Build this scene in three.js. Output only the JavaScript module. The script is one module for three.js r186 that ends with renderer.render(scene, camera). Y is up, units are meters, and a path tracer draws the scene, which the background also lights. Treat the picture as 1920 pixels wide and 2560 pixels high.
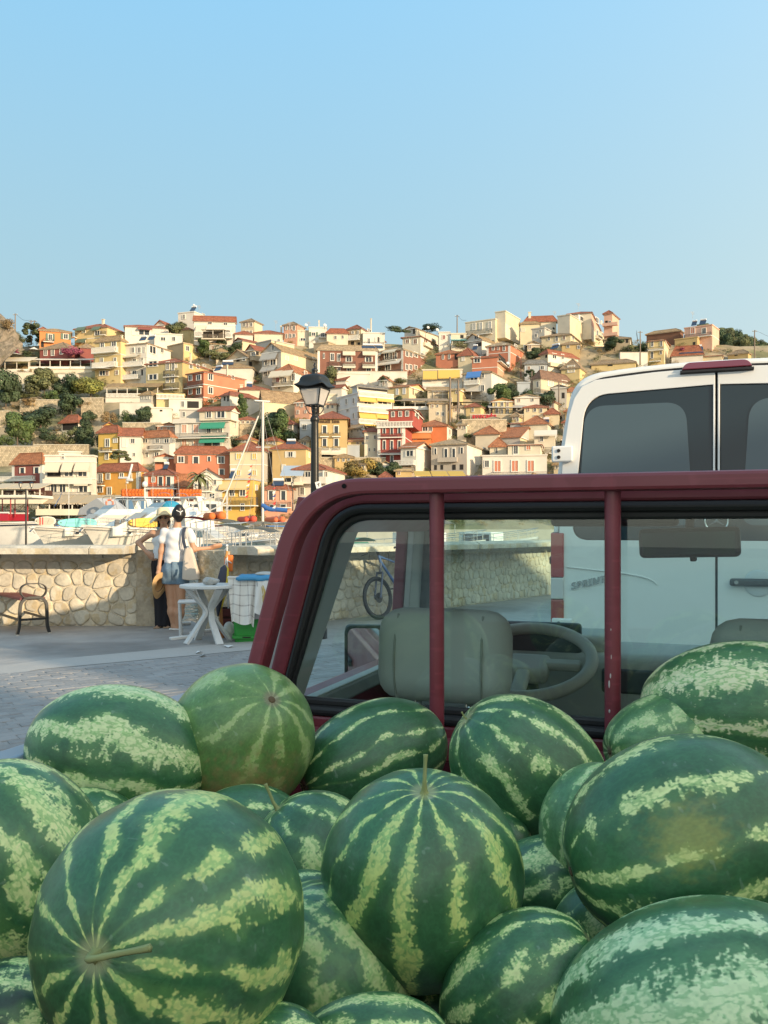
import * as THREE from 'three';
import { mergeGeometries, mergeVertices, toCreasedNormals } from 'three/addons/utils/BufferGeometryUtils.js';
import { RoundedBoxGeometry } from 'three/addons/geometries/RoundedBoxGeometry.js';
import { ConvexGeometry } from 'three/addons/geometries/ConvexGeometry.js';
import { TextGeometry } from 'three/addons/geometries/TextGeometry.js';
import { FontLoader } from 'three/addons/loaders/FontLoader.js';

// ---------------------------------------------------------------- camera, sky, sun, exposure
const F = 2150, U0 = 960, V0 = 1322, CH = 1.4;              // focal length, principal column, horizon row (1920x2560 picture), eye height
const scene = new THREE.Scene();
const camera = new THREE.PerspectiveCamera(2 * Math.atan(1280 / F) * 180 / Math.PI, 0.75, 0.05, 4000);
camera.position.set(0, CH, 0);
camera.lookAt(0, CH, -10);
camera.setViewOffset(1920, 2560, 0, 1280 - V0, 1920, 2560);
const renderer = new THREE.WebGLRenderer({ antialias: true });
renderer.setSize(768, 1024);
renderer.toneMapping = THREE.LinearToneMapping;
renderer.toneMappingExposure = 1.62;
renderer.shadowMap.enabled = true;

const SUN_AZ = 49 * Math.PI / 180, SUN_EL = 14 * Math.PI / 180;
const sunDir = new THREE.Vector3(Math.sin(SUN_AZ) * Math.cos(SUN_EL), Math.sin(SUN_EL), Math.cos(SUN_AZ) * Math.cos(SUN_EL));
const sun = new THREE.DirectionalLight(new THREE.Color().setRGB(1.0, 0.785, 0.52), 3.6);
sun.name = 'sun';
sun.position.copy(sunDir).multiplyScalar(300);
sun.castShadow = true;
Object.assign(sun.shadow.camera, { left: -160, right: 160, top: 120, bottom: -120, near: 1, far: 700 });
sun.shadow.mapSize.set(4096, 4096);
scene.add(sun);
{
  // clear evening sky: pale near the horizon, deeper overhead, plus a strong warm glow round the sun, added out of view to lift the shade
  const W = 512, HH = 256, d = new Float32Array(W * HH * 4);
  const stops = [[0, [.322, .395, .40]], [6, [.30, .40, .43]], [16, [.252, .398, .47]], [32, [.18, .386, .562]], [55, [.20, .37, .54]], [90, [.24, .37, .52]]];
  for (let j = 0; j < HH; j++) for (let i = 0; i < W; i++) {
    const el = ((j + .5) / HH - .5) * 180, az = ((i + .5) / W - .5) * 2 * Math.PI, e = Math.max(0, el);
    let k = 0; while (k < stops.length - 2 && e > stops[k + 1][0]) k++;
    const t = Math.min(1, (e - stops[k][0]) / (stops[k + 1][0] - stops[k][0]));
    const dir = [Math.cos(az) * Math.cos(el * Math.PI / 180), Math.sin(el * Math.PI / 180), Math.sin(az) * Math.cos(el * Math.PI / 180)];
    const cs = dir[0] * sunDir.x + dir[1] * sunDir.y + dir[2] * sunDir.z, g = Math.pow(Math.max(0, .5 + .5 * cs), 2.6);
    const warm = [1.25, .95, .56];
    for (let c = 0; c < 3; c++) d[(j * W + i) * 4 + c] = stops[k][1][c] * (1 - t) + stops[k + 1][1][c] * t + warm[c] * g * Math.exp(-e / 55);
    d[(j * W + i) * 4 + 3] = 1;
  }
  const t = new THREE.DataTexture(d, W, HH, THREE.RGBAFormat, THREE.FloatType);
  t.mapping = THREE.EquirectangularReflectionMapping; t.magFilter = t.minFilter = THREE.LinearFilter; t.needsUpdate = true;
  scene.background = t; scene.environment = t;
}

// ---------------------------------------------------------------- helpers
const RAD = Math.PI / 180, V3 = (x, y, z) => new THREE.Vector3(x, y, z);
const clamp = (x, a = 0, b = 1) => Math.min(b, Math.max(a, x)), lerp = (a, b, t) => a + (b - a) * t;
const sstep = (a, b, x) => { const t = clamp((x - a) / (b - a)); return t * t * (3 - 2 * t); };
const rng = (s) => () => { s = (s + 0x6d2b79f5) | 0; let t = Math.imul(s ^ (s >>> 15), 1 | s); t = (t + Math.imul(t ^ (t >>> 7), 61 | t)) ^ t; return ((t ^ (t >>> 14)) >>> 0) / 4294967296; };
const hash3 = (x, y, z) => { let h = (Math.imul(x, 374761393) + Math.imul(y, 668265263) + Math.imul(z, 2147483647 - 1274126177)) | 0; h = Math.imul(h ^ (h >>> 13), 1274126177); return ((h ^ (h >>> 16)) >>> 0) / 4294967296; };
// value noise in 3-D, 0..1, from a 32-cell lattice
const LAT = new Float32Array(32768); for (let i = 0; i < 32768; i++) LAT[i] = hash3(i & 31, (i >> 5) & 31, i >> 10);
function vn(x, y, z) {
  const fx = Math.floor(x), fy = Math.floor(y), fz = Math.floor(z); let a = x - fx, b = y - fy, c = z - fz;
  a = a * a * (3 - 2 * a); b = b * b * (3 - 2 * b); c = c * c * (3 - 2 * c);
  const x0 = fx & 31, x1 = (fx + 1) & 31, y0 = (fy & 31) << 5, y1 = ((fy + 1) & 31) << 5, z0 = (fz & 31) << 10, z1 = ((fz + 1) & 31) << 10;
  const p = LAT[x0 | y0 | z0], q = LAT[x0 | y1 | z0], r = LAT[x0 | y0 | z1], s = LAT[x0 | y1 | z1];
  const x00 = p + (LAT[x1 | y0 | z0] - p) * a, x10 = q + (LAT[x1 | y1 | z0] - q) * a, x01 = r + (LAT[x1 | y0 | z1] - r) * a, x11 = s + (LAT[x1 | y1 | z1] - s) * a;
  const u = x00 + (x10 - x00) * b, v = x01 + (x11 - x01) * b; return u + (v - u) * c;
}
const fbm = (x, y, z, o = 4) => { let s = 0, a = .5, t = 0; for (let i = 0; i < o; i++) { s += a * vn(x, y, z); t += a; a *= .5; x *= 2.03; y *= 2.03; z *= 2.03; } return s / t; };
// periodic value noise in 2-D (period p cells)
function pn(x, y, p, s = 0) {
  const ix = Math.floor(x), iy = Math.floor(y); let a = x - ix, b = y - iy; a = a * a * (3 - 2 * a); b = b * b * (3 - 2 * b);
  const m = (i) => ((i % p) + p) % p, L = (i, j) => hash3(m(ix + i), m(iy + j), s);
  return lerp(lerp(L(0, 0), L(1, 0), a), lerp(L(0, 1), L(1, 1), a), b);
}
const pfbm = (x, y, p, s = 0, o = 5) => { let r = 0, a = .5, t = 0; for (let i = 0; i < o; i++) { r += a * pn(x, y, p, s + i); t += a; a *= .5; x *= 2; y *= 2; p *= 2; } return r / t; };
const toS = (c) => c <= 0.0031308 ? c * 12.92 : 1.055 * Math.pow(c, 1 / 2.4) - .055;
const lin = (hex) => { const c = new THREE.Color(hex); return [c.r, c.g, c.b]; };
// texture from f(u, v) -> [r, g, b] (linear colour when srgb, else plain values)
function tex(w, h, f, srgb = true, repeat) {
  const d = new Uint8Array(w * h * 4);
  for (let j = 0; j < h; j++) for (let i = 0; i < w; i++) {
    const c = f((i + .5) / w, (j + .5) / h), o = (j * w + i) * 4;
    for (let k = 0; k < 3; k++) d[o + k] = Math.round(255 * clamp(srgb ? toS(clamp(Array.isArray(c) ? c[k] : c)) : clamp(Array.isArray(c) ? c[k] : c)));
    d[o + 3] = 255;
  }
  const t = new THREE.DataTexture(d, w, h);
  t.colorSpace = srgb ? THREE.SRGBColorSpace : THREE.NoColorSpace;
  t.magFilter = t.minFilter = THREE.LinearFilter; t.wrapS = t.wrapT = THREE.RepeatWrapping;
  if (repeat) t.repeat.set(repeat, repeat);
  t.needsUpdate = true;
  return t;
}
const mats = new Map();
function M(color, rough = .8, extra = {}) {
  const key = JSON.stringify([color, rough, Object.keys(extra).map((k) => [k, extra[k]?.uuid ?? extra[k]])]);
  if (!mats.has(key)) {
    const { lin: _l, ...rest } = extra;
    const m = new THREE.MeshPhysicalMaterial({ roughness: rough, ...rest });
    Array.isArray(color) ? m.color.setRGB(...color) : m.color.set(color);
    mats.set(key, m);
  }
  return mats.get(key);
}
const names = new Map();
function numbered(n) { const k = names.get(n) ?? 0; names.set(n, k + 1); return k ? n + '_' + String(k).padStart(3, '0') : n; }
function shadows(o) { o.traverse((m) => { if (m.isMesh) m.castShadow = m.receiveShadow = true; }); return o; }
function thing(name, label, category, pos = [0, 0, 0], ry = 0, group) {
  const g = new THREE.Group(); g.name = numbered(name); g.position.set(...pos); g.rotation.y = ry;
  g.userData = { label, category }; if (group) g.userData.group = group;
  scene.add(g); return g;
}
function meshThing(name, label, category, geo, mat, group) {
  const m = new THREE.Mesh(geo, mat); m.name = numbered(name); m.userData = { label, category }; if (group) m.userData.group = group;
  scene.add(m); return m;
}
function structure(name, geo, mat) { const m = new THREE.Mesh(geo, mat); m.name = numbered(name); m.userData = { kind: 'structure', label: name.replace(/_/g, ' ') }; scene.add(m); return m; }
function part(parent, name, geo, mat, pos, rot, scl) {
  const m = new THREE.Mesh(geo, mat); m.name = name; if (pos) m.position.set(...pos); if (rot) m.rotation.set(...rot); if (scl) m.scale.set(...scl);
  parent.add(m); return m;
}
// uv in metres by the dominant axis of each face normal
function muv(g) {
  const n = g.attributes.normal, p = g.attributes.position, uv = new Float32Array(p.count * 2);
  for (let i = 0; i < p.count; i++) {
    const x = Math.abs(n.getX(i)), y = Math.abs(n.getY(i)), z = Math.abs(n.getZ(i));
    if (y >= x && y >= z) { uv[i * 2] = p.getX(i); uv[i * 2 + 1] = p.getZ(i); } else if (x >= z) { uv[i * 2] = p.getZ(i); uv[i * 2 + 1] = p.getY(i); } else { uv[i * 2] = p.getX(i); uv[i * 2 + 1] = p.getY(i); }
  }
  g.setAttribute('uv', new THREE.BufferAttribute(uv, 2)); return g;
}
// collector of primitives that become one mesh
class MB {
  constructor() { this.g = []; }
  add(geo, pos = [0, 0, 0], rot = [0, 0, 0], scl = [1, 1, 1]) {
    let g = geo.index ? geo.toNonIndexed() : geo.clone();
    for (const k of Object.keys(g.attributes)) if (!['position', 'normal', 'uv'].includes(k)) g.deleteAttribute(k);
    if (!g.attributes.normal) g.computeVertexNormals();
    if (!g.attributes.uv) g.setAttribute('uv', new THREE.BufferAttribute(new Float32Array(g.attributes.position.count * 2), 2));
    g.morphAttributes = {};
    g.applyMatrix4(new THREE.Matrix4().compose(V3(...pos), new THREE.Quaternion().setFromEuler(new THREE.Euler(...rot)), V3(...scl)));
    this.g.push(g); return this;
  }
  box(w, h, d, pos, rot) { return this.add(new THREE.BoxGeometry(w, h, d), pos, rot); }
  rbox(w, h, d, r, pos, rot) { return this.add(new RoundedBoxGeometry(w, h, d, 2, r), pos, rot); }
  cyl(r0, r1, h, n, pos, rot) { return this.add(new THREE.CylinderGeometry(r0, r1, h, n), pos, rot); }
  ball(r, pos, scl = [1, 1, 1], n = 12) { return this.add(new THREE.SphereGeometry(r, n, Math.max(6, n * .7 | 0)), pos, [0, 0, 0], scl); }
  bar(a, b, r, n = 6) {            // straight round bar between two points
    const A = V3(...a), B = V3(...b), d = B.clone().sub(A), q = new THREE.Quaternion().setFromUnitVectors(V3(0, 1, 0), d.clone().normalize()), e = new THREE.Euler().setFromQuaternion(q);
    return this.add(new THREE.CylinderGeometry(r, r, d.length(), n), A.add(B).multiplyScalar(.5).toArray(), [e.x, e.y, e.z]);
  }
  tube(pts, r, n = 6, seg = 24, closed = false) { return this.add(new THREE.TubeGeometry(new THREE.CatmullRomCurve3(pts.map((p) => V3(...p)), closed, 'centripetal'), seg, r, n, closed)); }
  poly(verts, faces) {             // flat polygons; verts [[x,y,z]], faces [[i,j,k,(l)]]
    const p = []; for (const f of faces) for (let i = 1; i < f.length - 1; i++) p.push(...verts[f[0]], ...verts[f[i]], ...verts[f[i + 1]]);
    const g = new THREE.BufferGeometry(); g.setAttribute('position', new THREE.Float32BufferAttribute(p, 3)); g.computeVertexNormals(); return this.add(muv(g));
  }
  geo(metric = true) { const g = this.g.length > 1 ? mergeGeometries(this.g) : this.g[0]; return metric ? muv(g) : g; }
  build(parent, name, mat, metric = true) { return part(parent, name, this.geo(metric), mat); }
}
const mb = () => new MB();
// a closed profile (array of [x,y]) extruded along z, centred, with a small bevel
function extrude(pts, depth, bevel = 0, holes = [], curve = 8) {
  const s = pts instanceof THREE.Shape ? pts : new THREE.Shape(pts.map((p) => new THREE.Vector2(...p)));
  for (const h of holes) s.holes.push(h instanceof THREE.Path ? h : new THREE.Path(h.map((p) => new THREE.Vector2(...p))));
  const g = new THREE.ExtrudeGeometry(s, { depth: depth - 2 * bevel, bevelEnabled: bevel > 0, bevelSize: bevel, bevelThickness: bevel, bevelSegments: 2, bevelOffset: -bevel, curveSegments: curve });
  g.translate(0, 0, -depth / 2 + bevel); return g;
}
// where pixel (u, v) of the picture lies at depth d, in metres
const at = (u, v, d) => V3((u - U0) / F * d, CH + (V0 - v) / F * d, -d);
const groundD = (v, y = 0) => (CH - y) * F / (v - V0);
// smooth closed surface from a signed distance f on a grid (surface nets)
function surfaceNet(f, lo, hi, cell) {
  const n = [0, 1, 2].map((k) => Math.ceil((hi[k] - lo[k]) / cell) + 1), [nx, ny, nz] = n, val = new Float32Array(nx * ny * nz), id = (i, j, k) => i + nx * (j + ny * k);
  for (let k = 0; k < nz; k++) for (let j = 0; j < ny; j++) for (let i = 0; i < nx; i++) val[id(i, j, k)] = f(lo[0] + i * cell, lo[1] + j * cell, lo[2] + k * cell);
  const vid = new Int32Array(nx * ny * nz).fill(-1), pos = [], idx = [];
  for (let k = 0; k < nz - 1; k++) for (let j = 0; j < ny - 1; j++) for (let i = 0; i < nx - 1; i++) {
    let sx = 0, sy = 0, sz = 0, c = 0;
    const edge = (a, b) => { const va = val[id(i + a[0], j + a[1], k + a[2])], vb = val[id(i + b[0], j + b[1], k + b[2])]; if ((va < 0) !== (vb < 0)) { const t = va / (va - vb); sx += a[0] + (b[0] - a[0]) * t; sy += a[1] + (b[1] - a[1]) * t; sz += a[2] + (b[2] - a[2]) * t; c++; } };
    for (let a = 0; a < 2; a++) for (let b = 0; b < 2; b++) { edge([0, a, b], [1, a, b]); edge([a, 0, b], [a, 1, b]); edge([a, b, 0], [a, b, 1]); }
    if (c) { vid[id(i, j, k)] = pos.length / 3; pos.push(lo[0] + (i + sx / c) * cell, lo[1] + (j + sy / c) * cell, lo[2] + (k + sz / c) * cell); }
  }
  const quad = (a, b, c, d, flip) => { if (a < 0 || b < 0 || c < 0 || d < 0) return; flip ? idx.push(a, c, b, a, d, c) : idx.push(a, b, c, a, c, d); };
  for (let k = 1; k < nz - 1; k++) for (let j = 1; j < ny - 1; j++) for (let i = 1; i < nx - 1; i++) {
    const v = val[id(i, j, k)] < 0;
    if (v !== val[id(i + 1, j, k)] < 0) quad(vid[id(i, j - 1, k - 1)], vid[id(i, j, k - 1)], vid[id(i, j, k)], vid[id(i, j - 1, k)], !v);
    if (v !== val[id(i, j + 1, k)] < 0) quad(vid[id(i - 1, j, k - 1)], vid[id(i - 1, j, k)], vid[id(i, j, k)], vid[id(i, j, k - 1)], !v);
    if (v !== val[id(i, j, k + 1)] < 0) quad(vid[id(i - 1, j - 1, k)], vid[id(i, j - 1, k)], vid[id(i, j, k)], vid[id(i - 1, j, k)], !v);
  }
  const g = new THREE.BufferGeometry(); g.setAttribute('position', new THREE.Float32BufferAttribute(pos, 3)); g.setIndex(idx); g.computeVertexNormals();
  return g;
}
// distance to a capsule whose radius goes from ra to rb
function capsule(p, a, b, ra, rb) {
  const bx = b[0] - a[0], by = b[1] - a[1], bz = b[2] - a[2], px = p[0] - a[0], py = p[1] - a[1], pz = p[2] - a[2];
  const t = clamp((px * bx + py * by + pz * bz) / (bx * bx + by * by + bz * bz + 1e-9)), x = px - bx * t, y = py - by * t, z = pz - bz * t;
  return Math.sqrt(x * x + y * y + z * z) - lerp(ra, rb, t);
}
const smin = (a, b, k) => { const h = Math.max(k - Math.abs(a - b), 0) / k; return Math.min(a, b) - h * h * k * .25; };

// ---------------------------------------------------------------- shared textures and materials
const T = {};
T.plaster = tex(512, 512, (u, v) => { const n = pfbm(u * 4, v * 4, 4, 1, 6), m = pfbm(u * 2, v * 12, 2, 9, 3), f = pn(u * 128, v * 128, 128, 4); return .78 + .22 * clamp(.15 + n * 1.2 + .25 * (m - .5)) + .03 * (f - .5); }, true, 1 / 7);
T.grain = tex(256, 256, (u, v) => .35 + .65 * pfbm(u * 16, v * 16, 16, 3, 4), false, 1);
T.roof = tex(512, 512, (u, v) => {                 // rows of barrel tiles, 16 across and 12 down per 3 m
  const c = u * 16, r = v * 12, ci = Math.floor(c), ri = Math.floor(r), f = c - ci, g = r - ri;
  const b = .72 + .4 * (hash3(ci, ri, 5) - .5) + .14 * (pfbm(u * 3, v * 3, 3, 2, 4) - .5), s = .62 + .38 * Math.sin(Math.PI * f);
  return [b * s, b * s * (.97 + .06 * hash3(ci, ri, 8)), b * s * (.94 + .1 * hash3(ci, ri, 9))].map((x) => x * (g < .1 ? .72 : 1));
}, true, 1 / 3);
T.roofBump = tex(256, 256, (u, v) => { const f = (u * 16) % 1, g = (v * 12) % 1; return .5 * Math.sin(Math.PI * f) + .4 * g; }, false, 1 / 3);
T.earth = tex(512, 512, (u, v) => { const n = pfbm(u * 6, v * 6, 6, 21, 6), m = pfbm(u * 3, v * 3, 3, 31, 4); const a = [.34, .27, .17], b = [.20, .19, .09], t = sstep(.42, .6, m); return a.map((x, i) => lerp(x, b[i], t) * (.6 + .8 * n)); }, true, 1 / 18);
T.stone = tex(512, 512, (u, v) => { const n = pfbm(u * 5, v * 5, 5, 41, 6), f = pfbm(u * 40, v * 40, 40, 45, 3), k = sstep(.62, .75, pfbm(u * 8, v * 8, 8, 51, 4)); return [.80, .77, .71].map((x, i) => clamp(x * (.66 + .5 * n) * (.85 + .3 * f) * (1 - [.1, .17, .3][i] * k))); }, true, 1);
T.stoneBump = tex(512, 512, (u, v) => .6 * pfbm(u * 6, v * 6, 6, 61, 6) + .4 * pfbm(u * 30, v * 30, 30, 65, 3), false, 1);
T.fabric = tex(256, 256, (u, v) => { const w = .5 + .5 * Math.sin(u * 256 * Math.PI) * Math.sin(v * 256 * Math.PI); return .86 + .1 * w + .08 * (pfbm(u * 5, v * 5, 5, 71, 4) - .5); }, true, 4);
T.dirt = tex(512, 512, (u, v) => { const n = pfbm(u * 4, v * 4, 4, 81, 6), s = Math.pow(pfbm(u * 64, v * 64, 64, 85, 2), 6); return .9 + .12 * (n - .5) - .25 * s; }, true, 1);
T.rough = tex(256, 256, (u, v) => .55 + .4 * pfbm(u * 5, v * 5, 5, 91, 6), false, 1);
const plaster = (c) => M(c, .92, { map: T.plaster, bumpMap: T.grain, bumpScale: .01 });
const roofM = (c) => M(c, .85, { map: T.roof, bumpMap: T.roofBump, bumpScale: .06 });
const glassFar = M([.035, .045, .055], .08, { specularIntensity: .8 });
const holeShade = M([.025, .022, .02], .9);  // near-black: shade inside openings and slots, put in as colour
const whiteTrim = M([.72, .68, .60], .7), iron = M([.03, .03, .032], .55);
const whitePaint = M([.78, .77, .74], .35, { bumpMap: T.grain, bumpScale: .0008 });
const rubber = M([.018, .019, .02], .55, { bumpMap: T.grain, bumpScale: .0006 }), trimGrey = M([.27, .26, .24], .85, { bumpMap: T.grain, bumpScale: .0008 }), darkTrim = M([.05, .05, .052], .7, { bumpMap: T.grain, bumpScale: .0006 });
const chrome = M([.75, .75, .76], .16, { metalness: 1 }), mirrorM = M([.85, .87, .88], .03, { metalness: 1 });
// rounded trapezoid outline
function trap(ht, hb, yt, yb, rt, rb = rt, path = false) {
  const s = path ? new THREE.Path() : new THREE.Shape(), sl = (hb - ht) / (yt - yb);
  s.moveTo(-hb + rb, yb); s.lineTo(hb - rb, yb); s.quadraticCurveTo(hb, yb, hb - rb * sl, yb + rb); s.lineTo(ht + rt * sl, yt - rt); s.quadraticCurveTo(ht, yt, ht - rt, yt); s.lineTo(-ht + rt, yt); s.quadraticCurveTo(-ht, yt, -ht - rt * sl, yt - rt); s.lineTo(-hb + rb * sl, yb + rb); s.quadraticCurveTo(-hb, yb, -hb + rb, yb);
  return s;
}
// ---------------------------------------------------------------- ground, water, terrain
const paveTex = tex(1024, 1024, (u, v) => {
  const n = pfbm(u * 5, v * 5, 5, 101, 6), m = pfbm(u * 24, v * 24, 24, 105, 4), st = sstep(.56, .7, pfbm(u * 3, v * 3, 3, 111, 4));
  return [.325, .31, .295].map((x) => x * (.55 + .55 * n + .35 * m) * (1 - .28 * st));
}, true, 1 / 5);
const paveBump = tex(512, 512, (u, v) => pfbm(u * 12, v * 12, 12, 121, 6), false, 1 / 2.5);
const paveRough = tex(256, 256, (u, v) => .5 + .45 * pfbm(u * 6, v * 6, 6, 131, 5), false, 1 / 4);
const paveM = M([1, 1, 1], 1, { map: paveTex, bumpMap: paveBump, bumpScale: .02, roughnessMap: paveRough });
// edge of the quay (x, z), seen from above: left wall, gap, slanting right wall
const WALL_L = [[-9, -12.4], [-3.55, -12.4]], WALL_R = [[-2.125, -11.61], [-.87, -13.09], [1.2, -15.3], [3.4, -18.1], [9, -25.5]];
{
  const s = new THREE.Shape([[-60, 60], [-60, -12.95], [-2.85, -12.95], [-2.6, -12.15], [-.55, -13.6], [3.7, -18.6], [9.3, -26], [60, -80], [60, 60]].map(([x, z]) => new THREE.Vector2(x, -z)));
  const g = new THREE.ExtrudeGeometry(s, { depth: 2.5, bevelEnabled: false }); g.rotateX(-Math.PI / 2); g.translate(0, -2.5, 0);
  structure('quay_ground', muv(g), paveM);
  // pale concrete strip set into the paving, running away to the right
  const a = at(-250, 1700, groundD(1700)), b = at(100, 1652, groundD(1652)), c = at(690, 1598, groundD(1598)), d = at(690, 1620, groundD(1620)), e = at(100, 1674, groundD(1674)), f = at(-250, 1735, groundD(1735));
  const strip = mb().poly([a, b, c, d, e, f].map((p) => [p.x, .004, p.z]), [[0, 5, 4, 1], [1, 4, 3, 2]]);
  structure('concrete_strip', strip.geo(), M([.45, .43, .405], .9, { map: T.dirt, bumpMap: paveBump, bumpScale: .006 }));
}
{ // small stone setts between the camera and the strip, each a raised block
  const R = rng(11), geo = new RoundedBoxGeometry(1, 1, 1, 2, .12), mt = M([.32, .31, .305], .75, { bumpMap: T.stoneBump, bumpScale: .004, roughnessMap: T.rough });
  const list = [], e1 = at(100, 1676, groundD(1676)), e2 = at(690, 1622, groundD(1622)), ang = Math.atan2(e2.z - e1.z, e2.x - e1.x);
  const ca = Math.cos(ang), sa = Math.sin(ang), o = e1;
  for (let r = 0; r < 46; r++) for (let k = -22; k < 44; k++) {
    const lx = (k + (r % 2) * .5 + .16 * (R() - .5)) * .205, lz = .07 + r * .118 + .01 * (R() - .5);
    const x = o.x + ca * lx - sa * lz, z = o.z + sa * lx + ca * lz;
    if (x > .3 - .2 * (z + 4) || z > -3.4 || x < z * .56) continue;
    list.push([x, z, .175 + .03 * R(), .098 + .012 * R(), R(), R()]);
  }
  const im = new THREE.InstancedMesh(geo, mt, list.length), m = new THREE.Matrix4(), q = new THREE.Quaternion();
  list.forEach(([x, z, w, d, a, b], i) => {
    q.setFromEuler(new THREE.Euler(.03 * (a - .5), -ang + .05 * (b - .5), .03 * (b - .5)));
    im.setMatrixAt(i, m.compose(V3(x, -.019 + .004 * a, z), q, V3(w * 1.06, .05, d * 1.1)));
    im.setColorAt(i, new THREE.Color().setRGB(...[.86, .85, .84].map((c) => c * (.86 + .26 * b) * (.95 + .1 * a))));
  });
  im.name = 'paving_setts'; im.userData = { kind: 'stuff', label: 'small grey stone setts of the quay paving' }; scene.add(im);
}
{
  const g = new THREE.PlaneGeometry(900, 400, 1, 1); g.rotateX(-Math.PI / 2); g.translate(0, -.9, -190);
  const wb = tex(1024, 1024, (u, v) => .5 * pfbm(u * 14, v * 26, 14, 141, 4) + .5 * Math.abs(2 * pfbm(u * 7, v * 13, 7, 151, 4) - 1), false, 1 / 9);
  structure('sea_water', muv(g), M([.025, .06, .055], .07, { bumpMap: wb, bumpScale: .16, ior: 1.33 }));
}
const vBase = (D) => 1290 - (D - 140) * 4.4, dBase = (v) => Math.max(128, 140 + (1290 - v) / 4.4);
const hillY = (D) => D < 134 ? 1.3 : D < 240 ? CH + (V0 - vBase(D)) / F * D - .4 : CH + (V0 - vBase(240)) / F * 240 - .4 - Math.max(0, D - 252) * .28;
{
  const nx = 170, nz = 90, pos = [], idx = [];
  for (let j = 0; j <= nz; j++) for (let i = 0; i <= nx; i++) {
    const D = 131 + j * 2.1, x = -130 + i * 1.55, n = fbm(x * .06, D * .06, 3, 4) - .5, m = fbm(x * .3, D * .3, 9, 3) - .5;
    pos.push(x * (1 + j / nz * .4), hillY(D) - 1.0 + (j ? 2.2 * n + .9 * m : 0), -D);
    if (i < nx && j < nz) { const a = j * (nx + 1) + i; idx.push(a, a + 1, a + nx + 1, a + 1, a + nx + 2, a + nx + 1); }
  }
  const g = new THREE.BufferGeometry(); g.setAttribute('position', new THREE.Float32BufferAttribute(pos, 3)); g.setIndex(idx); g.computeVertexNormals();
  structure('hillside', muv(g), M([1, 1, 1], 1, { map: T.earth, bumpMap: T.grain, bumpScale: .1 }));
  structure('far_quay', mb().box(300, 3.2, 6, [0, -.3, -133]).geo(), M([.46, .42, .35], .95, { map: T.plaster }));
}
// rough ground: a lumpy rock slope
function rockSlope(name, pts, d, thick, mat, seed, amp) {           // pts: [u, v] outline of the skyline from left to right
  const nx = 60, ny = 26, pos = [], idx = [];
  for (let j = 0; j <= ny; j++) for (let i = 0; i <= nx; i++) {
    const t = i / nx * (pts.length - 1), k = Math.min(pts.length - 2, Math.floor(t)), u = lerp(pts[k][0], pts[k + 1][0], t - k), v = lerp(pts[k][1], pts[k + 1][1], t - k);
    const p = at(u, v, d), f = j / ny, n = fbm(i * .25, j * .35, seed, 5) - .5;
    pos.push(p.x + n * amp * .5, p.y - f * (p.y - hillY(d - thick * f) + 3) + n * amp * (j ? 1 : .4), p.z + f * thick + (fbm(i * .3, j * .4, seed + 7, 4) - .5) * amp);
    if (i < nx && j < ny) { const a = j * (nx + 1) + i; idx.push(a, a + nx + 1, a + 1, a + 1, a + nx + 1, a + nx + 2); }
  }
  const g = new THREE.BufferGeometry(); g.setAttribute('position', new THREE.Float32BufferAttribute(pos, 3)); g.setIndex(idx); g.computeVertexNormals();
  return structure(name, muv(g), mat);
}
const rockTex = tex(512, 512, (u, v) => { const n = pfbm(u * 4, v * 8, 4, 201, 6), f = pfbm(u * 24, v * 24, 24, 205, 4), s = sstep(.5, .62, pfbm(u * 5, v * 5, 5, 211, 5)); return [.42, .34, .25].map((x, i) => lerp(x, [.16, .15, .09][i], s * .7) * (.55 + .5 * n + .4 * f)); }, true, 1 / 14);
rockSlope('rocky_hill', [[-260, 700], [-120, 735], [-45, 760], [2, 786], [27, 812], [46, 842], [58, 868]], 226, 26, M([1, 1, 1], 1, { map: rockTex, bumpMap: T.stoneBump, bumpScale: .5 }), 5, 2.6);
rockSlope('far_green_hill', [[1740, 812], [1800, 816], [1840, 830], [1890, 848], [1960, 866], [2300, 900]], 330, 40, M([.09, .11, .05], 1, { map: T.dirt }), 15, 6);

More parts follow.
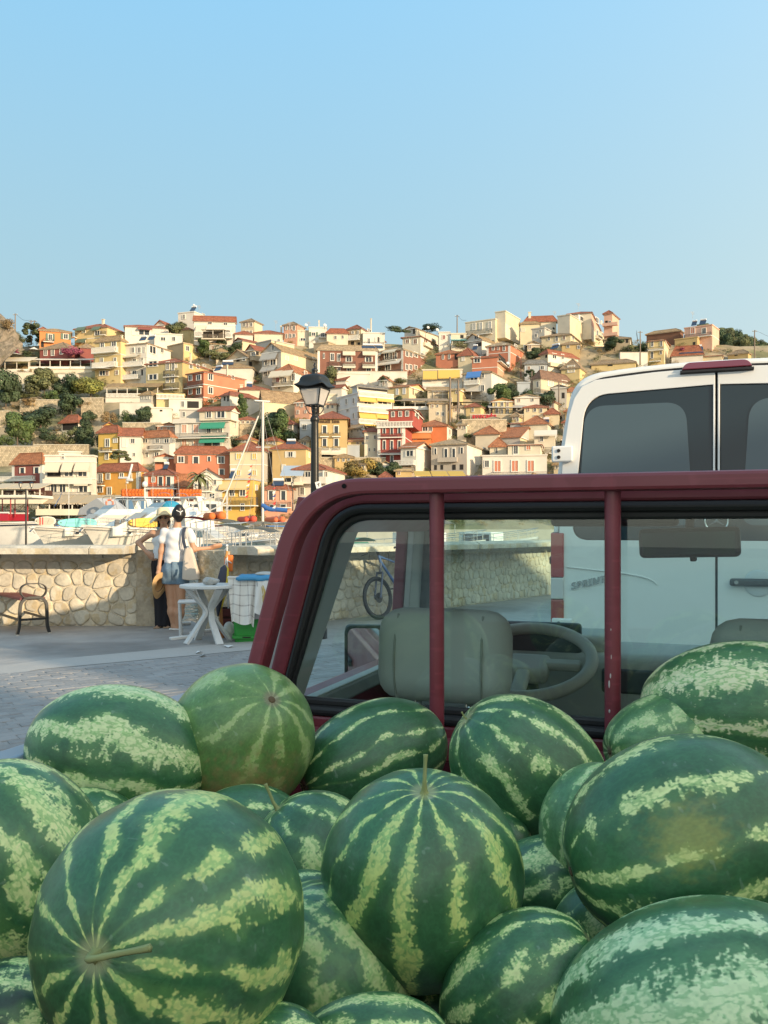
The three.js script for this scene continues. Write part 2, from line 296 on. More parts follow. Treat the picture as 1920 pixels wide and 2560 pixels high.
// ---------------------------------------------------------------- houses across the street behind the camera: they throw the shade over the truck
{
  const sa = Math.sin(SUN_AZ), ca = Math.cos(SUN_AZ), wall = plaster([.62, .52, .40]), Rn = rng(5);
  const spots = [[-26, -8, 8.9, 'wide ochre house across the street behind the truck'], [-7.9, 3.5, 8.65, 'long cream house across the street behind the truck'], [3.55, 4.4, 6.6, 'narrow low annex between two street houses'], [4.45, 5.95, 8.38, 'slim stair house beside the low annex'], [6, 9.05, 8.56, 'plain square house right of the slim stair house'], [16.2, 46, 11, 'tall hotel block at the end of the street']];
  for (const [q0, q1, h, label] of spots) {
    const p = 24, q = (q0 + q1) / 2, g = thing('street_house', label, 'house', [p * sa + q * ca, 0, p * ca - q * sa], SUN_AZ);
    mb().box(q1 - q0, h, 9, [0, h / 2, 4.5]).build(g, 'wall', wall);
    mb().box(q1 - q0 + .02, .18, 9.3, [0, h - .12, 4.45]).build(g, 'cornice', whiteTrim);
    if (q1 - q0 > 1.5) for (let x = -(q1 - q0) / 2 + 1.1; x < (q1 - q0) / 2 - .5; x += 2.4) for (let y = 1.6; y < h - 1.4; y += 3) { const w = mb().box(1, 1.4, .1, [x, y, -.04]).build(g, 'window', whiteTrim); mb().box(.8, 1.2, .04, [x, y, -.1]).build(w, 'pane', glassFar); }
  }
  const p = 24, q = 12.6, g = thing('street_house', 'gabled house at the right end of the street row', 'house', [p * sa + q * ca, 0, p * ca - q * sa], SUN_AZ);
  mb().add(extrude([[-3.5, 0], [3.5, 0], [3.5, 8.6], [0, 10.1], [-3.5, 8.6]], 9), [0, 0, 4.5]).build(g, 'wall', wall);
}

// ---------------------------------------------------------------- harbour walls of fitted stones
function voronoi(w, h, s, R) {
  const pts = [], nx = Math.round(w / s), ny = Math.round(h / (s * .92));
  for (let j = -1; j <= ny; j++) for (let i = -1; i <= nx; i++) pts.push([(i + .5 + (j % 2) * .45 + .62 * (R() - .5)) * w / nx, (j + .5 + .62 * (R() - .5)) * h / ny]);
  const cells = [];
  for (const p of pts) {
    if (p[0] < 0 || p[0] > w || p[1] < 0 || p[1] > h) continue;
    let poly = [[0, 0], [w, 0], [w, h], [0, h]];
    for (const q of pts) {
      const dx = q[0] - p[0], dy = q[1] - p[1], l = Math.hypot(dx, dy); if (l < 1e-6 || l > s * 3.4) continue;
      const c = (dx * (p[0] + q[0]) + dy * (p[1] + q[1])) / 2, out = [];
      for (let i = 0; i < poly.length; i++) {
        const a = poly[i], b = poly[(i + 1) % poly.length], fa = a[0] * dx + a[1] * dy - c, fb = b[0] * dx + b[1] * dy - c;
        if (fa <= 0) out.push(a);
        if ((fa < 0) !== (fb < 0)) { const t = fa / (fa - fb); out.push([a[0] + (b[0] - a[0]) * t, a[1] + (b[1] - a[1]) * t]); }
      }
      poly = out; if (poly.length < 3) break;
    }
    if (poly.length >= 3) cells.push(poly);
  }
  return cells;
}
const stoneMs = [[.78, .73, .63], [.74, .70, .62], [.81, .76, .66], [.72, .68, .60], [.77, .75, .68]].map((c) => M(c, .92, { map: T.stone, bumpMap: T.stoneBump, bumpScale: .014 }));
const mortarM = M([.76, .70, .59], 1, { map: T.stone, bumpMap: T.stoneBump, bumpScale: .02 });
const capM = M([.72, .68, .60], .85, { map: T.stone, bumpMap: T.stoneBump, bumpScale: .012 });
function stone(poly, R, proud) {
  let cx = 0, cy = 0; for (const [x, y] of poly) { cx += x / poly.length; cy += y / poly.length; }
  let pts = [];
  for (let i = 0; i < poly.length; i++) { const a = poly[i], b = poly[(i + 1) % poly.length]; pts.push([lerp(a[0], b[0], .24), lerp(a[1], b[1], .24)], [lerp(a[0], b[0], .76), lerp(a[1], b[1], .76)]); }
  pts = pts.filter((p, i) => Math.hypot(p[0] - pts[(i + 1) % pts.length][0], p[1] - pts[(i + 1) % pts.length][1]) > .012);
  const gap = .005 + .005 * R(), ring = (k, z, j) => pts.map(([x, y]) => { const l = Math.hypot(x - cx, y - cy) || 1, f = Math.max(.3, (l - gap - k) / l) + j * (R() - .5); return [cx + (x - cx) * f, cy + (y - cy) * f, z + (k ? .3 * proud * (R() - .5) : 0)]; });
  const A = ring(0, -.03, 0), B = ring(.004, proud * .55, .02), C = ring(.024, proud, .05), v = [...A, ...B, ...C, [cx, cy, proud * (1 + .2 * R())]], n = pts.length, idx = [];
  for (let i = 0; i < n; i++) { const j = (i + 1) % n; for (const o of [0, n]) idx.push(o + i, o + j, o + n + j, o + i, o + n + j, o + n + i); idx.push(2 * n + i, 2 * n + j, 3 * n); }
  const g = new THREE.BufferGeometry(); g.setAttribute('position', new THREE.Float32BufferAttribute(v.flat(), 3)); g.setIndex(idx); g.computeVertexNormals();
  const uv = v.flatMap(([x, y]) => [x * .9 + R() * 0, y * .9]); g.setAttribute('uv', new THREE.Float32BufferAttribute(uv, 2));
  return g;
}
// rough block: a box whose faces are broken up
function roughBlock(w, h, d, amp, seed, n = 14) {
  const g = new THREE.BoxGeometry(w, h, d, n, Math.round(n * h / w), Math.max(3, Math.round(n * d / w))), p = g.attributes.position;
  for (let i = 0; i < p.count; i++) { const x = p.getX(i), y = p.getY(i), z = p.getZ(i), f = (s) => amp * (fbm(x * 4 + s, y * 4, z * 4 + seed, 4) - .5) * 2; p.setXYZ(i, x + f(1), y + f(21) * (Math.abs(y) > h * .49 ? .3 : 1), z + f(41)); }
  return muv(toCreasedNormals(g.toNonIndexed() && mergeVertices(g), .7));
}
function stoneWall(name, label, P0, P1, H, size, seed, group) {
  const dx = P1[0] - P0[0], dz = P1[1] - P0[1], L = Math.hypot(dx, dz), R = rng(seed);
  const g = thing(name, label, 'stone wall', [P0[0], 0, P0[1]], Math.atan2(-dz, dx), group);
  const capH = .19, sh = H - capH;
  mb().box(L, sh, .5, [L / 2, sh / 2, -.256]).build(g, 'mortar', mortarM);
  // rounded coping over a flat string course, in lengths with open joints
  let x0 = 0; while (x0 < L - .01) {
    const len = Math.min(L - x0, 1.1 + .9 * R()), z = .012 * (R() - .5);
    const prof = [[-.62, 0], [.03, 0], [.05, .02], [.053, .06], [.025, .1], [-.03, .118], [-.54, .118], [-.62, .08]];
    const e = extrude(prof, len - .012, .004); e.rotateY(-Math.PI / 2); e.rotateY(Math.PI); e.translate(0, 0, 0);
    mb().add(e, [x0 + len / 2, H - .118, z]).build(g, 'coping_stone', capM);
    mb().rbox(len - .012, .07, .56, .012, [x0 + len / 2, H - .155, -.255 + z]).build(g, 'string_course', capM);
    x0 += len;
  }
  for (const c of voronoi(L, sh - .03, size, R)) { if (c.length < 3) continue; part(g, 'stone', stone(c, R, .005 + .008 * R()), stoneMs[Math.floor(R() * 5)]); }
  return g;
}
{
  const g = stoneWall('harbour_wall', 'sunlit harbour wall of cream stones behind the bench', ...WALL_L, 1.17, .215, 31);
  part(g, 'end_pillar', roughBlock(.36, 1.09, .62, .035, 3), M([.56, .50, .41], .95, { map: T.stone, bumpMap: T.stoneBump, bumpScale: .03 }), [5.62, .545, -.27]);
  const lab = ['low harbour wall between the white table and the pickup', 'harbour wall with the mountain bike leaning on it', 'harbour wall seen through the pickup windscreen', 'far end of the harbour wall beyond the white van'];
  for (let i = 0; i < 4; i++) {
    const w = stoneWall('harbour_wall', lab[i], WALL_R[i], WALL_R[i + 1], 1.17, [.2, .165, .165, .26][i], 40 + i);
    if (!i) part(w, 'end_pillar', roughBlock(.34, 1.1, .62, .06, 8), M([.62, .54, .42], .95, { map: T.stone, bumpMap: T.stoneBump, bumpScale: .04 }), [.14, .55, -.27]);
  }
}
// ---------------------------------------------------------------- the town: builder of one house
// Panels are the enlarged cuttings of the picture in which outlines were measured: [left, top, enlargement].
const PANEL = { A: [0, 750, 4.1475], B: [350, 750, 4.1475], C: [700, 750, 4.1475], D: [1050, 750, 4.1475], E: [1400, 750, 3.19], F: [0, 1000, 4.1475], G: [350, 1000, 4.1475], H: [600, 1000, 4.1475], I: [950, 1000, 3.318], J: [0, 1200, 4.1475], K: [320, 1240, 4.1475] };
const PU = (p, x) => PANEL[p][0] + x / PANEL[p][2], PVv = (p, y) => PANEL[p][1] + y / PANEL[p][2];
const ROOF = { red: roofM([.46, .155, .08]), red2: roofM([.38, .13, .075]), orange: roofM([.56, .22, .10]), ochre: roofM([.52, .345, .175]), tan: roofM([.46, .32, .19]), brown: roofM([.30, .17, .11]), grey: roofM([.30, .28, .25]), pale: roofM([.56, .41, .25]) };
const unitBox = new THREE.BoxGeometry(1, 1, 1);
const unitFrame = (() => { const b = mb(), t = .13; b.box(t, 1, 1, [-.5 + t / 2, 0, 0]); b.box(t, 1, 1, [.5 - t / 2, 0, 0]); b.box(1 - 2 * t, t * .6, 1, [0, .5 - t * .3, 0]); b.box(1 - 2 * t, t * .7, 1, [0, -.5 + t * .35, 0]); b.box(t * .5, 1 - t, .7, [0, 0, 0]); return b.geo(false); })();
const unitSurround = (() => { const b = mb(), t = .15; b.box(t, 1, 1, [-.5 + t / 2, 0, 0]); b.box(t, 1, 1, [.5 - t / 2, 0, 0]); b.box(1 - 2 * t, t * .7, 1, [0, .5 - t * .35, 0]); return b.geo(false); })();
const unitShutter = (() => { const b = mb(); b.box(1, 1, .6, [0, 0, -.2]); for (let i = 0; i < 7; i++) b.box(.84, .09, .4, [0, -.43 + i * .143, .2], [-.5, 0, 0]); b.box(.09, 1, .5, [-.455, 0, .25]); b.box(.09, 1, .5, [.455, 0, .25]); return b.geo(false); })();
const shutterM = (c) => M(c, .7);
const C3 = { white: [.68, .62, .53], cream: [.66, .55, .36], pale: [.66, .58, .44], yellow: [.64, .49, .24], gold: [.66, .43, .11], ochre: [.52, .37, .17], khaki: [.48, .39, .20], terra: [.53, .20, .115], orange: [.62, .235, .085], maroon: [.27, .085, .068], red: [.36, .075, .055], pink: [.66, .40, .29], grey: [.47, .44, .39], bluegrey: [.44, .46, .47], tan: [.48, .37, .23], beige: [.58, .48, .34], green: [.05, .30, .20], blue: [.08, .22, .52], brown: [.20, .10, .06], stone: [.42, .34, .23], dgreen: [.12, .17, .12], salmon: [.62, .33, .22] };
const col = (c) => C3[c] ?? c;

// roof over [-W, 0] x [-Dp, 0] at height H: hip, gx (ridge along the front), gz (gable to the front), flat
function roofGeo(kind, W, Dp, H, h, o = .35) {
  const x0 = -W - o, x1 = o, z0 = -Dp - o, z1 = o, t = .16, b = mb();
  if (kind === 'flat') { b.box(W + .3, .28, .22, [-W / 2, H + .14, .04]); b.box(W + .3, .28, .22, [-W / 2, H + .14, -Dp - .04]); b.box(.22, .28, Dp - .13, [.04, H + .14, -Dp / 2]); b.box(.22, .28, Dp - .13, [-W - .04, H + .14, -Dp / 2]); b.box(W - .1, .1, Dp - .1, [-W / 2, H + .03, -Dp / 2]); return b.geo(); }
  const drop = o * .35, e = H - drop;
  let v, f;
  if (kind === 'hip') {
    const along = W >= Dp, m = Math.min(W, Dp) / 2, r0 = along ? [-W + m * .95, H + h, -Dp / 2] : [-W / 2, H + h, -Dp + m * .95], r1 = along ? [-m * .95, H + h, -Dp / 2] : [-W / 2, H + h, -m * .95];
    v = [[x0, e, z1], [x1, e, z1], [x1, e, z0], [x0, e, z0], r0, r1];
    f = along ? [[0, 1, 5, 4], [1, 2, 5], [2, 3, 4, 5], [3, 0, 4]] : [[0, 1, 5], [1, 2, 4, 5], [2, 3, 4], [3, 0, 5, 4]];
  } else if (kind === 'gx') { v = [[x0, e, z1], [x1, e, z1], [x1, e, z0], [x0, e, z0], [x0, H + h, -Dp / 2], [x1, H + h, -Dp / 2]]; f = [[0, 1, 5, 4], [2, 3, 4, 5], [1, 2, 5], [3, 0, 4]]; f = [[0, 1, 5, 4], [2, 3, 4, 5]]; }
  else { v = [[x0, e, z1], [x1, e, z1], [x1, e, z0], [x0, e, z0], [-W / 2, H + h, z1], [-W / 2, H + h, z0]]; f = [[1, 2, 5, 4], [3, 0, 4, 5]]; }
  b.poly(v, f);
  const low = v.map(([x, y, z]) => [x, y - t, z]); b.poly(low, f.map((q) => [...q].reverse()));
  // fascia round the eaves and up the verges
  const rim = kind === 'hip' ? [[0, 1], [1, 2], [2, 3], [3, 0]] : kind === 'gx' ? [[0, 1], [1, 5], [5, 2], [2, 3], [3, 4], [4, 0]] : [[0, 4], [4, 1], [1, 2], [2, 5], [5, 3], [3, 0]];
  for (const [i, j] of rim) b.poly([v[i], low[i], low[j], v[j]], [[0, 1, 2, 3]]);
  const g = b.geo(false);
  { // uv: along the eaves and up the slope, in metres
    const n = g.attributes.normal, p = g.attributes.position, uv = g.attributes.uv;
    for (let i = 0; i < p.count; i++) { const l = Math.hypot(n.getX(i), n.getZ(i)) || 1, a = Math.abs(n.getX(i)) > Math.abs(n.getZ(i)); uv.setXY(i, a ? p.getZ(i) : p.getX(i), (p.getY(i) - H) / Math.max(.3, l)); }
  }
  return g;
}
const ridgeCap = (kind, W, Dp, H, h) => { const b = mb(), m = Math.min(W, Dp) / 2 * .95; if (kind === 'hip') { const al = W >= Dp, a = al ? [-W + m, H + h, -Dp / 2] : [-W / 2, H + h, -Dp + m], c = al ? [-m, H + h, -Dp / 2] : [-W / 2, H + h, -m]; b.bar(a, c, .11, 5); b.bar(c, [.3, H - .1, .3], .1, 5); b.bar(al ? a : c, [-W - .3, H - .1, .3], .1, 5); b.bar(al ? c : a, [.3, H - .1, -Dp - .3], .1, 5); } else if (kind === 'gx') b.bar([-W - .3, H + h, -Dp / 2], [.3, H + h, -Dp / 2], .11, 5); else b.bar([-W / 2, H + h, .3], [-W / 2, H + h, -Dp - .3], .11, 5); return b.geo(); };

const rail = { iron: M([.06, .055, .05], .6), white: M([.75, .71, .63], .75), pale: plaster([.70, .62, .47]) };
function railing(w, d, h, style) {            // front and two sides, front at z = d
  const b = mb();
  if (style === 'p') { b.box(w, h, .12, [0, h / 2, d - .06]); b.box(.12, h, d - .12, [-w / 2 + .06, h / 2, d / 2 - .06]); b.box(.12, h, d - .12, [w / 2 - .06, h / 2, d / 2 - .06]); return b.geo(); }
  const iron_ = style === 'i', step = iron_ ? .22 : .3, r = iron_ ? .025 : .075;
  b.box(w, iron_ ? .06 : .14, iron_ ? .06 : .2, [0, h, d - .08]); b.box(iron_ ? .05 : .14, .07, d - .2, [-w / 2 + .08, h, d / 2 - .1]); b.box(iron_ ? .05 : .14, .07, d - .2, [w / 2 - .08, h, d / 2 - .1]);
  if (!iron_) b.box(w, .1, .18, [0, .05, d - .08]);
  for (let x = -w / 2 + .1; x <= w / 2 - .09; x += step) b.box(r * 2, h - .1, r * 2, [x, h / 2, d - .08]);
  for (let z = .2; z < d - .2; z += step) for (const s of [-1, 1]) b.box(r * 2, h - .1, r * 2, [s * (w / 2 - .08), h / 2, z]);
  return b.geo();
}
// house('panel', [left, corner, right, eave, base] in the panel's pixels, { ... }, label)
const TAKEN = [];
function house(p, q, o, label, name = 'house', category = 'house') {
  TAKEN.push([PU(p, q[0]), PVv(p, q[3]) - 8, PU(p, q[2]), PVv(p, q[4]), label]);
  const u0 = PU(p, q[0]), uc = PU(p, q[1]), u1 = PU(p, q[2]), ve = PVv(p, q[3]), vb = PVv(p, q[4]), two = q[2] > q[1] + 1;
  const D = (o.d ?? dBase(vb)) , t0 = (u0 - U0) / F, tc = (uc - U0) / F, t1 = (u1 - U0) / F;
  const th = (o.th !== undefined ? o.th * RAD : two ? Math.max(21 * RAD, Math.atan(tc) + 14 * RAD) : Math.atan(tc)), s = Math.sin(th), c = Math.cos(th);
  const C = at(uc, vb, D), W = (C.x - t0 * D) / (c + t0 * s), Dp = two ? Math.max(2, (t1 * D - C.x) / (s - t1 * c)) : (o.dp ?? 7), H = (vb - ve) / F * D, px = D / F;
  const g = thing(name, label, category, C.toArray(), -th);
  const wallC = plaster(col(o.c)), sink = o.sink ?? 4;
  const kind = o.roof ?? 'hip', h = o.rv !== undefined ? Math.max(.5, (ve - PVv(p, o.rv)) * px * (o.rk ?? 1.0)) : (o.h ?? 1.5);
  const wb = mb();
  if (kind === 'gz') wb.add(extrude([[-W, -sink], [0, -sink], [0, H], [-W / 2, H + h - .12], [-W, H]], Dp), [0, 0, -Dp / 2]);
  else if (kind === 'gx') { const e = extrude([[0, -sink], [Dp, -sink], [Dp, H], [Dp / 2, H + h - .12], [0, H]], W); e.rotateY(Math.PI / 2); wb.add(e, [-W / 2, 0, 0]); }
  else wb.box(W, H + sink, Dp, [-W / 2, (H - sink) / 2, -Dp / 2]);
  wb.build(g, 'wall', wallC);
  if (o.cr) { const r = mb(); r.box(.04, H - .15, Dp - .1, [.018, H / 2, -Dp / 2]); r.build(g, 'side_wall', plaster(col(o.cr))); }
  const rm = ROOF[o.rc ?? 'red'];
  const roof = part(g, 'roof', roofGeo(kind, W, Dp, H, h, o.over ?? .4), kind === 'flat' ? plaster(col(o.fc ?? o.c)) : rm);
  if (kind !== 'flat') part(roof, 'ridge_tile', ridgeCap(kind, W, Dp, H, h), rm);
  if (kind !== 'flat' && !o.nofascia) { const f = mb(), ov = .3; f.box(W + 2 * ov, .2, .1, [-W / 2, H - .26, ov - .06]); f.box(.1, .2, Dp + ov, [ov - .06, H - .26, -Dp / 2]); f.build(g, 'cornice', whiteTrim); }
  if (o.floors) for (const y of o.floors) { const yy = (vb - PVv(p, y)) * px, f = mb(); f.box(W + .1, .16, .08, [-W / 2, yy, .03]); f.box(.08, .16, Dp, [.03, yy, -Dp / 2]); f.build(g, 'string_course', whiteTrim); }
  if (o.quoin) { const f = mb(); for (const [x, z] of [[0, 0], [-W, 0], [0, -Dp]]) f.box(.6, H - .2, .6, [x + (x ? .27 : -.27), (H - .2) / 2, z + (z ? .27 : -.27)]); f.build(g, 'corner_pilaster', whiteTrim); }
  // a rectangle of the picture as a place on the front (z = 0) or on the right side (x = 0)
  const place = (x, y, w, hh) => {
    const uA = PU(p, x), uB = PU(p, x + w), um = (uA + uB) / 2, right = two && um > uc + .2;
    const hit = (u) => { const t = (u - U0) / F, n = right ? [c, s] : [-s, c], k = (C.x * n[0] + C.z * n[1]) / (t * n[0] - n[1]); return [t * k, k]; };
    const a = hit(uA), b = hit(uB), m = hit(um), loc = ([X, K]) => right ? -((X - C.x) * s + (K - D) * c) : (X - C.x) * c - (K - D) * s;
    const la = loc(a), lb = loc(b), k = m[1], yT = CH + (V0 - PVv(p, y)) / F * k - C.y, yB = CH + (V0 - PVv(p, y + hh)) / F * k - C.y;
    return { right, x: (la + lb) / 2, w: Math.max(.3, Math.abs(lb - la)), y: (yT + yB) / 2, yT, yB, h: yT - yB, k };
  };
  const setOn = (m, r, out) => { m.position.set(r.right ? out : r.x, r.y, r.right ? r.x * (1) * 1 : out); if (r.right) { m.position.z = -Math.abs(r.x) ; m.rotation.y = Math.PI / 2; } return m; };
  for (const item of (o.w ?? '').split(';').map((z) => z.trim()).filter(Boolean)) {
    const [x, y, w, hh, k = 'w', cc] = item.split(/\s+/), r = place(+x, +y, +w, +hh), tall = r.h > 1.9, base = tall ? 'door' : 'window';
    const sc = cc ? col(cc) : col(o.sc ?? 'brown');
    if (k === 'k') { const m = part(g, 'opening', unitBox, holeShade); m.scale.set(r.w, r.h, .06); setOn(m, r, .012); continue; }  // shaded opening painted as a dark slab on the wall
    const m = part(g, base, k === 'a' ? unitSurround : unitFrame, k === 'b' ? shutterM(sc) : whiteTrim); m.scale.set(r.w, r.h, .2); setOn(m, r, .05);
    const pane = part(m, 'pane', unitBox, k === 's' ? shutterM(sc) : glassFar); pane.scale.set(.8, .9, .3); pane.position.z = -.12;
    if (k === 's') { pane.geometry = unitShutter; pane.name = 'shutter'; pane.scale.set(.8, .9, .55); pane.position.z = .02; }
    if (k === 'o') for (const e of [-1, 1]) { const sh = part(m, 'shutter', unitShutter, shutterM(sc)); sh.scale.set(.46, 1, .5); sh.position.set(e * .75, 0, 0); }
  }
  for (const item of (o.b ?? '').split(';').map((z) => z.trim()).filter(Boolean)) {   // balconies: x y w h style
    const [x, y, w, hh, st = 'b', dd = '1.1'] = item.split(/\s+/), r = place(+x, +y, +w, +hh), d = +dd, gg = part(g, 'balcony', mb().box(r.w, .18, d, [0, -.09, d / 2]).geo(), st === 'p' ? wallC : whiteTrim);
    gg.position.set(r.right ? .01 : r.x, r.yB, r.right ? -Math.abs(r.x) : .01); if (r.right) gg.rotation.y = Math.PI / 2;
    part(gg, 'railing', railing(r.w, d, Math.max(.7, r.h), st), st === 'i' ? rail.iron : st === 'p' ? wallC : rail.white);
  }
  for (const item of (o.a ?? '').split(';').map((z) => z.trim()).filter(Boolean)) {   // awnings: x y w h colour
    const [x, y, w, hh, cc, dd = '1.3'] = item.split(/\s+/), r = place(+x, +y, +w, +hh), d = +dd, aw = mb(), n = 1;
    const c0 = [-r.w / 2, 0, .05], c1 = [r.w / 2, 0, .05], c2 = [r.w / 2, -r.h, d], c3 = [-r.w / 2, -r.h, d], dn = (v3, k) => [v3[0], v3[1] - k, v3[2]];
    aw.poly([c0, c1, c2, c3, dn(c0, .05), dn(c1, .05), dn(c2, .05), dn(c3, .05), dn(c2, .28), dn(c3, .28)], [[3, 2, 1, 0], [4, 5, 6, 7], [3, 9, 8, 2]]);
    const m = aw.build(g, 'awning', M(col(cc), .9, { map: T.fabric, side: THREE.DoubleSide }));
    m.position.set(r.right ? .02 : r.x, r.yT, r.right ? -Math.abs(r.x) : .02); if (r.right) m.rotation.y = Math.PI / 2;
    if (o.arms !== 0) mb().bar([-r.w / 2 + .1, -r.h - .1, d - .05], [-r.w / 2 + .1, -r.h * .7 - .5, .06], .03, 4).bar([r.w / 2 - .1, -r.h - .1, d - .05], [r.w / 2 - .1, -r.h * .7 - .5, .06], .03, 4).build(m, 'awning_arm', iron);
  }
  for (const item of (o.ch ?? '').split(';').map((z) => z.trim()).filter(Boolean)) {  // chimneys: x y(top) w
    const [x, y, w] = item.split(/\s+/).map(Number), u = PU(p, x), X = (u - U0) / F * (D + Dp * .4), xl = clamp((X - C.x) / c, -W + .4, -.4), top = CH + (V0 - PVv(p, y)) / F * (D + Dp * .4) - C.y, ww = w / PANEL[p][2] * px;
    const m = mb().box(ww, top - H + .5, ww, [xl, (top + H - .5) / 2, -Dp * .45]).box(ww * 1.35, .16, ww * 1.35, [xl, top, -Dp * .45]).build(roof, 'chimney', plaster(col(o.cc ?? 'pale')));
  }
  for (const item of (o.sol ?? '').split(';').map((z) => z.trim()).filter(Boolean)) { // solar heaters on the roof: x y w h
    const [x, y, w, hh] = item.split(/\s+/).map(Number), u = PU(p, x + w / 2), dep = D + Dp * .3, xl = clamp(((u - U0) / F * dep - C.x) / c, -W + .8, -.8), yb = CH + (V0 - PVv(p, y + hh)) / F * dep - C.y, ww = w / PANEL[p][2] * px, h2 = Math.max(.8, hh / PANEL[p][2] * px);
    const m = mb().box(ww, .08, h2 * 1.25, [xl, yb + h2 * .5, -Dp * .3], [.85, 0, 0]).build(roof, 'solar_panel', M([.03, .05, .09], .2));
    mb().cyl(.26, .26, ww * .9, 10, [xl, yb + h2 + .25, -Dp * .3 - h2 * .45], [0, 0, Math.PI / 2]).build(m, 'water_tank', M([.75, .75, .74], .3));
  }
  g.userData.info = undefined; delete g.userData.info;
  return { g, C, W, Dp, H, h, D, th, px, place };
}
const FONT = await new FontLoader().loadAsync('fonts/droid/droid_sans_bold.typeface.json'), SERIF = await new FontLoader().loadAsync('fonts/droid/droid_serif_bold.typeface.json');
function textGeo(s, size, depth = .02, font = FONT) { const g = new TextGeometry(s, { font, size, depth, curveSegments: 4 }); g.computeBoundingBox(); g.translate(-(g.boundingBox.max.x + g.boundingBox.min.x) / 2, 0, 0); return g; }
// ---------------------------------------------------------------- the town, house by house
// upper left
house('A', [410, 735, 735, 330, 500], { c: 'orange', roof: 'hip', rc: 'ochre', rv: 285, w: '497 352 48 70 o dgreen; 655 350 55 58 o dgreen; 425 430 30 60 k', b: '450 425 110 12 i' }, 'orange house with pale tile roof beside the pine tree on the ridge');
house('A', [395, 500, 500, 315, 480], { c: 'pale', roof: 'hip', rv: 273, dp: 6, d: 246 }, 'small red roof peeping over the orange house on the ridge');
house('A', [775, 1110, 1295, 272, 470], { c: 'yellow', roof: 'hip', rc: 'red', rv: 202, th: 18, w: '850 312 40 32 s dgreen; 980 318 60 50 w; 850 410 40 40 w', a: '805 280 100 38 dgreen; 970 275 85 40 dgreen; 805 402 100 40 dgreen', b: '740 350 60 40 i 1.2;1060 330 45 35 i', ch: '1010 190 22' , floors: [385] }, 'big yellow house with red hip roof and green awnings on the ridge');
house('A', [1295, 1750, 1750, 290, 400], { c: 'white', roof: 'hip', rv: 248, w: '1370 315 40 50 s white; 1425 312 140 55 w', a: '1430 285 150 22 maroon' }, 'long low white house with red roof right of the big yellow house');
house('A', [415, 700, 960, 490, 640], { c: 'maroon', roof: 'hip', rc: 'tan', rv: 395, th: 15, w: '455 505 38 75 w; 530 505 36 75 d; 620 505 36 60 w; 720 500 40 60 w; 840 500 30 60 w' }, 'dark red house under a wide tan hip roof above the taverna');
house('A', [830, 970, 970, 492, 600], { c: 'maroon', roof: 'hip', rc: 'tan', rv: 445, dp: 5 }, 'small tan roofed annex at the right of the dark red house');
house('A', [985, 1250, 1312, 412, 830], { c: 'yellow', roof: 'hip', rc: 'ochre', rv: 352, cr: 'yellow', w: '1040 432 45 68 d; 1155 430 55 70 d; 1038 600 36 56 d brown; 1178 596 34 60 d; 1030 732 70 55 w; 1098 735 34 50 s; 1196 728 34 50 s', b: '980 500 250 50 b 1.3; 985 655 240 45 b 1.3', floors: [560, 690], ch: '1315 365 16' }, 'tall yellow three storey house with white balconies and laundry');
house('A', [1270, 1520, 1770, 440, 840], { c: 'white', roof: 'hip', rc: 'ochre', rv: 418, w: '1360 490 36 62 w; 1428 490 36 62 w; 1492 485 14 60 w; 1540 475 80 85 w; 1370 608 46 40 w; 1462 600 30 46 w; 1370 730 50 52 w; 1330 732 30 45 s; 1466 722 16 60 k; 1660 490 36 62 w', b: '1258 650 250 42 b 1.3; 1268 785 190 38 b 1.3', a: '1268 572 190 22 pale', floors: [590, 705], sol: '1385 375 80 40; 1500 375 80 40' }, 'white four storey house with long balconies and solar panels');
// taverna terrace lower left of centre
// centre top
house('B', [560, 985, 990, 222, 470], { c: 'white', roof: 'gx', rc: 'red', rv: 165, th: -6, w: '700 228 50 26 w; 862 236 50 26 w; 700 305 85 75 w; 820 315 130 65 w; 590 320 70 60 w', b: '570 340 390 55 b 1.4', a: '580 272 110 52 pale; 690 274 270 40 white', floors: [268] }, 'white apartment house with red roof and crowded balconies on top of the hill');
house('B', [395, 560, 650, 125, 260], { c: 'white', roof: 'flat', w: '640 140 30 22 w; 440 150 30 50 w', d: 244, sol: '500 70 60 45' }, 'white roof flat with solar heater and antennas behind the hilltop apartments');
house('B', [165, 250, 350, 250, 340], { c: 'pale', roof: 'gz', rc: 'red', rv: 205, d: 243 }, 'cream gable behind the treetop left of the hilltop apartments');
house('B', [150, 440, 445, 365, 470], { c: 'white', roof: 'flat', th: -12, w: '210 385 60 40 w; 330 380 40 50 w' , d: 234 }, 'flat white terrace house with fence left of the hilltop apartments');
house('B', [285, 450, 655, 450, 620], { c: 'tan', cr: 'yellow', roof: 'flat', th: 40, w: '470 475 40 56 d; 570 490 35 55 s maroon' }, 'boxy yellow flat roofed house above the khaki building');
house('B', [985, 1170, 1175, 352, 470], { c: 'white', roof: 'hip', rc: 'red', rv: 305, th: -8 }, 'small white house with red roof right of the hilltop apartments');
house('B', [1185, 1480, 1480, 345, 470], { c: 'pale', roof: 'hip', rc: 'red', rv: 293, d: 240, ch: '1490 270 20' }, 'wide red roof on the skyline near the television antennas');
house('B', [985, 1060, 1240, 412, 560], { c: 'pale', cr: 'cream', roof: 'gz', rc: 'red2', rv: 385, th: 40 }, 'small pale yellow house right of the dark tree clump');
house('B', [1200, 1360, 1600, 420, 620], { c: 'grey', cr: 'cream', roof: 'flat', th: 42, w: '1420 405 30 25 w' , sink: 2 }, 'flat house with plain pale yellow side under the antennas');
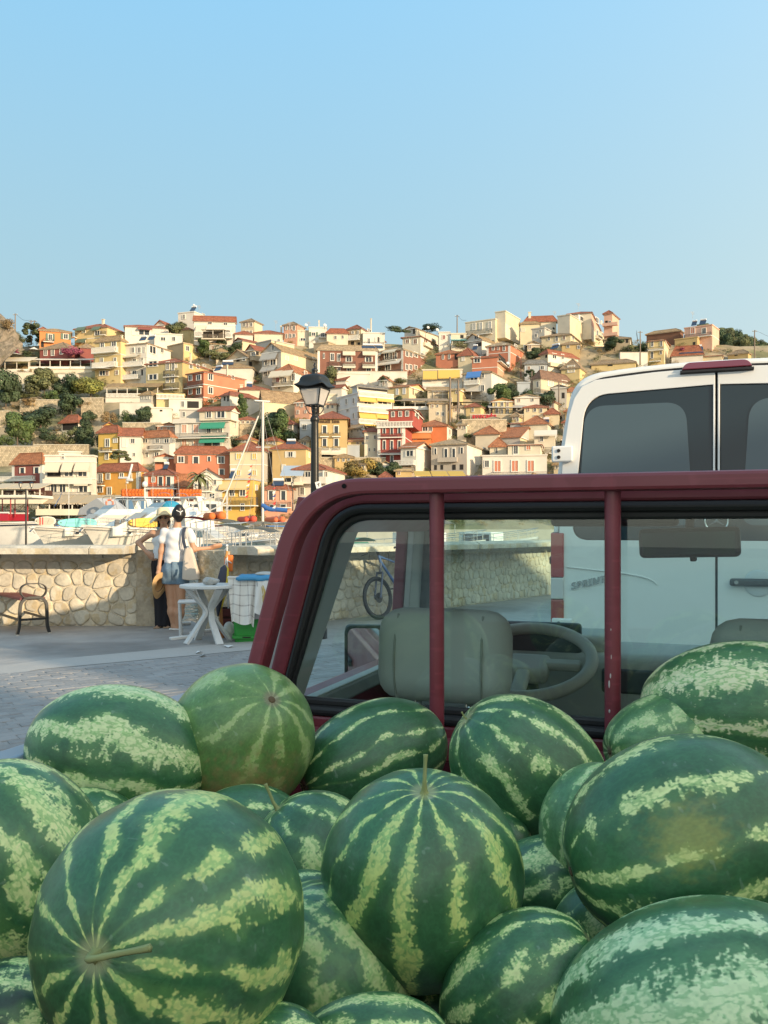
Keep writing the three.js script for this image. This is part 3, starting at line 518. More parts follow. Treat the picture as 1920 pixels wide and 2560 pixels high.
// khaki and terracotta
house('B', [62, 440, 755, 632, 960], { c: 'khaki', roof: 'hip', rc: 'red', rv: 552, cr: 'ochre', w: '84 632 105 62 w khaki; 84 768 105 62 w khaki; 270 638 36 90 d khaki; 325 640 36 92 d khaki; 270 770 36 90 d khaki; 325 770 36 90 d khaki; 365 665 24 40 s white; 505 655 40 60 w; 580 665 36 50 w; 650 668 30 26 w; 305 905 36 40 w', b: '260 735 145 62 i .9; 260 865 148 58 i .9', floors: [] , ch: '425 545 14' }, 'khaki three storey hotel with red hip roof and green balconies');
house('B', [490, 658, 1210, 738, 1050], { c: [.42, .12, .06], cr: 'terra', roof: 'hip', rc: 'red', rv: 688, rk: .7, th: 38, w: '700 760 55 75 w; 945 778 34 46 w; 700 900 55 76 w; 505 780 40 60 d; 585 775 50 60 d; 505 910 40 70 d; 585 910 50 70 d; 700 1030 60 30 w', b: '490 860 160 50 i 1.1; 490 1000 160 45 i 1.1', floors: [872, 1008], ch: '765 680 14', sol: '890 700 100 40' }, 'terracotta three storey building with cream bands');  // front is a darker terracotta: its shade is put into the colour
house('B', [760, 1165, 1165, 695, 860], { c: 'white', roof: 'hip', rc: 'ochre', rv: 636, th: 0, sol: '850 645 120 30' }, 'white house with ochre hip roof and a large solar panel');
house('B', [905, 1120, 1225, 590, 760], { c: 'stone', roof: 'gz', rc: 'tan', rv: 500, th: 30, w: '1000 600 34 40 k; 1060 590 40 40 w; 1130 640 30 50 k' }, 'old grey stone house half hidden in the trees');
house('B', [1110, 1180, 1330, 510, 740], { c: 'stone', roof: 'gz', rc: 'red2', rv: 455, th: 35, w: '1150 540 50 40 w; 1200 530 30 40 k', b: '1140 600 90 30 p' }, 'weathered house with red roof next to the old stone house');
house('B', [1265, 1462, 2080, 520, 880], { c: 'grey', cr: 'cream', roof: 'gz', rc: 'ochre', rv: 428, th: 33, w: '1365 465 30 60 w; 1290 625 40 55 d; 1345 615 70 65 d; 1285 740 40 60 d; 1345 735 60 50 d; 1500 580 40 48 s cream; 1590 582 40 48 s cream; 1785 595 40 50 s cream', a: '1268 545 80 80 grey 1.2; 1345 540 90 75 grey 1.2; 1268 690 80 55 grey 1.2; 1345 680 80 50 grey 1.2', floors: [535, 685] }, 'tall gabled house with grey awnings and a plain yellow side');  // grey of the awning front is shade put into its colour
house('B', [1370, 1590, 1900, 738, 960], { c: 'pale', cr: 'white', roof: 'hip', rc: 'orange', rv: 632, th: 24, w: '1410 800 40 60 s red; 1480 800 45 60 w; 1570 760 40 80 d; 1700 735 30 60 s brown; 1430 900 30 26 w', a: '1360 735 120 68 pale 1.5; 1475 730 120 62 pale 1.5', b: '1390 855 200 40 i 1.2' }, 'house with bright orange roof and two cream awnings left of the lamp');
house('B', [1030, 1330, 1330, 925, 1060], { c: 'pale', roof: 'hip', rc: 'red', rv: 868, sol: '1120 870 60 50', ch: '985 885 30' }, 'low red roof with solar heater behind the terracotta building');
house('B', [840, 930, 1240, 978, 1190], { c: 'grey', cr: 'white', roof: 'hip', rc: 'red2', rv: 920, rk: .8, th: 40, w: '870 985 16 60 k; 905 990 16 60 k' }, 'plain white house with red hip roof below the terracotta building');
house('B', [1250, 1275, 1690, 1040, 1200], { c: 'pale', cr: 'cream', roof: 'gz', rc: 'tan', rv: 915, rk: .9, th: 58, w: '1535 1055 22 28 w' }, 'cream house with a broad gable beside the yacht mast');
house('B', [170, 460, 465, 985, 1130], { c: 'yellow', roof: 'flat', th: -10, b: '172 985 290 40 b .3' }, 'yellow terrace wall with white balustrade under the khaki hotel');
house('B', [300, 640, 645, 1035, 1140], { c: 'white', roof: 'flat', th: -10, w: '425 1045 35 70 d; 490 1050 120 70 k', over: .2 }, 'white terrace house with laundry under a flat canopy');
house('B', [105, 330, 335, 1128, 1240], { c: 'white', roof: 'flat', th: -12, w: '205 1138 28 18 k' }, 'plain white wall with small vent above the orange roofed white house');
// top centre
house('C', [150, 300, 305, 325, 440], { c: 'pale', roof: 'flat', th: -4, w: '205 395 65 30 w', d: 240 }, 'low beige house with satellite dish on the skyline');
house('C', [300, 485, 490, 290, 430], { c: 'white', roof: 'flat', th: -4, w: '325 335 46 40 o dgreen; 420 340 46 46 w', ch: '407 215 12', b: '400 365 80 25 i' }, 'white block with tall flue pipe and green shutters on the skyline');
house('C', [485, 705, 710, 342, 480], { c: 'pale', roof: 'hip', rc: 'red', rv: 290, th: -4, w: '560 370 30 40 w; 640 365 22 40 w', sol: '560 350 40 40' }, 'pale house with long red roof right of the white block');
house('C', [700, 840, 1090, 288, 480], { c: 'tan', cr: 'pale', roof: 'hip', rc: 'red2', rv: 235, w: '740 322 30 30 w; 800 318 20 50 d; 905 305 40 30 w; 735 430 34 40 k; 805 440 26 30 k', b: '722 375 110 42 b 1.2', ch: '1020 190 12' }, 'beige house with dark red roof and white pipe chimney on the skyline');
house('C', [860, 1085, 1090, 350, 490], { c: 'white', roof: 'flat', th: -6, w: '912 395 22 70 d; 985 388 14 50 s white; 1012 385 15 55 k; 1035 388 14 50 s white', b: '870 440 210 28 i .5' }, 'white cube house above the maroon hotel');
house('C', [350, 500, 680, 440, 540], { c: 'stone', cr: 'tan', roof: 'flat', th: 30 }, 'bare brown stone block behind the maroon hotel');
house('C', [390, 1010, 1015, 520, 760], { c: [.25, .115, .08], roof: 'hip', rc: 'pale', rv: 466, th: -4, quoin: 1, w: '520 550 44 85 d; 590 555 36 85 d; 680 590 70 55 w; 880 590 80 55 w; 515 690 44 50 d; 590 690 36 50 d; 690 705 60 40 w; 890 705 60 40 w; 445 550 20 60 w', b: '510 640 130 50 i .8; 655 645 130 50 i 1; 850 648 135 50 i 1; 510 740 480 30 i 1', a: '650 528 130 45 pale; 855 525 135 48 pale; 650 662 130 42 pale; 855 665 130 40 pale', sol: '850 470 220 36' }, 'long maroon hotel wing with pale roof and cream awnings');
house('C', [1010, 1275, 1510, 505, 760], { c: [.30, .16, .11], cr: [.25, .115, .08], roof: 'hip', rc: 'pale', rv: 440, th: 33, quoin: 1, w: '1295 530 34 58 w; 1338 533 32 60 w; 1382 540 44 55 w; 1455 545 34 60 w; 1295 664 32 64 w; 1336 668 32 60 w; 1385 675 36 50 w; 1458 682 34 30 w; 1080 545 55 75 d; 1140 540 30 80 d; 1185 540 30 75 d; 1090 670 60 60 d', a: '1000 540 70 42 pale; 1080 515 140 32 pale; 1020 620 250 50 white 1.6', b: '1080 615 140 12 i .9;1010 740 270 40 i 1' }, 'square maroon hotel block with white window frames');
house('C', [1270, 1455, 1680, 368, 560], { c: 'pale', cr: 'white', roof: 'hip', rc: 'red2', rv: 350, th: 24, w: '1300 408 44 42 s; 1380 402 46 58 s; 1482 400 48 88 s; 1573 408 44 80 s; 1530 570 60 30 k', b: '1480 490 170 20 p .8', over: .5 }, 'white house with brown shutters right of the hotel');
house('C', [1290, 1400, 1660, 285, 400], { c: 'grey', cr: 'pale', roof: 'gz', rc: 'tan', rv: 270, th: 35, w: '1380 300 20 50 k' }, 'pale house under the leafy roof pergola on the skyline');
// white tower with yellow awnings
house('C', [590, 800, 1165, 970, 1300], { c: [.60, .60, .58], cr: 'white', roof: 'flat', th: 58, w: '598 1022 10 70 w; 612 1022 10 70 w; 680 1025 22 60 w; 755 1015 22 60 w; 755 1170 22 60 w; 690 1130 30 30 w; 860 1050 90 30 d; 1000 1050 120 30 d', a: '805 980 180 70 gold 1.0; 982 980 180 70 gold 1.0; 805 1132 180 92 gold 1.0; 980 1132 140 92 gold 1.0; 805 1255 170 40 gold 1.0', b: '800 968 365 45 b .7; 798 1122 368 50 b 1.0; 798 1250 368 40 b 1.0', floors: [1100, 1230] }, 'white tower house with bright yellow awnings');  // left wall greyed to stand for its shade, right wall kept white
house('C', [750, 800, 1110, 885, 960], { c: 'bluegrey', cr: 'pale', roof: 'hip', rc: 'grey', rv: 845, rk: .5, th: 58, d: 196, sink: .5, w: '810 900 300 40 k' }, 'roof pavilion with grey sheet roof on top of the yellow awning tower');
house('C', [1115, 1335, 1520, 888, 1050], { c: 'yellow', cr: 'cream', roof: 'gx', rc: 'red', rv: 838, th: 26, w: '1202 918 30 66 s bluegrey; 1272 912 34 66 s bluegrey; 1374 918 10 64 k' }, 'small yellow house with gable end right of the tower');
house('C', [590, 925, 930, 770, 860], { c: 'white', roof: 'flat', th: -6 }, 'long white retaining house under the maroon hotel');
house('C', [580, 680, 745, 822, 900], { c: 'white', roof: 'gx', rc: 'red2', rv: 775 }, 'small white shed with red roof under the maroon hotel');
house('C', [505, 640, 700, 900, 1000], { c: 'white', roof: 'gx', rc: 'red2', rv: 865 }, 'white lean-to house right behind the lamp top');
house('C', [470, 590, 592, 985, 1120], { c: 'pale', roof: 'flat', th: -6, w: '530 1100 12 40 k; 580 1095 10 40 k' }, 'pale house between the lamp and the yellow awning tower');
house('D', [25, 440, 445, 725, 890], { c: 'white', roof: 'flat', fc: 'pale', th: 4, w: '60 780 60 40 w; 300 770 60 45 w', a: '30 735 150 85 gold 1.1; 188 722 225 88 gold 1.1', b: '30 880 410 45 b 1' }, 'white terrace house with a long mustard awning');
// upper right
house('D', [470, 780, 1038, 200, 420], { c: 'pale', cr: 'cream', roof: 'flat', th: 30, w: '545 238 36 75 s grey; 612 232 36 80 s grey; 705 222 36 85 s grey', b: '490 315 260 45 i 1', floors: [195] }, 'big cream cube house with mottled blank side wall');
house('D', [780, 885, 1036, 118, 240], { c: 'pale', cr: 'cream', roof: 'flat', th: 30, d: 239.5 }, 'raised stair head on top of the cream cube house');
house('D', [320, 480, 490, 352, 460], { c: 'pale', roof: 'flat', th: 4, w: '418 362 34 34 k', d: 236 }, 'little flat house with turquoise awning left of the cream cube');
house('D', [195, 310, 315, 338, 470], { c: 'white', roof: 'flat', th: 4, w: '230 362 36 50 s maroon' }, 'white house corner with dark red shutter');
house('D', [455, 640, 870, 405, 560], { c: 'grey', cr: 'white', roof: 'gz', rc: 'ochre', rv: 335, th: 38, w: '560 370 50 40 w; 580 440 60 40 k' }, 'gabled white house under the cream cube');
house('D', [165, 395, 500, 540, 680], { c: 'terra', cr: 'pale', roof: 'hip', rc: 'orange', rv: 488, th: 22, w: '228 568 24 50 d; 292 562 24 52 d; 360 558 30 60 k', floors: [] }, 'small terracotta house with shallow orange roof');
house('D', [395, 545, 720, 565, 720], { c: 'cream', roof: 'hip', rc: 'red', rv: 475, th: 24, w: '432 585 34 50 s white', sol: '520 475 50 45' }, 'cream house with red roof and tilted solar heater');
house('D', [690, 935, 1120, 455, 690], { c: [.50, .19, .11], cr: 'terra', roof: 'hip', rc: 'pale', rv: 395, th: 27, quoin: 1, w: '745 468 30 55 d; 858 456 28 75 d; 978 458 24 48 d; 1075 468 22 50 d; 800 470 24 50 s', floors: [540] }, 'brick red two storey house with cream corners');
house('D', [540, 800, 1078, 580, 850], { c: 'terra', cr: 'salmon', roof: 'hip', rc: 'red', rv: 530, rk: .6, th: 20, w: '556 588 75 65 w; 965 600 34 60 d; 1020 610 24 60 d; 815 585 70 100 k; 885 730 20 40 w', b: '800 660 140 30 i 1; 960 680 110 40 i .8', floors: [695] }, 'terracotta house with porch and outside stairs');
house('D', [450, 740, 965, 740, 1010], { c: 'white', cr: 'white', roof: 'hip', rc: 'ochre', rv: 672, rk: .6, th: 26, w: '515 800 90 50 w; 630 880 40 70 w; 640 750 30 60 w', a: '490 742 150 62 blue 1.2', b: '470 840 150 36 b 1' }, 'white house with a blue awning');
house('D', [1040, 1240, 1255, 238, 420], { c: 'cream', roof: 'hip', rc: 'ochre', rv: 212, th: 8, w: '1050 290 40 40 s cream' }, 'low cream house right of the cream cube');
house('D', [1080, 1415, 1420, 215, 330], { c: 'pale', roof: 'hip', rc: 'red', rv: 152, th: 9, d: 246, ch: '1140 118 26' }, 'long red roof with chimney on the skyline');
house('D', [1150, 1290, 1425, 290, 450], { c: 'grey', cr: 'grey', roof: 'flat', th: 32, w: '1310 290 20 26 k; 1375 285 20 20 k; 1190 350 26 40 w; 1235 310 24 26 w' }, 'plain grey house with few small windows');
house('D', [1260, 1560, 1680, 350, 520], { c: 'cream', roof: 'hip', rc: 'tan', rv: 302, w: '1325 378 26 44 w; 1402 372 32 60 d; 1480 370 30 46 s; 1570 375 24 40 w', over: .5 }, 'cream house with low tan roof below the yellow cube');
house('D', [1470, 1650, 1665, 448, 560], { c: 'ochre', roof: 'hip', rc: 'tan', rv: 405, th: 14, w: '1520 465 34 34 w; 1630 470 30 40 w' }, 'tan house with brown hip roof near the van');
house('D', [1248, 1325, 1640, 548, 740], { c: 'cream', cr: 'white', roof: 'hip', rc: 'red', rv: 482, rk: .8, th: 52, w: '1365 552 50 60 w; 1460 560 30 60 w; 1300 570 20 30 k', sol: '1410 475 100 40', b: '1330 660 130 30 p .8' }, 'white house with red roof topped by a solar heater near the van');
house('D', [1085, 1320, 1325, 655, 790], { c: 'bluegrey', roof: 'hip', rc: 'grey', rv: 610, th: 8, w: '1115 685 30 50 s brown; 1245 682 44 44 w' }, 'shabby grey house with dark grey roof');
house('E', [10, 155, 345, 535, 620], { c: 'yellow', cr: 'yellow', roof: 'hip', rc: 'tan', rv: 450, w: '60 520 60 60 s cream; 380 520 40 10 w' }, 'yellow house with tan roof just left of the van roof');
house('E', [250, 600, 610, 490, 560], { c: 'yellow', roof: 'hip', rc: 'tan', rv: 452, th: 20, w: '380 515 40 12 k' }, 'yellow wall with tan roof behind the van roof');
house('D', [1170, 1250, 1580, 805, 960], { c: 'pale', cr: 'beige', roof: 'hip', rc: 'brown', rv: 712, th: 48, w: '1320 838 60 60 s grey; 1465 835 60 50 s grey; 1210 840 26 70 d', b: '1180 945 250 40 i 1' }, 'beige house with wide brown tile roof');
house('D', [1010, 1140, 1150, 860, 990], { c: 'bluegrey', roof: 'flat', th: 8 }, 'pale blue shed between trees');
house('D', [1365, 1520, 1535, 900, 1080], { c: 'grey', roof: 'gz', rc: 'grey', rv: 870, th: 14, w: '1470 960 30 60 k' }, 'grey gabled house touching the van edge');
house('E', [-20, 78, 355, 120, 330], { c: [.50, .46, .38], cr: 'cream', roof: 'flat', th: 33, w: '145 142 92 50 w; 278 140 30 46 w; 326 255 12 30 w; 285 235 20 50 w; 322 165 12 30 s cream', b: '280 290 34 20 i' }, 'large pale yellow cube house with wide window strip');  // left wall duller than the cream one: shade painted into its tone
house('E', [60, 250, 350, 95, 200], { c: 'pale', cr: 'pink', roof: 'hip', rc: 'red', rv: 66, th: 20, d: 247 }, 'red roof floor on top of the yellow cube house');
house('E', [350, 415, 470, 100, 300], { c: 'pink', cr: 'pink', roof: 'hip', rc: 'red', rv: 72, w: '360 165 20 40 k; 390 165 18 40 w', b: '345 185 120 20 p 1; 350 265 115 20 p 1' }, 'slim pink apartment block on the skyline');
house('E', [350, 560, 690, 300, 390], { c: 'stone', cr: 'white', roof: 'hip', rc: 'tan', rv: 262, w: '525 312 20 30 k; 610 308 18 30 k', th: 18 }, 'low old house with stone roof behind small trees');
house('E', [690, 960, 985, 240, 320], { c: 'brown', roof: 'hip', rc: 'ochre', rv: 212, d: 246 }, 'brown pergola roof on the skyline left of the pink cube');
house('E', [700, 830, 960, 315, 500], { c: 'yellow', cr: 'cream', roof: 'gx', rc: 'red', rv: 255, th: 24, w: '725 325 22 50 d; 798 318 20 55 d; 722 410 24 60 d brown; 795 405 20 30 w', b: '705 380 120 22 i 1; 715 470 90 20 i 1', floors: [385] }, 'yellow house with red roof and blank gable side');
house('E', [915, 1095, 1160, 298, 400], { c: 'ochre', roof: 'flat', w: '1060 335 20 30 k', d: 236 }, 'ochre ruin wall below the pink cube');
house('E', [992, 1212, 1268, 200, 370], { c: 'pink', cr: 'pink', roof: 'flat', w: '1040 218 38 54 s terra; 1130 222 38 50 d', b: '995 272 215 24 i 1', sol: '1040 150 40 40; 1090 150 50 40', floors: [280] }, 'pale pink cube house with two solar heaters on its roof');
house('E', [890, 1140, 1215, 430, 520], { c: 'white', roof: 'hip', rc: 'red', rv: 352, sol: '960 365 180 60', th: 18 }, 'low red roof covered with solar panels');
house('E', [1140, 1290, 1395, 435, 520], { c: 'cream', cr: 'cream', roof: 'gx', rc: 'red', rv: 372, th: 24 }, 'red roofed house with cream gable behind the van');
house('E', [1340, 1500, 1525, 415, 500], { c: 'ochre', roof: 'hip', rc: 'tan', rv: 382, w: '1392 425 24 20 k' }, 'small ochre house on the skyline above the van');
// lower left
house('F', [640, 810, 830, 222, 330], { c: 'white', roof: 'hip', rc: 'red', rv: 145, w: '650 232 160 80 k', over: .6 }, 'little red roof shelter among dark trees');
house('F', [1020, 1225, 1265, 325, 640], { c: 'gold', roof: 'hip', rc: 'red', rv: 222, rk: .7, w: '1090 400 50 90 d; 1175 395 48 50 s grey; 1090 540 40 80 d; 1168 560 40 50 w', b: '1060 495 110 40 i 1', floors: [515] }, 'golden yellow house with a dormer in its red roof');
house('F', [1075, 1190, 1195, 272, 330], { c: 'gold', roof: 'gz', rc: 'red', rv: 232, th: -18, d: 176, sink: 0, dp: 3, w: '1090 280 34 36 w; 1130 280 34 36 w' }, 'round topped yellow dormer on the golden house');
house('F', [1240, 1460, 1500, 365, 640], { c: 'white', roof: 'gx', rc: 'red', rv: 265, rk: .85, w: '1268 395 46 98 s white; 1352 398 50 55 w; 1380 545 26 40 w', th: -6 }, 'tall white house with plain red roof');
house('G', [-10, 305, 360, 372, 640], { c: 'white', roof: 'hip', rc: 'orange', rv: 304, w: '25 402 62 45 o grey; 155 402 50 46 o grey; 248 402 60 46 o grey; 325 402 34 46 w; 55 540 36 56 w; 150 542 50 50 w', b: '98 485 142 30 i 1' }, 'white house with orange tile roof and grey shutters');
house('F', [125, 440, 475, 650, 880], { c: 'maroon', roof: 'hip', rc: 'orange', rv: 540, w: '205 698 58 62 a; 352 692 60 70 a; 90 872 70 30 w; 220 872 70 30 w', b: '0 800 370 34 b .8', quoin: 1 }, 'maroon house with orange roof and white corner stones');
house('F', [465, 962, 1000, 585, 1040], { c: 'white', roof: 'flat', th: 0, w: '490 735 140 60 k; 660 735 110 60 w; 800 730 115 66 w; 520 862 80 100 w; 610 862 80 100 w; 690 862 70 100 s pale; 810 880 110 80 w; 640 555 30 60 d', a: '475 648 158 90 pale 1.2; 652 648 115 88 pale 1.2; 785 648 152 85 pale 1.2; 790 815 145 62 pale 1.2', b: '470 830 490 34 p 1.2; 540 960 410 40 i 1.2', floors: [640, 815, 975] }, 'white apartment building with cream awnings on the waterfront');
house('F', [610, 838, 845, 548, 640], { c: 'white', roof: 'flat', th: -16, d: 160, sink: .5, w: '638 558 34 62 s brown' }, 'roof room of the white waterfront apartments');
house('F', [985, 1440, 1510, 722, 1010], { c: [.66, .33, .07], roof: 'hip', rc: 'red', rv: 645, w: '1015 760 52 105 d; 1100 758 46 68 w maroon; 1240 755 46 60 w; 1340 755 30 60 w; 1435 750 20 80 w; 1010 900 60 60 w; 1110 900 50 90 d', b: '990 865 100 20 i 1', quoin: 1 }, 'orange yellow house with red roof behind the grey ferry');
house('G', [50, 350, 472, 765, 1060], { c: [.58, .13, .05], cr: 'red', roof: 'hip', rc: 'red2', rv: 695, th: 8, w: '185 785 58 108 a; 270 785 56 108 a; 120 795 40 60 w; 180 930 60 75 a; 275 930 56 75 a; 370 930 50 70 w; 415 850 26 60 w', b: '60 905 330 12 i .8', quoin: 1, sol: '225 690 50 26', floors: [905] }, 'bright terracotta house with white door frames on the waterfront');
// lower centre
house('G', [362, 930, 1022, 195, 490], { c: 'white', cr: 'pale', roof: 'flat', th: 12, w: '430 250 60 98 s salmon; 552 250 60 98 s salmon; 432 412 58 70 s salmon; 552 412 58 70 s salmon; 690 290 50 56 w; 805 290 54 50 w; 640 440 220 40 w; 975 240 14 44 w', a: '640 210 255 80 green 1.2; 635 370 262 66 green 1.2', b: '360 350 560 44 i 1.2; 345 200 580 30 p .4', floors: [205, 365] }, 'white block with two green awnings');
house('G', [615, 940, 1018, 98, 205], { c: 'pale', cr: 'white', roof: 'gx', rc: 'red2', rv: 52, th: 12, d: 178, sink: 0, w: '685 110 60 80 d brown; 790 110 100 80 d' }, 'roof apartment with red tiles on the green awning block');
house('G', [410, 615, 618, 110, 200], { c: 'grey', roof: 'flat', th: -10, d: 182, w: '440 120 30 60 w' }, 'grey terrace room left of the roof apartment');
house('G', [372, 925, 930, 548, 800], { c: 'terra', roof: 'hip', rc: 'red', rv: 478, th: -6, w: '388 580 74 74 o brown; 545 580 70 80 a; 698 582 38 56 a; 800 580 80 82 w brown; 815 712 64 66 a' }, 'long terracotta house with white framed windows');
house('G', [155, 365, 372, 590, 770], { c: 'terra', roof: 'gz', rc: 'red2', rv: 555, th: -10, w: '160 625 135 26 k', a: '155 588 145 44 pale 1.1' }, 'low terracotta annex with striped awning');
house('G', [932, 1288, 1390, 515, 850], { c: 'cream', cr: 'grey', roof: 'hip', rc: 'red', rv: 412, th: 4, w: '995 550 60 68 s gold; 1160 550 52 68 s gold; 1000 725 46 60 s gold; 1160 725 50 60 s gold', floors: [670] }, 'cream house with yellow shutters behind the mast');  // grey right wall paints in the shaded side of the cream house
house('G', [375, 555, 560, 880, 1050], { c: 'terra', roof: 'gx', rc: 'orange', rv: 765, th: -6 }, 'steep orange roof beside the palm');
house('G', [555, 850, 855, 805, 1170], { c: 'white', roof: 'gz', rc: 'red2', rv: 708, th: -4, w: '672 828 46 104 d; 762 826 34 58 w; 712 965 70 60 o grey; 700 1080 60 70 d', b: '640 930 110 14 i .6' }, 'white gabled house behind the palm tree');
house('G', [832, 1175, 1255, 830, 1170], { c: 'gold', cr: 'gold', roof: 'flat', fc: 'grey', th: 6, w: '925 920 60 80 d; 1030 920 70 80 d; 880 1085 70 60 d; 1040 1070 46 80 w; 1190 880 24 60 w', a: '835 842 290 76 yellow 1.2; 845 1035 110 50 gold 1', b: '832 1012 395 80 i 1.3', sol: '915 735 60 90' }, 'golden yellow shop house with long awning');
house('G', [1290, 1565, 1590, 912, 1170], { c: 'salmon', roof: 'hip', rc: 'red', rv: 868, w: '1328 932 60 108 a; 1456 932 62 108 a; 1340 1080 50 70 a; 1450 1078 70 72 a', b: '1290 1060 280 52 i .8', sol: '1370 840 120 50', th: 3 }, 'small salmon house with two balcony doors');
house('H', [335, 682, 755, 492, 830], { c: 'ochre', cr: 'yellow', roof: 'hip', rc: 'red', rv: 408, th: 8, w: '495 535 58 60 o white; 432 668 44 76 s white; 708 540 12 60 w', sol: '462 425 100 44' }, 'ochre house with white shutters left of the lamp post');
house('H', [556, 880, 1085, 708, 1120], { c: 'white', cr: 'white', roof: 'hip', rc: 'red', rv: 636, th: 12, w: '670 740 70 70 w; 860 738 46 70 w; 620 900 50 90 d', b: '560 800 350 60 p 1.2', sol: '700 640 60 50' }, 'white villa with red roof behind the lamp post');
house('H', [800, 1112, 1122, 182, 600], { c: 'ochre', roof: 'hip', rc: 'red2', rv: 98, th: -2, w: '850 262 54 88 a; 970 262 56 88 a; 850 394 54 88 a; 970 394 56 88 a; 830 565 210 24 k', b: '832 345 90 34 i .7; 955 345 88 34 i .7; 832 488 90 40 i .7; 955 488 88 40 i .7', a: '830 495 110 62 pale 1; 940 495 165 65 pale 1', over: .6 }, 'ochre inn with four dark balcony windows right of the lamp post');
house('H', [620, 760, 765, 215, 400], { c: 'bluegrey', roof: 'flat', th: -4, w: '640 250 50 60 w' }, 'grey house in shade behind the lamp post');
house('H', [1290, 1440, 1445, 320, 600], { c: 'pale', roof: 'hip', rc: 'red2', rv: 280, th: -2, w: '1300 368 36 46 w bluegrey; 1384 364 30 46 w; 1330 495 20 40 w; 1384 495 20 40 w' }, 'narrow pale house left of the red balcony house');
house('I', [-20, 205, 290, 185, 520], { c: 'red', roof: 'flat', th: 10, w: '22 205 28 75 a; 84 205 28 80 a; 146 205 30 75 a; 22 332 28 80 a; 84 332 28 80 a; 146 332 30 80 a; 256 205 26 60 a; 20 460 30 40 k; 84 455 30 60 a', b: '-10 285 205 24 i .7; -10 425 205 24 i .7; -25 182 300 42 b .4', floors: [310, 440], quoin: 1 }, 'dark red house with white trimmed balcony doors');
house('I', [70, 270, 355, 70, 190], { c: 'red', roof: 'gx', rc: 'red2', rv: 58, rk: .6, th: 10, d: 170, sink: .5, w: '92 96 32 46 w; 152 94 32 46 w; 208 90 34 48 w; 288 84 30 64 a' }, 'dark red upper floor behind the white balustrade');
house('I', [300, 555, 680, 205, 350], { c: [.62, .20, .08], cr: 'white', roof: 'hip', rc: 'orange', rv: 148, th: 16, w: '350 215 50 46 w; 405 215 30 46 w; 566 240 16 50 s brown; 634 244 16 46 s brown' }, 'orange house with white side wall');
house('I', [205, 420, 425, 272, 370], { c: 'orange', roof: 'flat', fc: 'pale', th: 4, w: '275 300 32 30 w; 350 298 34 30 w', b: '210 285 210 30 p .6' }, 'orange balcony house with pale parapet');
house('I', [172, 300, 422, 385, 620], { c: 'white', cr: 'white', roof: 'gx', rc: 'orange', rv: 335, th: 26, w: '212 418 72 52 w; 200 540 70 60 d; 272 545 28 50 d', b: '135 505 165 32 b 1.2' }, 'white gabled house with orange roof and balcony');
house('I', [424, 720, 930, 355, 620], { c: [.44, .385, .32], cr: 'white', roof: 'hip', rc: 'pale', rv: 303, th: 20, w: '448 396 24 56 a; 530 396 34 96 a; 596 394 32 98 a; 666 390 26 54 a; 450 540 22 40 k; 502 538 22 40 k; 600 536 28 44 k; 662 534 30 44 k; 855 395 20 40 w', b: '485 500 160 8 p .7' }, 'unfinished beige house with empty window openings');
house('I', [850, 1385, 1425, 462, 640], { c: 'white', roof: 'flat', th: 9, w: '866 498 42 64 w; 942 498 66 104 s terra; 1086 496 66 104 s terra; 1218 496 66 104 s terra', b: '925 600 500 30 i .8' }, 'long white house with three orange doors');
house('I', [1060, 1330, 1370, 362, 465], { c: 'pale', roof: 'gx', rc: 'red', rv: 330, th: 12, d: 163, sink: .5, w: '1106 375 42 78 d brown; 1210 370 44 46 s terra' }, 'upper flat with red roof on the long white house');
house('I', [910, 1050, 1060, 380, 480], { c: 'pale', roof: 'hip', rc: 'orange', rv: 300, th: 10, w: '957 390 20 60 d' }, 'low red roof behind the unfinished beige house');
house('I', [792, 985, 1110, 272, 350], { c: 'pale', roof: 'hip', rc: 'orange', rv: 198, th: 20 }, 'wide orange roof below the red restaurant sign');
house('I', [980, 1160, 1290, 298, 370], { c: 'grey', cr: 'cream', roof: 'gx', rc: 'orange', rv: 195, th: 24 }, 'steep orange roof with cream gable');
house('I', [1180, 1390, 1485, 190, 290], { c: 'pale', roof: 'hip', rc: 'orange', rv: 112, th: 20, sol: '1290 160 50 40' }, 'orange roof with solar heater near the van');
house('I', [1368, 1485, 1520, 108, 190], { c: 'cream', roof: 'hip', rc: 'red', rv: 55, th: 14 }, 'red roof cut off by the van edge');
house('I', [1280, 1450, 1490, 290, 450], { c: 'pale', roof: 'flat', th: 13, w: '1325 300 32 46 d; 1450 290 20 60 d', b: '1370 395 90 46 i .8', a: '1280 250 190 42 white 1' }, 'cream flat with a white canopy beside the van');
house('I', [1080, 1190, 1260, 185, 260], { c: 'bluegrey', roof: 'gx', rc: 'red', rv: 163, th: 20 }, 'little red roof between two orange roofs');

// lettering on two buildings
{
  const inn = scene.children.find((o) => o.userData.label?.startsWith('ochre inn')), letters = textGeo('Small Inn', .66, .1, SERIF);
  const p = at(PU('H', 925), PVv('H', 240), -inn.position.z), m = part(inn, 'lettering', letters, M([.10, .05, .03], .8)); m.position.set(inn.worldToLocal(p.clone()).x - .1, p.y - inn.position.y, .06);
}

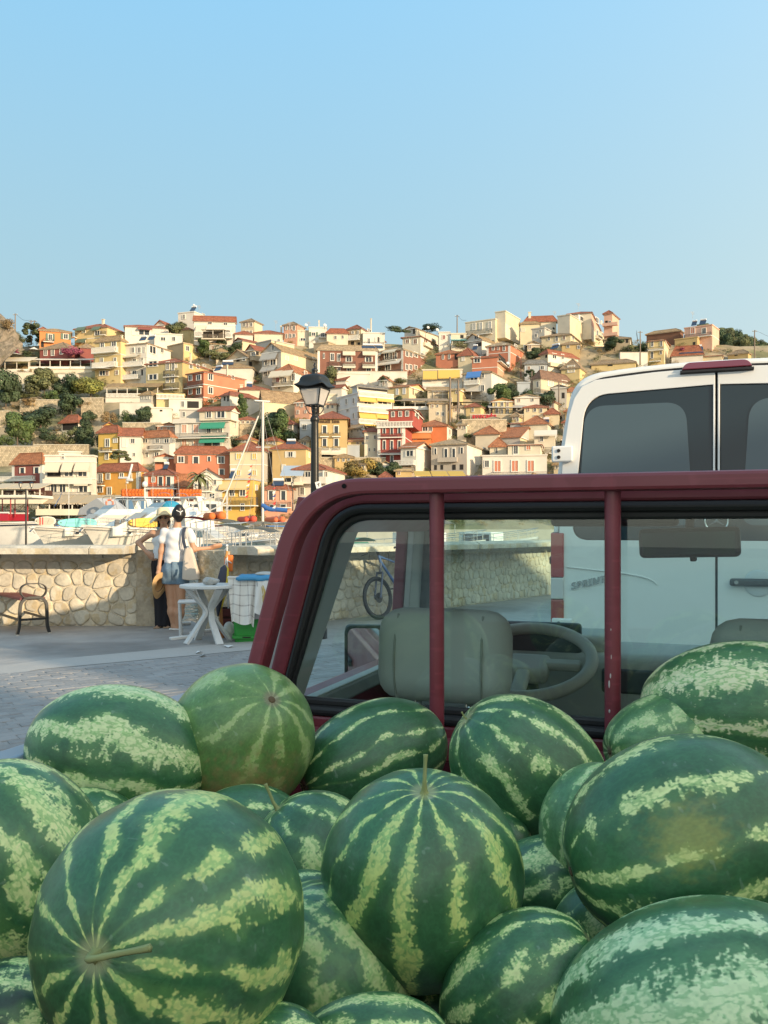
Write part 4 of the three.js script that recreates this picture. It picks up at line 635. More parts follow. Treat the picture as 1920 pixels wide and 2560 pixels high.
// small houses that fill the gaps in the dense quarter
{
  const R = rng(2024), cols = ['cream', 'pale', 'white', 'beige', 'yellow', 'terra', 'ochre', 'salmon', 'grey'], roofs = ['red', 'orange', 'red2', 'ochre', 'tan', 'pale'], seen = new Set(), cname = { terra: 'terracotta', salmon: 'salmon pink', pale: 'pale cream', beige: 'beige' }, rname = { red2: 'dark red', red: 'red', pale: 'pale', orange: 'orange', ochre: 'ochre', tan: 'tan' };
  const zones = [[560, 1420, 880, 1190, 70], [330, 760, 840, 1120, 30], [1000, 1400, 860, 1010, 24], [800, 1290, 1120, 1240, 22], [480, 820, 1120, 1250, 10], [520, 1430, 850, 1240, 90]]; 
  for (const [x0, x1, y0, y1, tries] of zones) for (let k = 0; k < tries * 7; k++) {
    const last = tries === 90, w = last ? 26 + 20 * R() : 34 + 30 * R(), h = last ? 20 + 14 * R() : 24 + 20 * R(), u = lerp(x0, x1, R()), vb = lerp(y0, y1, R()), a = [u, vb - h - 10, u + w, vb], ov = (t) => Math.max(0, Math.min(a[2], t[2]) - Math.max(a[0], t[0])) * Math.max(0, Math.min(a[3], t[3]) - Math.max(a[1], t[1]));
    const c = cols[Math.floor(R() * cols.length)], r = roofs[Math.floor(R() * roofs.length)], kind = ['hip', 'gx', 'gz', 'hip'][Math.floor(R() * 4)], sp = R();
    if (TAKEN.reduce((s, t) => s + ov(t), 0) > (last ? .5 : .42) * w * (h + 10)) continue;
    let best = null, bd = 1e9; for (const t of TAKEN) if (!t[5]) { const d = Math.hypot((t[0] + t[2]) / 2 - u - w / 2, (t[1] + t[3]) / 2 - vb + h / 2); if (d < bd) { bd = d; best = t; } }
    const dx = (best[0] + best[2]) / 2 - u - w / 2, dir = Math.abs(dx) > w * .5 ? (dx > 0 ? 'left' : 'right') : 'below', label = 'small ' + (cname[c] ?? c) + ' house, ' + rname[r] + ' roof, ' + (dir === 'below' ? 'close to the ' : dir + ' of the ') + best[4].split(' ').slice(0, 6).join(' ').replace(/ (with|and|of|the|on|a|in|its|to|two|under|behind|above)$/, '').replace(/ (with|and|of|the|on|a|in|its|to|two)$/, '');
    if (seen.has(label)) continue; seen.add(label);
    const sc = 4.1475, Z = (x, y) => [(x - 700) * sc, (y - 750) * sc], [zx, zy] = Z(u, vb), W = w * sc, H = h * sc, split = sp < .5 ? .62 : 1, ws = []; for (let f = 0; f < (h > 34 ? 2 : 1); f++) for (let i = 0; i < 3; i++) if (R() < .8) ws.push([zx + W * split * (.14 + .27 * i), zy - H * (f ? .42 : .88), 22 + 10 * R(), 30 + 24 * R(), R() < .3 ? 's' : 'w'].join(' '));
    house('C', [zx, zx + W * split, zx + W, zy - H, zy], { c, cr: split < 1 ? c : undefined, roof: kind, rc: r, rv: zy - H - 26 - 26 * R(), w: ws.join(';'), sink: 5 }, label); TAKEN[TAKEN.length - 1][5] = 1;
  }
}
// ---------------------------------------------------------------- trees and plants
// a crown in the unit box: leaf-sized faces on the shells of several lobes
function crown(kind, seed, n) {
  const R = rng(seed), lobes = [], pos = [], nor = [], colr = [];
  if (kind === 'round') for (let i = 0; i < 13; i++) { const a = R() * 6.28, r = .33 * Math.sqrt(R()); lobes.push([Math.cos(a) * r, .28 + .5 * R(), Math.sin(a) * r, .13 + .11 * R()]); }
  if (kind === 'tall') for (let i = 0; i < 16; i++) { const y = R(), r = .24 * Math.pow(1 - y, .5); lobes.push([(R() - .5) * 2 * r, .08 + .8 * y, (R() - .5) * 2 * r, .10 + .12 * (1 - y)]); }
  if (kind === 'pine') for (let i = 0; i < 20; i++) { const y = R(), a = R() * 6.28, r = .4 * (1 - y * .6); lobes.push([Math.cos(a) * r, .3 + .6 * y, Math.sin(a) * r, .07 + .07 * R()]); }
  if (kind === 'shrub') for (let i = 0; i < 9; i++) { const a = R() * 6.28, r = .36 * Math.sqrt(R()); lobes.push([Math.cos(a) * r, .12 + .45 * R(), Math.sin(a) * r, .14 + .14 * R()]); }
  const tone = lobes.map(() => .55 + .75 * R());
  for (let i = 0; i < n; i++) {
    const k = Math.floor(R() * lobes.length), L = lobes[k], a = R() * 6.283, c = 2 * R() - 1, s = Math.sqrt(1 - c * c), d = [s * Math.cos(a), c, s * Math.sin(a)];
    const rr = L[3] * (.72 + .42 * R()), p = [L[0] + d[0] * rr, L[1] + d[1] * rr * .85, L[2] + d[2] * rr];
    if (p[1] < .02) continue;
    const sz = (kind === 'tall' ? .022 : .026) * (.7 + .8 * R()), t1 = V3(R() - .5, R() - .5, R() - .5).normalize(), nn = V3(d[0] + .9 * (R() - .5), d[1] + .35 + .7 * (R() - .5), d[2] + .9 * (R() - .5)).normalize(), t = t1.cross(nn).normalize(), b = nn.clone().cross(t);
    const P = (x, y) => [p[0] + (t.x * x + b.x * y) * sz, p[1] + (t.y * x + b.y * y) * sz, p[2] + (t.z * x + b.z * y) * sz];
    const q = [P(-1, -.3), P(.1, -.75), P(1.1, .2), P(-.1, .8)], cc = tone[k] * (.65 + .6 * R()), h = R();
    for (const j of [0, 1, 2, 0, 2, 3]) { pos.push(...q[j]); nor.push(nn.x, nn.y, nn.z); colr.push(cc * (1 + .35 * h), cc * (1 + .12 * h), cc * (.9 + .1 * h)); }
  }
  const g = new THREE.BufferGeometry(); g.setAttribute('position', new THREE.Float32BufferAttribute(pos, 3)); g.setAttribute('normal', new THREE.Float32BufferAttribute(nor, 3)); g.setAttribute('color', new THREE.Float32BufferAttribute(colr, 3));
  return g;
}
const CROWN = { round: [1, 2, 3].map((s) => crown('round', s, 5200)), tall: [crown('tall', 4, 4200), crown('tall', 5, 4200)], pine: [crown('pine', 6, 4200)], shrub: [7, 8, 9].map((s) => crown('shrub', s, 2200)) };
const LEAF = {}; for (const [k, c] of Object.entries({ olive: [.105, .125, .055], dark: [.045, .075, .035], green: [.07, .115, .035], lime: [.17, .19, .045], dry: [.22, .16, .075], gold: [.26, .20, .055], pine: [.075, .10, .04], bougain: [.30, .07, .14] })) LEAF[k] = M(c, .75, { vertexColors: true, side: THREE.DoubleSide, transmission: 0 });
const barkM = M([.14, .10, .07], .95, { map: T.dirt });
const trunkGeo = (() => { const b = mb(); b.add(new THREE.CylinderGeometry(.028, .05, .42, 7), [0, .2, 0]); b.bar([0, .36, 0], [.16, .62, .05], .018, 5).bar([0, .34, 0], [-.15, .6, -.06], .018, 5).bar([0, .38, 0], [.02, .72, .12], .014, 5); return b.geo(); })();
let treeN = 0;
function tree(p, x, yt, w, yb, kind, leaf, label, o = {}) {
  const u = PU(p, x), vt = PVv(p, yt), vb = PVv(p, yb), D = o.d ?? dBase(vb), W = w / PANEL[p][2] / F * D, H = (vb - vt) / F * D, c = at(u, vb, D), geo = CROWN[kind][treeN++ % CROWN[kind].length];
  const t = thing(o.name ?? (kind === 'shrub' ? 'shrub' : 'tree'), label, kind === 'shrub' ? 'shrub' : 'tree', [c.x, c.y - .2, c.z], treeN * 1.7 * (o.turn ?? 1), o.group);
  if (kind !== 'shrub') part(t, 'trunk', trunkGeo, barkM, [0, 0, 0], [0, 0, 0], [W * .6, H, W * .6]);
  part(t, 'crown', geo, LEAF[leaf], [0, 0, 0], [0, 0, 0], [W * 1.22, H * 1.2, Math.min(W, H * 1.2) * 1.22]);
  return t;
}
tree('A', 325, 265, 240, 455, 'pine', 'pine', 'spreading pine on the ridge beside the orange house', { d: 238 });
tree('A', 460, 725, 310, 1000, 'round', 'olive', 'large olive tree under the white taverna terrace');
tree('A', 690, 785, 260, 1010, 'round', 'dark', 'dense dark tree right of the large olive tree');
tree('A', 940, 790, 330, 1010, 'round', 'lime', 'yellow green fruit tree below the tall yellow house');
tree('A', 740, 975, 280, 1200, 'round', 'dark', 'dark tree standing over the little red roof shelter');
tree('A', 60, 755, 270, 1115, 'round', 'dark', 'big dark tree at the left edge under the terrace');
tree('F', 420, 50, 440, 315, 'round', 'dark', 'wide dark fig tree on the stone terrace');
tree('F', 180, 130, 300, 470, 'round', 'green', 'drooping green tree at the left above the stone wall');
tree('F', 890, 150, 240, 480, 'tall', 'dark', 'tall dark tree left of the golden yellow house');
tree('F', 700, 290, 170, 470, 'shrub', 'olive', 'greyish shrub below the red roof shelter');
tree('F', 960, 80, 110, 200, 'shrub', 'dark', 'round dark shrub on the dry slope');
tree('F', 1130, 70, 130, 230, 'shrub', 'dry', 'brown dry shrub behind the yellow dormer');
tree('F', 1310, 80, 120, 225, 'shrub', 'green', 'leafy shrub left of the white terrace wall');
tree('F', 1480, 65, 200, 235, 'round', 'dark', 'dark round tree below the balustrade terrace');
tree('F', 1240, 530, 200, 640, 'pine', 'olive', 'small spiky palm like tree beside the golden house', { d: 158 });
tree('F', 610, 400, 140, 470, 'shrub', 'dry', 'dry brush on the terrace steps');
tree('A', 250, 920, 320, 1010, 'shrub', 'olive', 'low olive green ground bush on the left slope', { turn: 0 });
tree('A', 130, 470, 140, 560, 'shrub', 'bougain', 'pink bougainvillea bush at the left terrace');
tree('A', 740, 455, 190, 570, 'shrub', 'bougain', 'purple bougainvillea climbing on the dark red house', { d: 226 });
tree('A', 250, 500, 120, 590, 'shrub', 'dark', 'dark bush beside the white parasol');
tree('A', 230, 700, 90, 770, 'shrub', 'dry', 'dry bush at the end of the terrace');
tree('B', 390, 210, 200, 370, 'round', 'olive', 'grey green tree left of the hilltop apartments', { d: 235 });
tree('B', 680, 400, 190, 590, 'round', 'green', 'green tree under the hilltop apartments');
tree('B', 840, 380, 180, 570, 'tall', 'dark', 'dark cypress clump under the hilltop apartments');
tree('B', 985, 430, 150, 560, 'round', 'dark', 'dark tree left of the small pale yellow house');
tree('B', 790, 510, 260, 650, 'round', 'olive', 'wide grey green tree behind the khaki hotel');
tree('B', 1055, 985, 190, 1230, 'tall', 'green', 'slim green tree beside the green awning block');
tree('G', 1000, 350, 200, 470, 'shrub', 'dark', 'dark bush right of the green awning block');
tree('G', 1330, 130, 280, 430, 'round', 'dark', 'dark tree behind the yacht mast');
tree('G', 1470, 130, 330, 470, 'tall', 'green', 'broad bright green tree left of the lamp post');
tree('G', 1230, 250, 220, 430, 'shrub', 'olive', 'dry grey bush on the rocky bank by the mast');
tree('H', 620, 140, 180, 300, 'shrub', 'gold', 'yellowish bush beside the lamp post lantern');
tree('H', 1260, 615, 340, 825, 'round', 'gold', 'golden olive bush over the pickup roof');
tree('H', 1420, 610, 200, 800, 'round', 'dark', 'dark bush right of the golden bush');
tree('H', 1600, 640, 160, 800, 'round', 'dark', 'dark tree below the dark red balcony house');
tree('C', 505, 700, 170, 890, 'round', 'olive', 'feathery tree behind the lamp top finial');
tree('C', 195, 945, 120, 1010, 'shrub', 'dark', 'dark bush below the house with two cream awnings');
tree('C', 1060, 775, 250, 870, 'shrub', 'green', 'leafy bush under the square hotel block');
tree('C', 1260, 790, 140, 850, 'shrub', 'olive', 'small bush at the foot of the hotel terrace');
tree('C', 1215, 980, 110, 1110, 'round', 'dark', 'dark tree below the small yellow gable house');
tree('C', 1230, 262, 280, 330, 'shrub', 'dark', 'green roof pergola vine on the skyline', { d: 236 });
tree('C', 1570, 215, 260, 310, 'shrub', 'dark', 'large leafy pergola on the skyline right of centre', { d: 238 });
tree('D', 440, 420, 220, 500, 'shrub', 'olive', 'olive bush under the turquoise awning house');
tree('D', 815, 865, 220, 1085, 'round', 'green', 'big round green tree beside the blue awning house');
tree('D', 965, 880, 130, 1060, 'round', 'dark', 'smaller dark tree right of the big round tree');
tree('D', 1115, 925, 160, 1110, 'round', 'dark', 'dark tree in front of the pale blue shed');
tree('D', 1310, 945, 220, 1120, 'round', 'dark', 'shady tree under the brown tile roof house');
tree('D', 630, 1030, 180, 1130, 'shrub', 'green', 'bush on the restaurant terrace above the red sign');
tree('D', 430, 1150, 90, 1240, 'shrub', 'dark', 'dark bush left of the red sign');
tree('D', 1190, 500, 160, 640, 'round', 'dark', 'dark tree between the brick house and the grey house');
tree('D', 1290, 460, 170, 560, 'shrub', 'olive', 'olive bush under the low cream house');
tree('D', 1145, 730, 130, 830, 'pine', 'dark', 'palm like plant behind the beige house');
tree('E', 435, 295, 150, 400, 'round', 'dark', 'dark shrub tree in front of the stone roofed house');
tree('E', 560, 340, 160, 430, 'shrub', 'olive', 'hedge right of the dark shrub tree');
tree('E', 640, 320, 110, 420, 'shrub', 'green', 'green bush beside the wooden pole');
tree('E', 975, 370, 60, 400, 'shrub', 'bougain', 'pink flowers beside the solar panel roof', { d: 228 });
tree('I', 910, 150, 110, 215, 'shrub', 'green', 'green bush in front of the lit stone wall');
tree('I', 730, 262, 120, 306, 'shrub', 'green', 'low green hedge beside the orange house');
for (let i = 0; i < 9; i++) tree('E', 1290 + i * 52, 235 + i * 17 - (i % 3) * 12, 130, 420, 'round', i % 2 ? 'olive' : 'dark', ['first', 'second', 'third', 'fourth', 'fifth', 'sixth', 'seventh', 'eighth', 'ninth'][i] + ' tree from the left on the far wooded hill', { d: 300 + (i % 3) * 12, group: 'trees of the far wooded hill' });
tree('A', 130, 830, 190, 1010, 'round', 'olive', 'grey olive tree right of the big dark tree at the left edge');
tree('A', 560, 900, 200, 1060, 'shrub', 'green', 'bushy undergrowth between the olive and the dark tree');
tree('A', 880, 1010, 180, 1120, 'shrub', 'dry', 'rust coloured bush below the fruit tree');
tree('A', 330, 1000, 260, 1100, 'shrub', 'dry', 'reddish dry bush above the fig tree');
tree('F', 520, 240, 220, 420, 'shrub', 'dark', 'dark bush at the right foot of the fig tree');
tree('F', 60, 330, 160, 470, 'shrub', 'green', 'green bush at the left edge above the arched wall');
tree('F', 800, 270, 180, 470, 'round', 'olive', 'olive tree in front of the red roof shelter');
tree('F', 980, 250, 130, 480, 'shrub', 'dark', 'creeper heap left of the golden house wall');
tree('F', 1400, 120, 130, 240, 'shrub', 'dark', 'dark bush between the leafy shrub and the round tree');
tree('A', 30, 700, 120, 770, 'shrub', 'dry', 'dry bush at the foot of the rocky hill', { d: 224 });
tree('A', 60, 150, 150, 300, 'shrub', 'dry', 'dry scrub clinging to the rocky hill', { d: 223 });
tree('A', 180, 300, 120, 440, 'shrub', 'olive', 'olive scrub at the right flank of the rocky hill', { d: 229 });
{ // the palm in front of the white gabled house
  const c = at(PU('G', 615), PVv('G', 1150), 138), t = thing('palm_tree', 'palm with drooping fronds in front of the white gabled house', 'palm tree', c.toArray());
  const H = (1150 - 790) / 4.1475 / F * 138; mb().add(new THREE.CylinderGeometry(.16, .26, H, 8), [0, H / 2, 0]).build(t, 'trunk', barkM);
  for (let i = 0; i < 18; i++) {
    const a = i * 2.4, l = 1.9 + .5 * (i % 3) / 2, up = .9 - .08 * i, b = mb(), N = 6; let prev = null;
    for (let k = 0; k <= N; k++) { const f = k / N, r = l * f, y = up * Math.sin(f * 2.2) * 1.1 - 1.5 * f * f * (.4 + i / 18), wd = .3 * Math.sin(Math.PI * (.12 + .85 * f)), p = [[Math.cos(a) * r - Math.sin(a) * wd, y - .12, Math.sin(a) * r + Math.cos(a) * wd], [Math.cos(a) * r, y, Math.sin(a) * r], [Math.cos(a) * r + Math.sin(a) * wd, y - .12, Math.sin(a) * r - Math.cos(a) * wd]]; if (prev) b.poly([...prev, ...p], [[0, 1, 4, 3], [1, 2, 5, 4]]); prev = p; }
    const m = b.build(t, 'frond', M([.13, .14, .05], .7, { side: THREE.DoubleSide })); m.position.y = H;
  }
}
{ // scrub on the open slopes
  const R = rng(77), list = [], g = crown('shrub', 21, 260), m = new THREE.Matrix4(), q = new THREE.Quaternion();
  while (list.length < 3800) { const D = 138 + R() * 108, x = (R() * 1.15 - .6) * D * .9, k = fbm(x * .05, D * .07, 1, 3); if (k < .36) continue; const s = .8 + 2.6 * R() * R(); list.push([x, hillY(D) - .75, -D, s, R(), R()]); }
  const im = new THREE.InstancedMesh(g, M([.12, .115, .055], .8, { vertexColors: true, side: THREE.DoubleSide }), list.length);
  list.forEach(([x, y, z, s, a, b], i) => { q.setFromEuler(new THREE.Euler(0, a * 6.28, 0)); im.setMatrixAt(i, m.compose(V3(x, y, z), q, V3(s * 1.3, s, s * 1.3))); im.setColorAt(i, b < .35 ? new THREE.Color(1.9, 1.45, 1.1) : b < .7 ? new THREE.Color(.9, 1.05, .8) : new THREE.Color(.55, .75, .6)); });
  im.name = 'hillside_scrub'; im.userData = { kind: 'stuff', label: 'dry scrub on the town hillside' }; scene.add(im);
}

// ---------------------------------------------------------------- terraces, tavernas, retaining walls, poles
const rubbleTex = tex(512, 512, (u, v) => { const c = u * 14 + .3 * pn(v * 20, u * 9, 20, 3), r = v * 18, ri = Math.floor(r), f = (c + (ri % 2) * .5) % 1, g = r - ri, h = hash3(Math.floor(c + (ri % 2) * .5), ri, 4), j = Math.min(f, 1 - f, g, 1 - g) < .09 ? .62 : 1; return [.50, .41, .28].map((x) => x * (.7 + .5 * h) * j * (.8 + .4 * pfbm(u * 20, v * 20, 20, 5, 3))); }, true, 1 / 6);
const rubbleM = M([1, 1, 1], 1, { map: rubbleTex, bumpMap: T.stoneBump, bumpScale: .1 });
function slab(p, q, label, mat, name = 'retaining_wall', cat = 'retaining wall', dp = 1.2) {      // q: left, right, top, base in panel pixels
  const u0 = PU(p, q[0]), u1 = PU(p, q[1]), vt = PVv(p, q[2]), vb = PVv(p, q[3]), D = q[4] ?? dBase(vb), a = at(u0, vb, D), b = at(u1, vb, D), H = (vb - vt) / F * D, W = b.x - a.x;
  const g = thing(name, label, cat, [(a.x + b.x) / 2, a.y, -D]);
  mb().box(W, H + 3, dp, [0, (H - 3) / 2, -dp / 2]).build(g, 'wall', mat);
  mb().box(W + .1, .16, dp + .14, [0, H + .08, -dp / 2]).build(g, 'coping', capM);
  return { g, W, H, D, px: D / F };
}
slab('F', [-60, 370, 482, 620], 'stone retaining wall with arched niches at the left edge', rubbleM);
slab('F', [350, 915, 468, 575], 'long rubble retaining wall above the white apartments', rubbleM);
slab('A', [205, 640, 1038, 1120], 'pale stone terrace wall among the trees', rubbleM);
slab('A', [840, 1060, 1018, 1150], 'ochre earth retaining wall below the fruit tree', rubbleM);
slab('A', [-60, 335, 752, 900], 'whitewashed terrace wall at the left under the parasols', plaster(C3.pale));
slab('A', [600, 800, 770, 830], 'white wall under the taverna', plaster(C3.white));
slab('F', [-60, 100, 118, 220], 'old stone wall at the left edge', rubbleM);
slab('F', [340, 620, 335, 420], 'low pale wall below the fig tree', rubbleM);
slab('F', [1270, 1660, 238, 300], 'stone wall above the orange roofed houses', rubbleM);
slab('H', [825, 1510, 600, 690], 'stone wall under the ochre inn', rubbleM);
slab('I', [680, 1050, 165, 290], 'sunlit stone wall with an arch below the red sign', rubbleM);
slab('C', [590, 1320, 745, 830], 'white retaining wall of the maroon hotel terrace', plaster(C3.white));
slab('G', [1030, 1300, 250, 400], 'rocky bank with pale stones behind the mast', rubbleM);
slab('E', [480, 700, 420, 490], 'white garden wall behind the van roof', plaster(C3.white));
slab('H', [1110, 1240, 470, 590], 'grey stair flank beside the inn', plaster(C3.bluegrey));
slab('A', [1240, 1560, 1068, 1190], 'white base wall with a door below the balustrade terrace', plaster(C3.white), 'base_wall', 'wall', 4);
slab('H', [770, 840, 500, 700], 'stone bank left of the inn', rubbleM);
// a roofed terrace: floor, posts, roof, back wall mostly near-black to paint in the shade inside, rail
function pergola(p, q, o, label) {             // q: left, right, roof top, roof edge, floor
  const u0 = PU(p, q[0]), u1 = PU(p, q[1]), vb = PVv(p, q[4]), D = o.d ?? dBase(vb), px = D / F, a = at(u0, vb, D), b = at(u1, vb, D), W = b.x - a.x, dep = o.dep ?? 5, hE = (vb - PVv(p, q[3])) * px, hT = (vb - PVv(p, q[2])) * px + dep * .02;
  const g = thing('terrace', label, 'terrace', [(a.x + b.x) / 2, a.y, -D]);
  mb().box(W + .3, o.base ?? 2.2, dep, [0, -(o.base ?? 2.2) / 2, -dep / 2]).build(g, 'floor', plaster(col(o.fc ?? 'pale')));
  const n = o.posts ?? 6; for (let i = 0; i < n; i++) part(g, 'post', unitBox, M(col(o.pc ?? 'white'), .7), [-W / 2 + .15 + (W - .3) * i / (n - 1), hE / 2, -.15], [0, 0, 0], [.16, hE, .16]);
  const strips = o.strips ?? 1; for (let i = 0; i < strips; i++) { const w = W / strips, b2 = mb(), x0 = -W / 2 + i * w + (strips > 1 ? .08 : -.2), x1 = x0 + w - (strips > 1 ? .16 : -.4), h0 = hE, h1 = hT; b2.poly([[x0, h0, .4], [x1, h0, .4], [x1, h1, -dep], [x0, h1, -dep], [x0, h0 + .1, .4], [x1, h0 + .1, .4], [x1, h1 + .1, -dep], [x0, h1 + .1, -dep]], [[3, 2, 1, 0], [4, 5, 6, 7], [0, 1, 5, 4], [1, 2, 6, 5], [3, 0, 4, 7]]); b2.build(g, 'roof', o.tile ? ROOF[o.tile] : M(col(o.rc ?? 'white'), .9, { map: T.fabric })); }
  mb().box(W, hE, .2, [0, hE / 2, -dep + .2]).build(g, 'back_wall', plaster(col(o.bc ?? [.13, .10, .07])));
  if (o.rail) part(g, 'railing', railing(W, 1, o.rh ?? 1, o.rail), o.rail === 'i' ? rail.iron : rail.white, [0, 0, -.75]);
  const R = rng(Math.round(W * 100)); for (let i = 0; i < (o.sets ?? 0); i++) { const x = -W / 2 + W * (i + .5) / o.sets; mb().box(.75, .06, .75, [x, .74, -1.6]).box(.08, .72, .08, [x, .36, -1.6]).build(g, 'table', M([.70, .66, .58], .8)); for (const s of [-1, 1]) mb().box(.42, .06, .42, [x + s * .7, .45, -1.6]).box(.06, .5, .42, [x + s * .9, .7, -1.6]).box(.06, .45, .06, [x + s * .55, .22, -1.45]).box(.06, .45, .06, [x + s * .88, .22, -1.45]).build(g, 'chair', M(R() < .5 ? [.72, .68, .6] : [.16, .11, .08], .8)); }
  return g;
}
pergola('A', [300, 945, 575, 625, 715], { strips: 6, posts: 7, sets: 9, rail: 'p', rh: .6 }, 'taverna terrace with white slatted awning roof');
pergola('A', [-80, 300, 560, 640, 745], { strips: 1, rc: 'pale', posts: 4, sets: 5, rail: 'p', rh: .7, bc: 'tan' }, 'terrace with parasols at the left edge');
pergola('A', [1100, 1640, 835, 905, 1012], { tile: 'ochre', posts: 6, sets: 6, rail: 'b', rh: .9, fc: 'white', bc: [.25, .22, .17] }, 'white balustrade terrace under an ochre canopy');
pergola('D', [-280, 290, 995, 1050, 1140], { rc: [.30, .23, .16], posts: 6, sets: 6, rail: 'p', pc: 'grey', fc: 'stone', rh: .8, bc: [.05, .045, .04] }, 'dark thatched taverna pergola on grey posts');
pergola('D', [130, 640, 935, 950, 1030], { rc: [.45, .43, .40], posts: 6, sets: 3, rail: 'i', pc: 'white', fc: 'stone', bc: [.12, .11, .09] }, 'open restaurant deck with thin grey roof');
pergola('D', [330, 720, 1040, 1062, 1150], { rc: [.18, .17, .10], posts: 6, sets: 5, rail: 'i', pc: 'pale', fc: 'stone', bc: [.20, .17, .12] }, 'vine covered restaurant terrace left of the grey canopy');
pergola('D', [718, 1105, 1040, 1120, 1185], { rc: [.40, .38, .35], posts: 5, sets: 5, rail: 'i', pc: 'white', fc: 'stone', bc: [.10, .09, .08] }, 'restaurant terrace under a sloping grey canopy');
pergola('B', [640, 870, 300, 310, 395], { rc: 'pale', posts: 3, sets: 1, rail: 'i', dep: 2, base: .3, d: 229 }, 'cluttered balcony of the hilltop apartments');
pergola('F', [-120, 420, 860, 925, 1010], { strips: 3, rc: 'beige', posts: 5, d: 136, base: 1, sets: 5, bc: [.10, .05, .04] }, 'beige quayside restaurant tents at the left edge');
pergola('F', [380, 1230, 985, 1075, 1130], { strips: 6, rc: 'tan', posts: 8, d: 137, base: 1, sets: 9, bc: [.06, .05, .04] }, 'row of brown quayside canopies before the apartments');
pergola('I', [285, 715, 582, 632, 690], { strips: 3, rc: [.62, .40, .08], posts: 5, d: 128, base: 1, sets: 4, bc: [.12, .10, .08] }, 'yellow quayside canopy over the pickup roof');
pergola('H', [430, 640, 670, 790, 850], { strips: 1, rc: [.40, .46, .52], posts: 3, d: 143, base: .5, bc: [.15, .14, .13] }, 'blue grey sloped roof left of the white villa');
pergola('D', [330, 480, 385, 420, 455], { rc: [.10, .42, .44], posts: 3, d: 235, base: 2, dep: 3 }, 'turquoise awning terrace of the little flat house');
{ // sign wall below the restaurant
  const s = slab('D', [520, 1100, 1190, 1236], 'grey parapet of the restaurant carrying a red sign', plaster(C3.stone), 'sign_wall', 'wall', .6);
  const sg = thing('restaurant_sign', 'red script sign reading avocado on the grey restaurant parapet', 'sign', [at(PU('D', 665), 1000, s.D).x, s.g.position.y + s.H * .25, -s.D + .1]);
  const t = part(sg, 'lettering', textGeo('avocado', .95, .15, SERIF), M([.55, .02, .04], .6)); t.rotation.z = .03;
}
// parasols, satellite dishes, poles, antennas
for (const [p, x, y, w, yb, label] of [['A', 120, 535, 240, 640, 'white square parasol over the left terrace'], ['A', 352, 488, 115, 570, 'small white parasol beside the dark red house'], ['A', 1085, 690, 240, 790, 'broad white parasol in front of the tall yellow house']]) {
  const D = dBase(PVv(p, yb)), c = at(PU(p, x), PVv(p, yb), D), h = (yb - y) / PANEL[p][2] / F * D, r = w / PANEL[p][2] / F * D / 2, t = thing('parasol', label, 'parasol', c.toArray(), .4);
  mb().add(new THREE.ConeGeometry(r * 1.2, h * .42, 8, 1, true), [0, h * .8, 0]).build(t, 'canopy', M([.70, .66, .58], .9, { side: THREE.DoubleSide })); mb().cyl(.04, .04, h, 6, [0, h / 2, 0]).build(t, 'pole', M([.3, .25, .2], .8));
}
function pole(p, x, yt, yb, label, o = {}) {
  const D = o.d ?? dBase(PVv(p, yb)), c = at(PU(p, x), PVv(p, yb), D), h = (yb - yt) / PANEL[p][2] / F * D, t = thing(o.name ?? 'utility_pole', label, o.cat ?? 'pole', c.toArray());
  mb().cyl(o.r ?? .13, (o.r ?? .13) * 1.4, h + 1, 7, [0, h / 2 - .5, 0]).build(t, 'shaft', M(o.c ?? [.22, .17, .13], .9));
  if (o.arm !== 0) { mb().box(1.3, .1, .1, [0, h - .35, 0]).build(t, 'crossarm', M([.2, .16, .12], .9)); for (const s of [-.5, 0, .5]) mb().cyl(.06, .08, .22, 6, [s, h - .18, 0]).build(t, 'insulator', M([.5, .5, .48], .4)); }
  return at(PU(p, x), PVv(p, yt), D);
}
const p1 = pole('A', 158, 140, 440, 'wooden utility pole in front of the rocky hill', { d: 232 }), p2 = pole('A', 322, 210, 280, 'short utility pole above the pine', { d: 240 }), p3 = pole('A', 358, 212, 290, 'twin utility pole right above the pine', { d: 240 });
const p4 = pole('D', 385, 155, 320, 'wooden pole left of the cream cube house', { d: 238 }), p5 = pole('E', 640, 248, 490, 'tall wooden pole in front of the old stone roofed house'), p6 = pole('E', 1552, 240, 440, 'wooden pole above the van roof at the right');
pole('D', 312, 800, 1250, 'thick wooden post left of the red sign', { arm: 0, r: .2 }); pole('D', 397, 830, 1250, 'second wooden post nearer the red sign', { arm: 0, r: .2 }); pole('C', 826, 1005, 1280, 'rust brown pipe pole in front of the yellow awning tower', { arm: 0, r: .1, c: [.16, .08, .05] }); pole('D', 1047, 530, 760, 'thin red brown pole beside the terracotta house', { arm: 0, r: .07, c: [.2, .06, .04] }); pole('D', 1440, 845, 1100, 'wooden pole just left of the van', { arm: 0 }); pole('D', 1160, 740, 920, 'pole beside the pale blue shed', { arm: 0 }); pole('B', 1570, 770, 950, 'pole in front of the two cream awnings', { arm: 0 });
{ const w = mb(), sag = (a, b, s) => w.tube([a.toArray(), a.clone().lerp(b, .5).add(V3(0, -s, 0)).toArray(), b.toArray()], .035, 4, 14); sag(p1, p2, .8); sag(p2, p3, .1); sag(p3, at(PU('A', 640), PVv('A', 320), 236), 1.2); sag(p4, at(PU('D', 480), PVv('D', 210), 226), .6); sag(p6, at(1990, 850, 236), 1); meshThing('power_line', 'thin power lines strung between the ridge poles', 'power line', w.geo(), iron); }
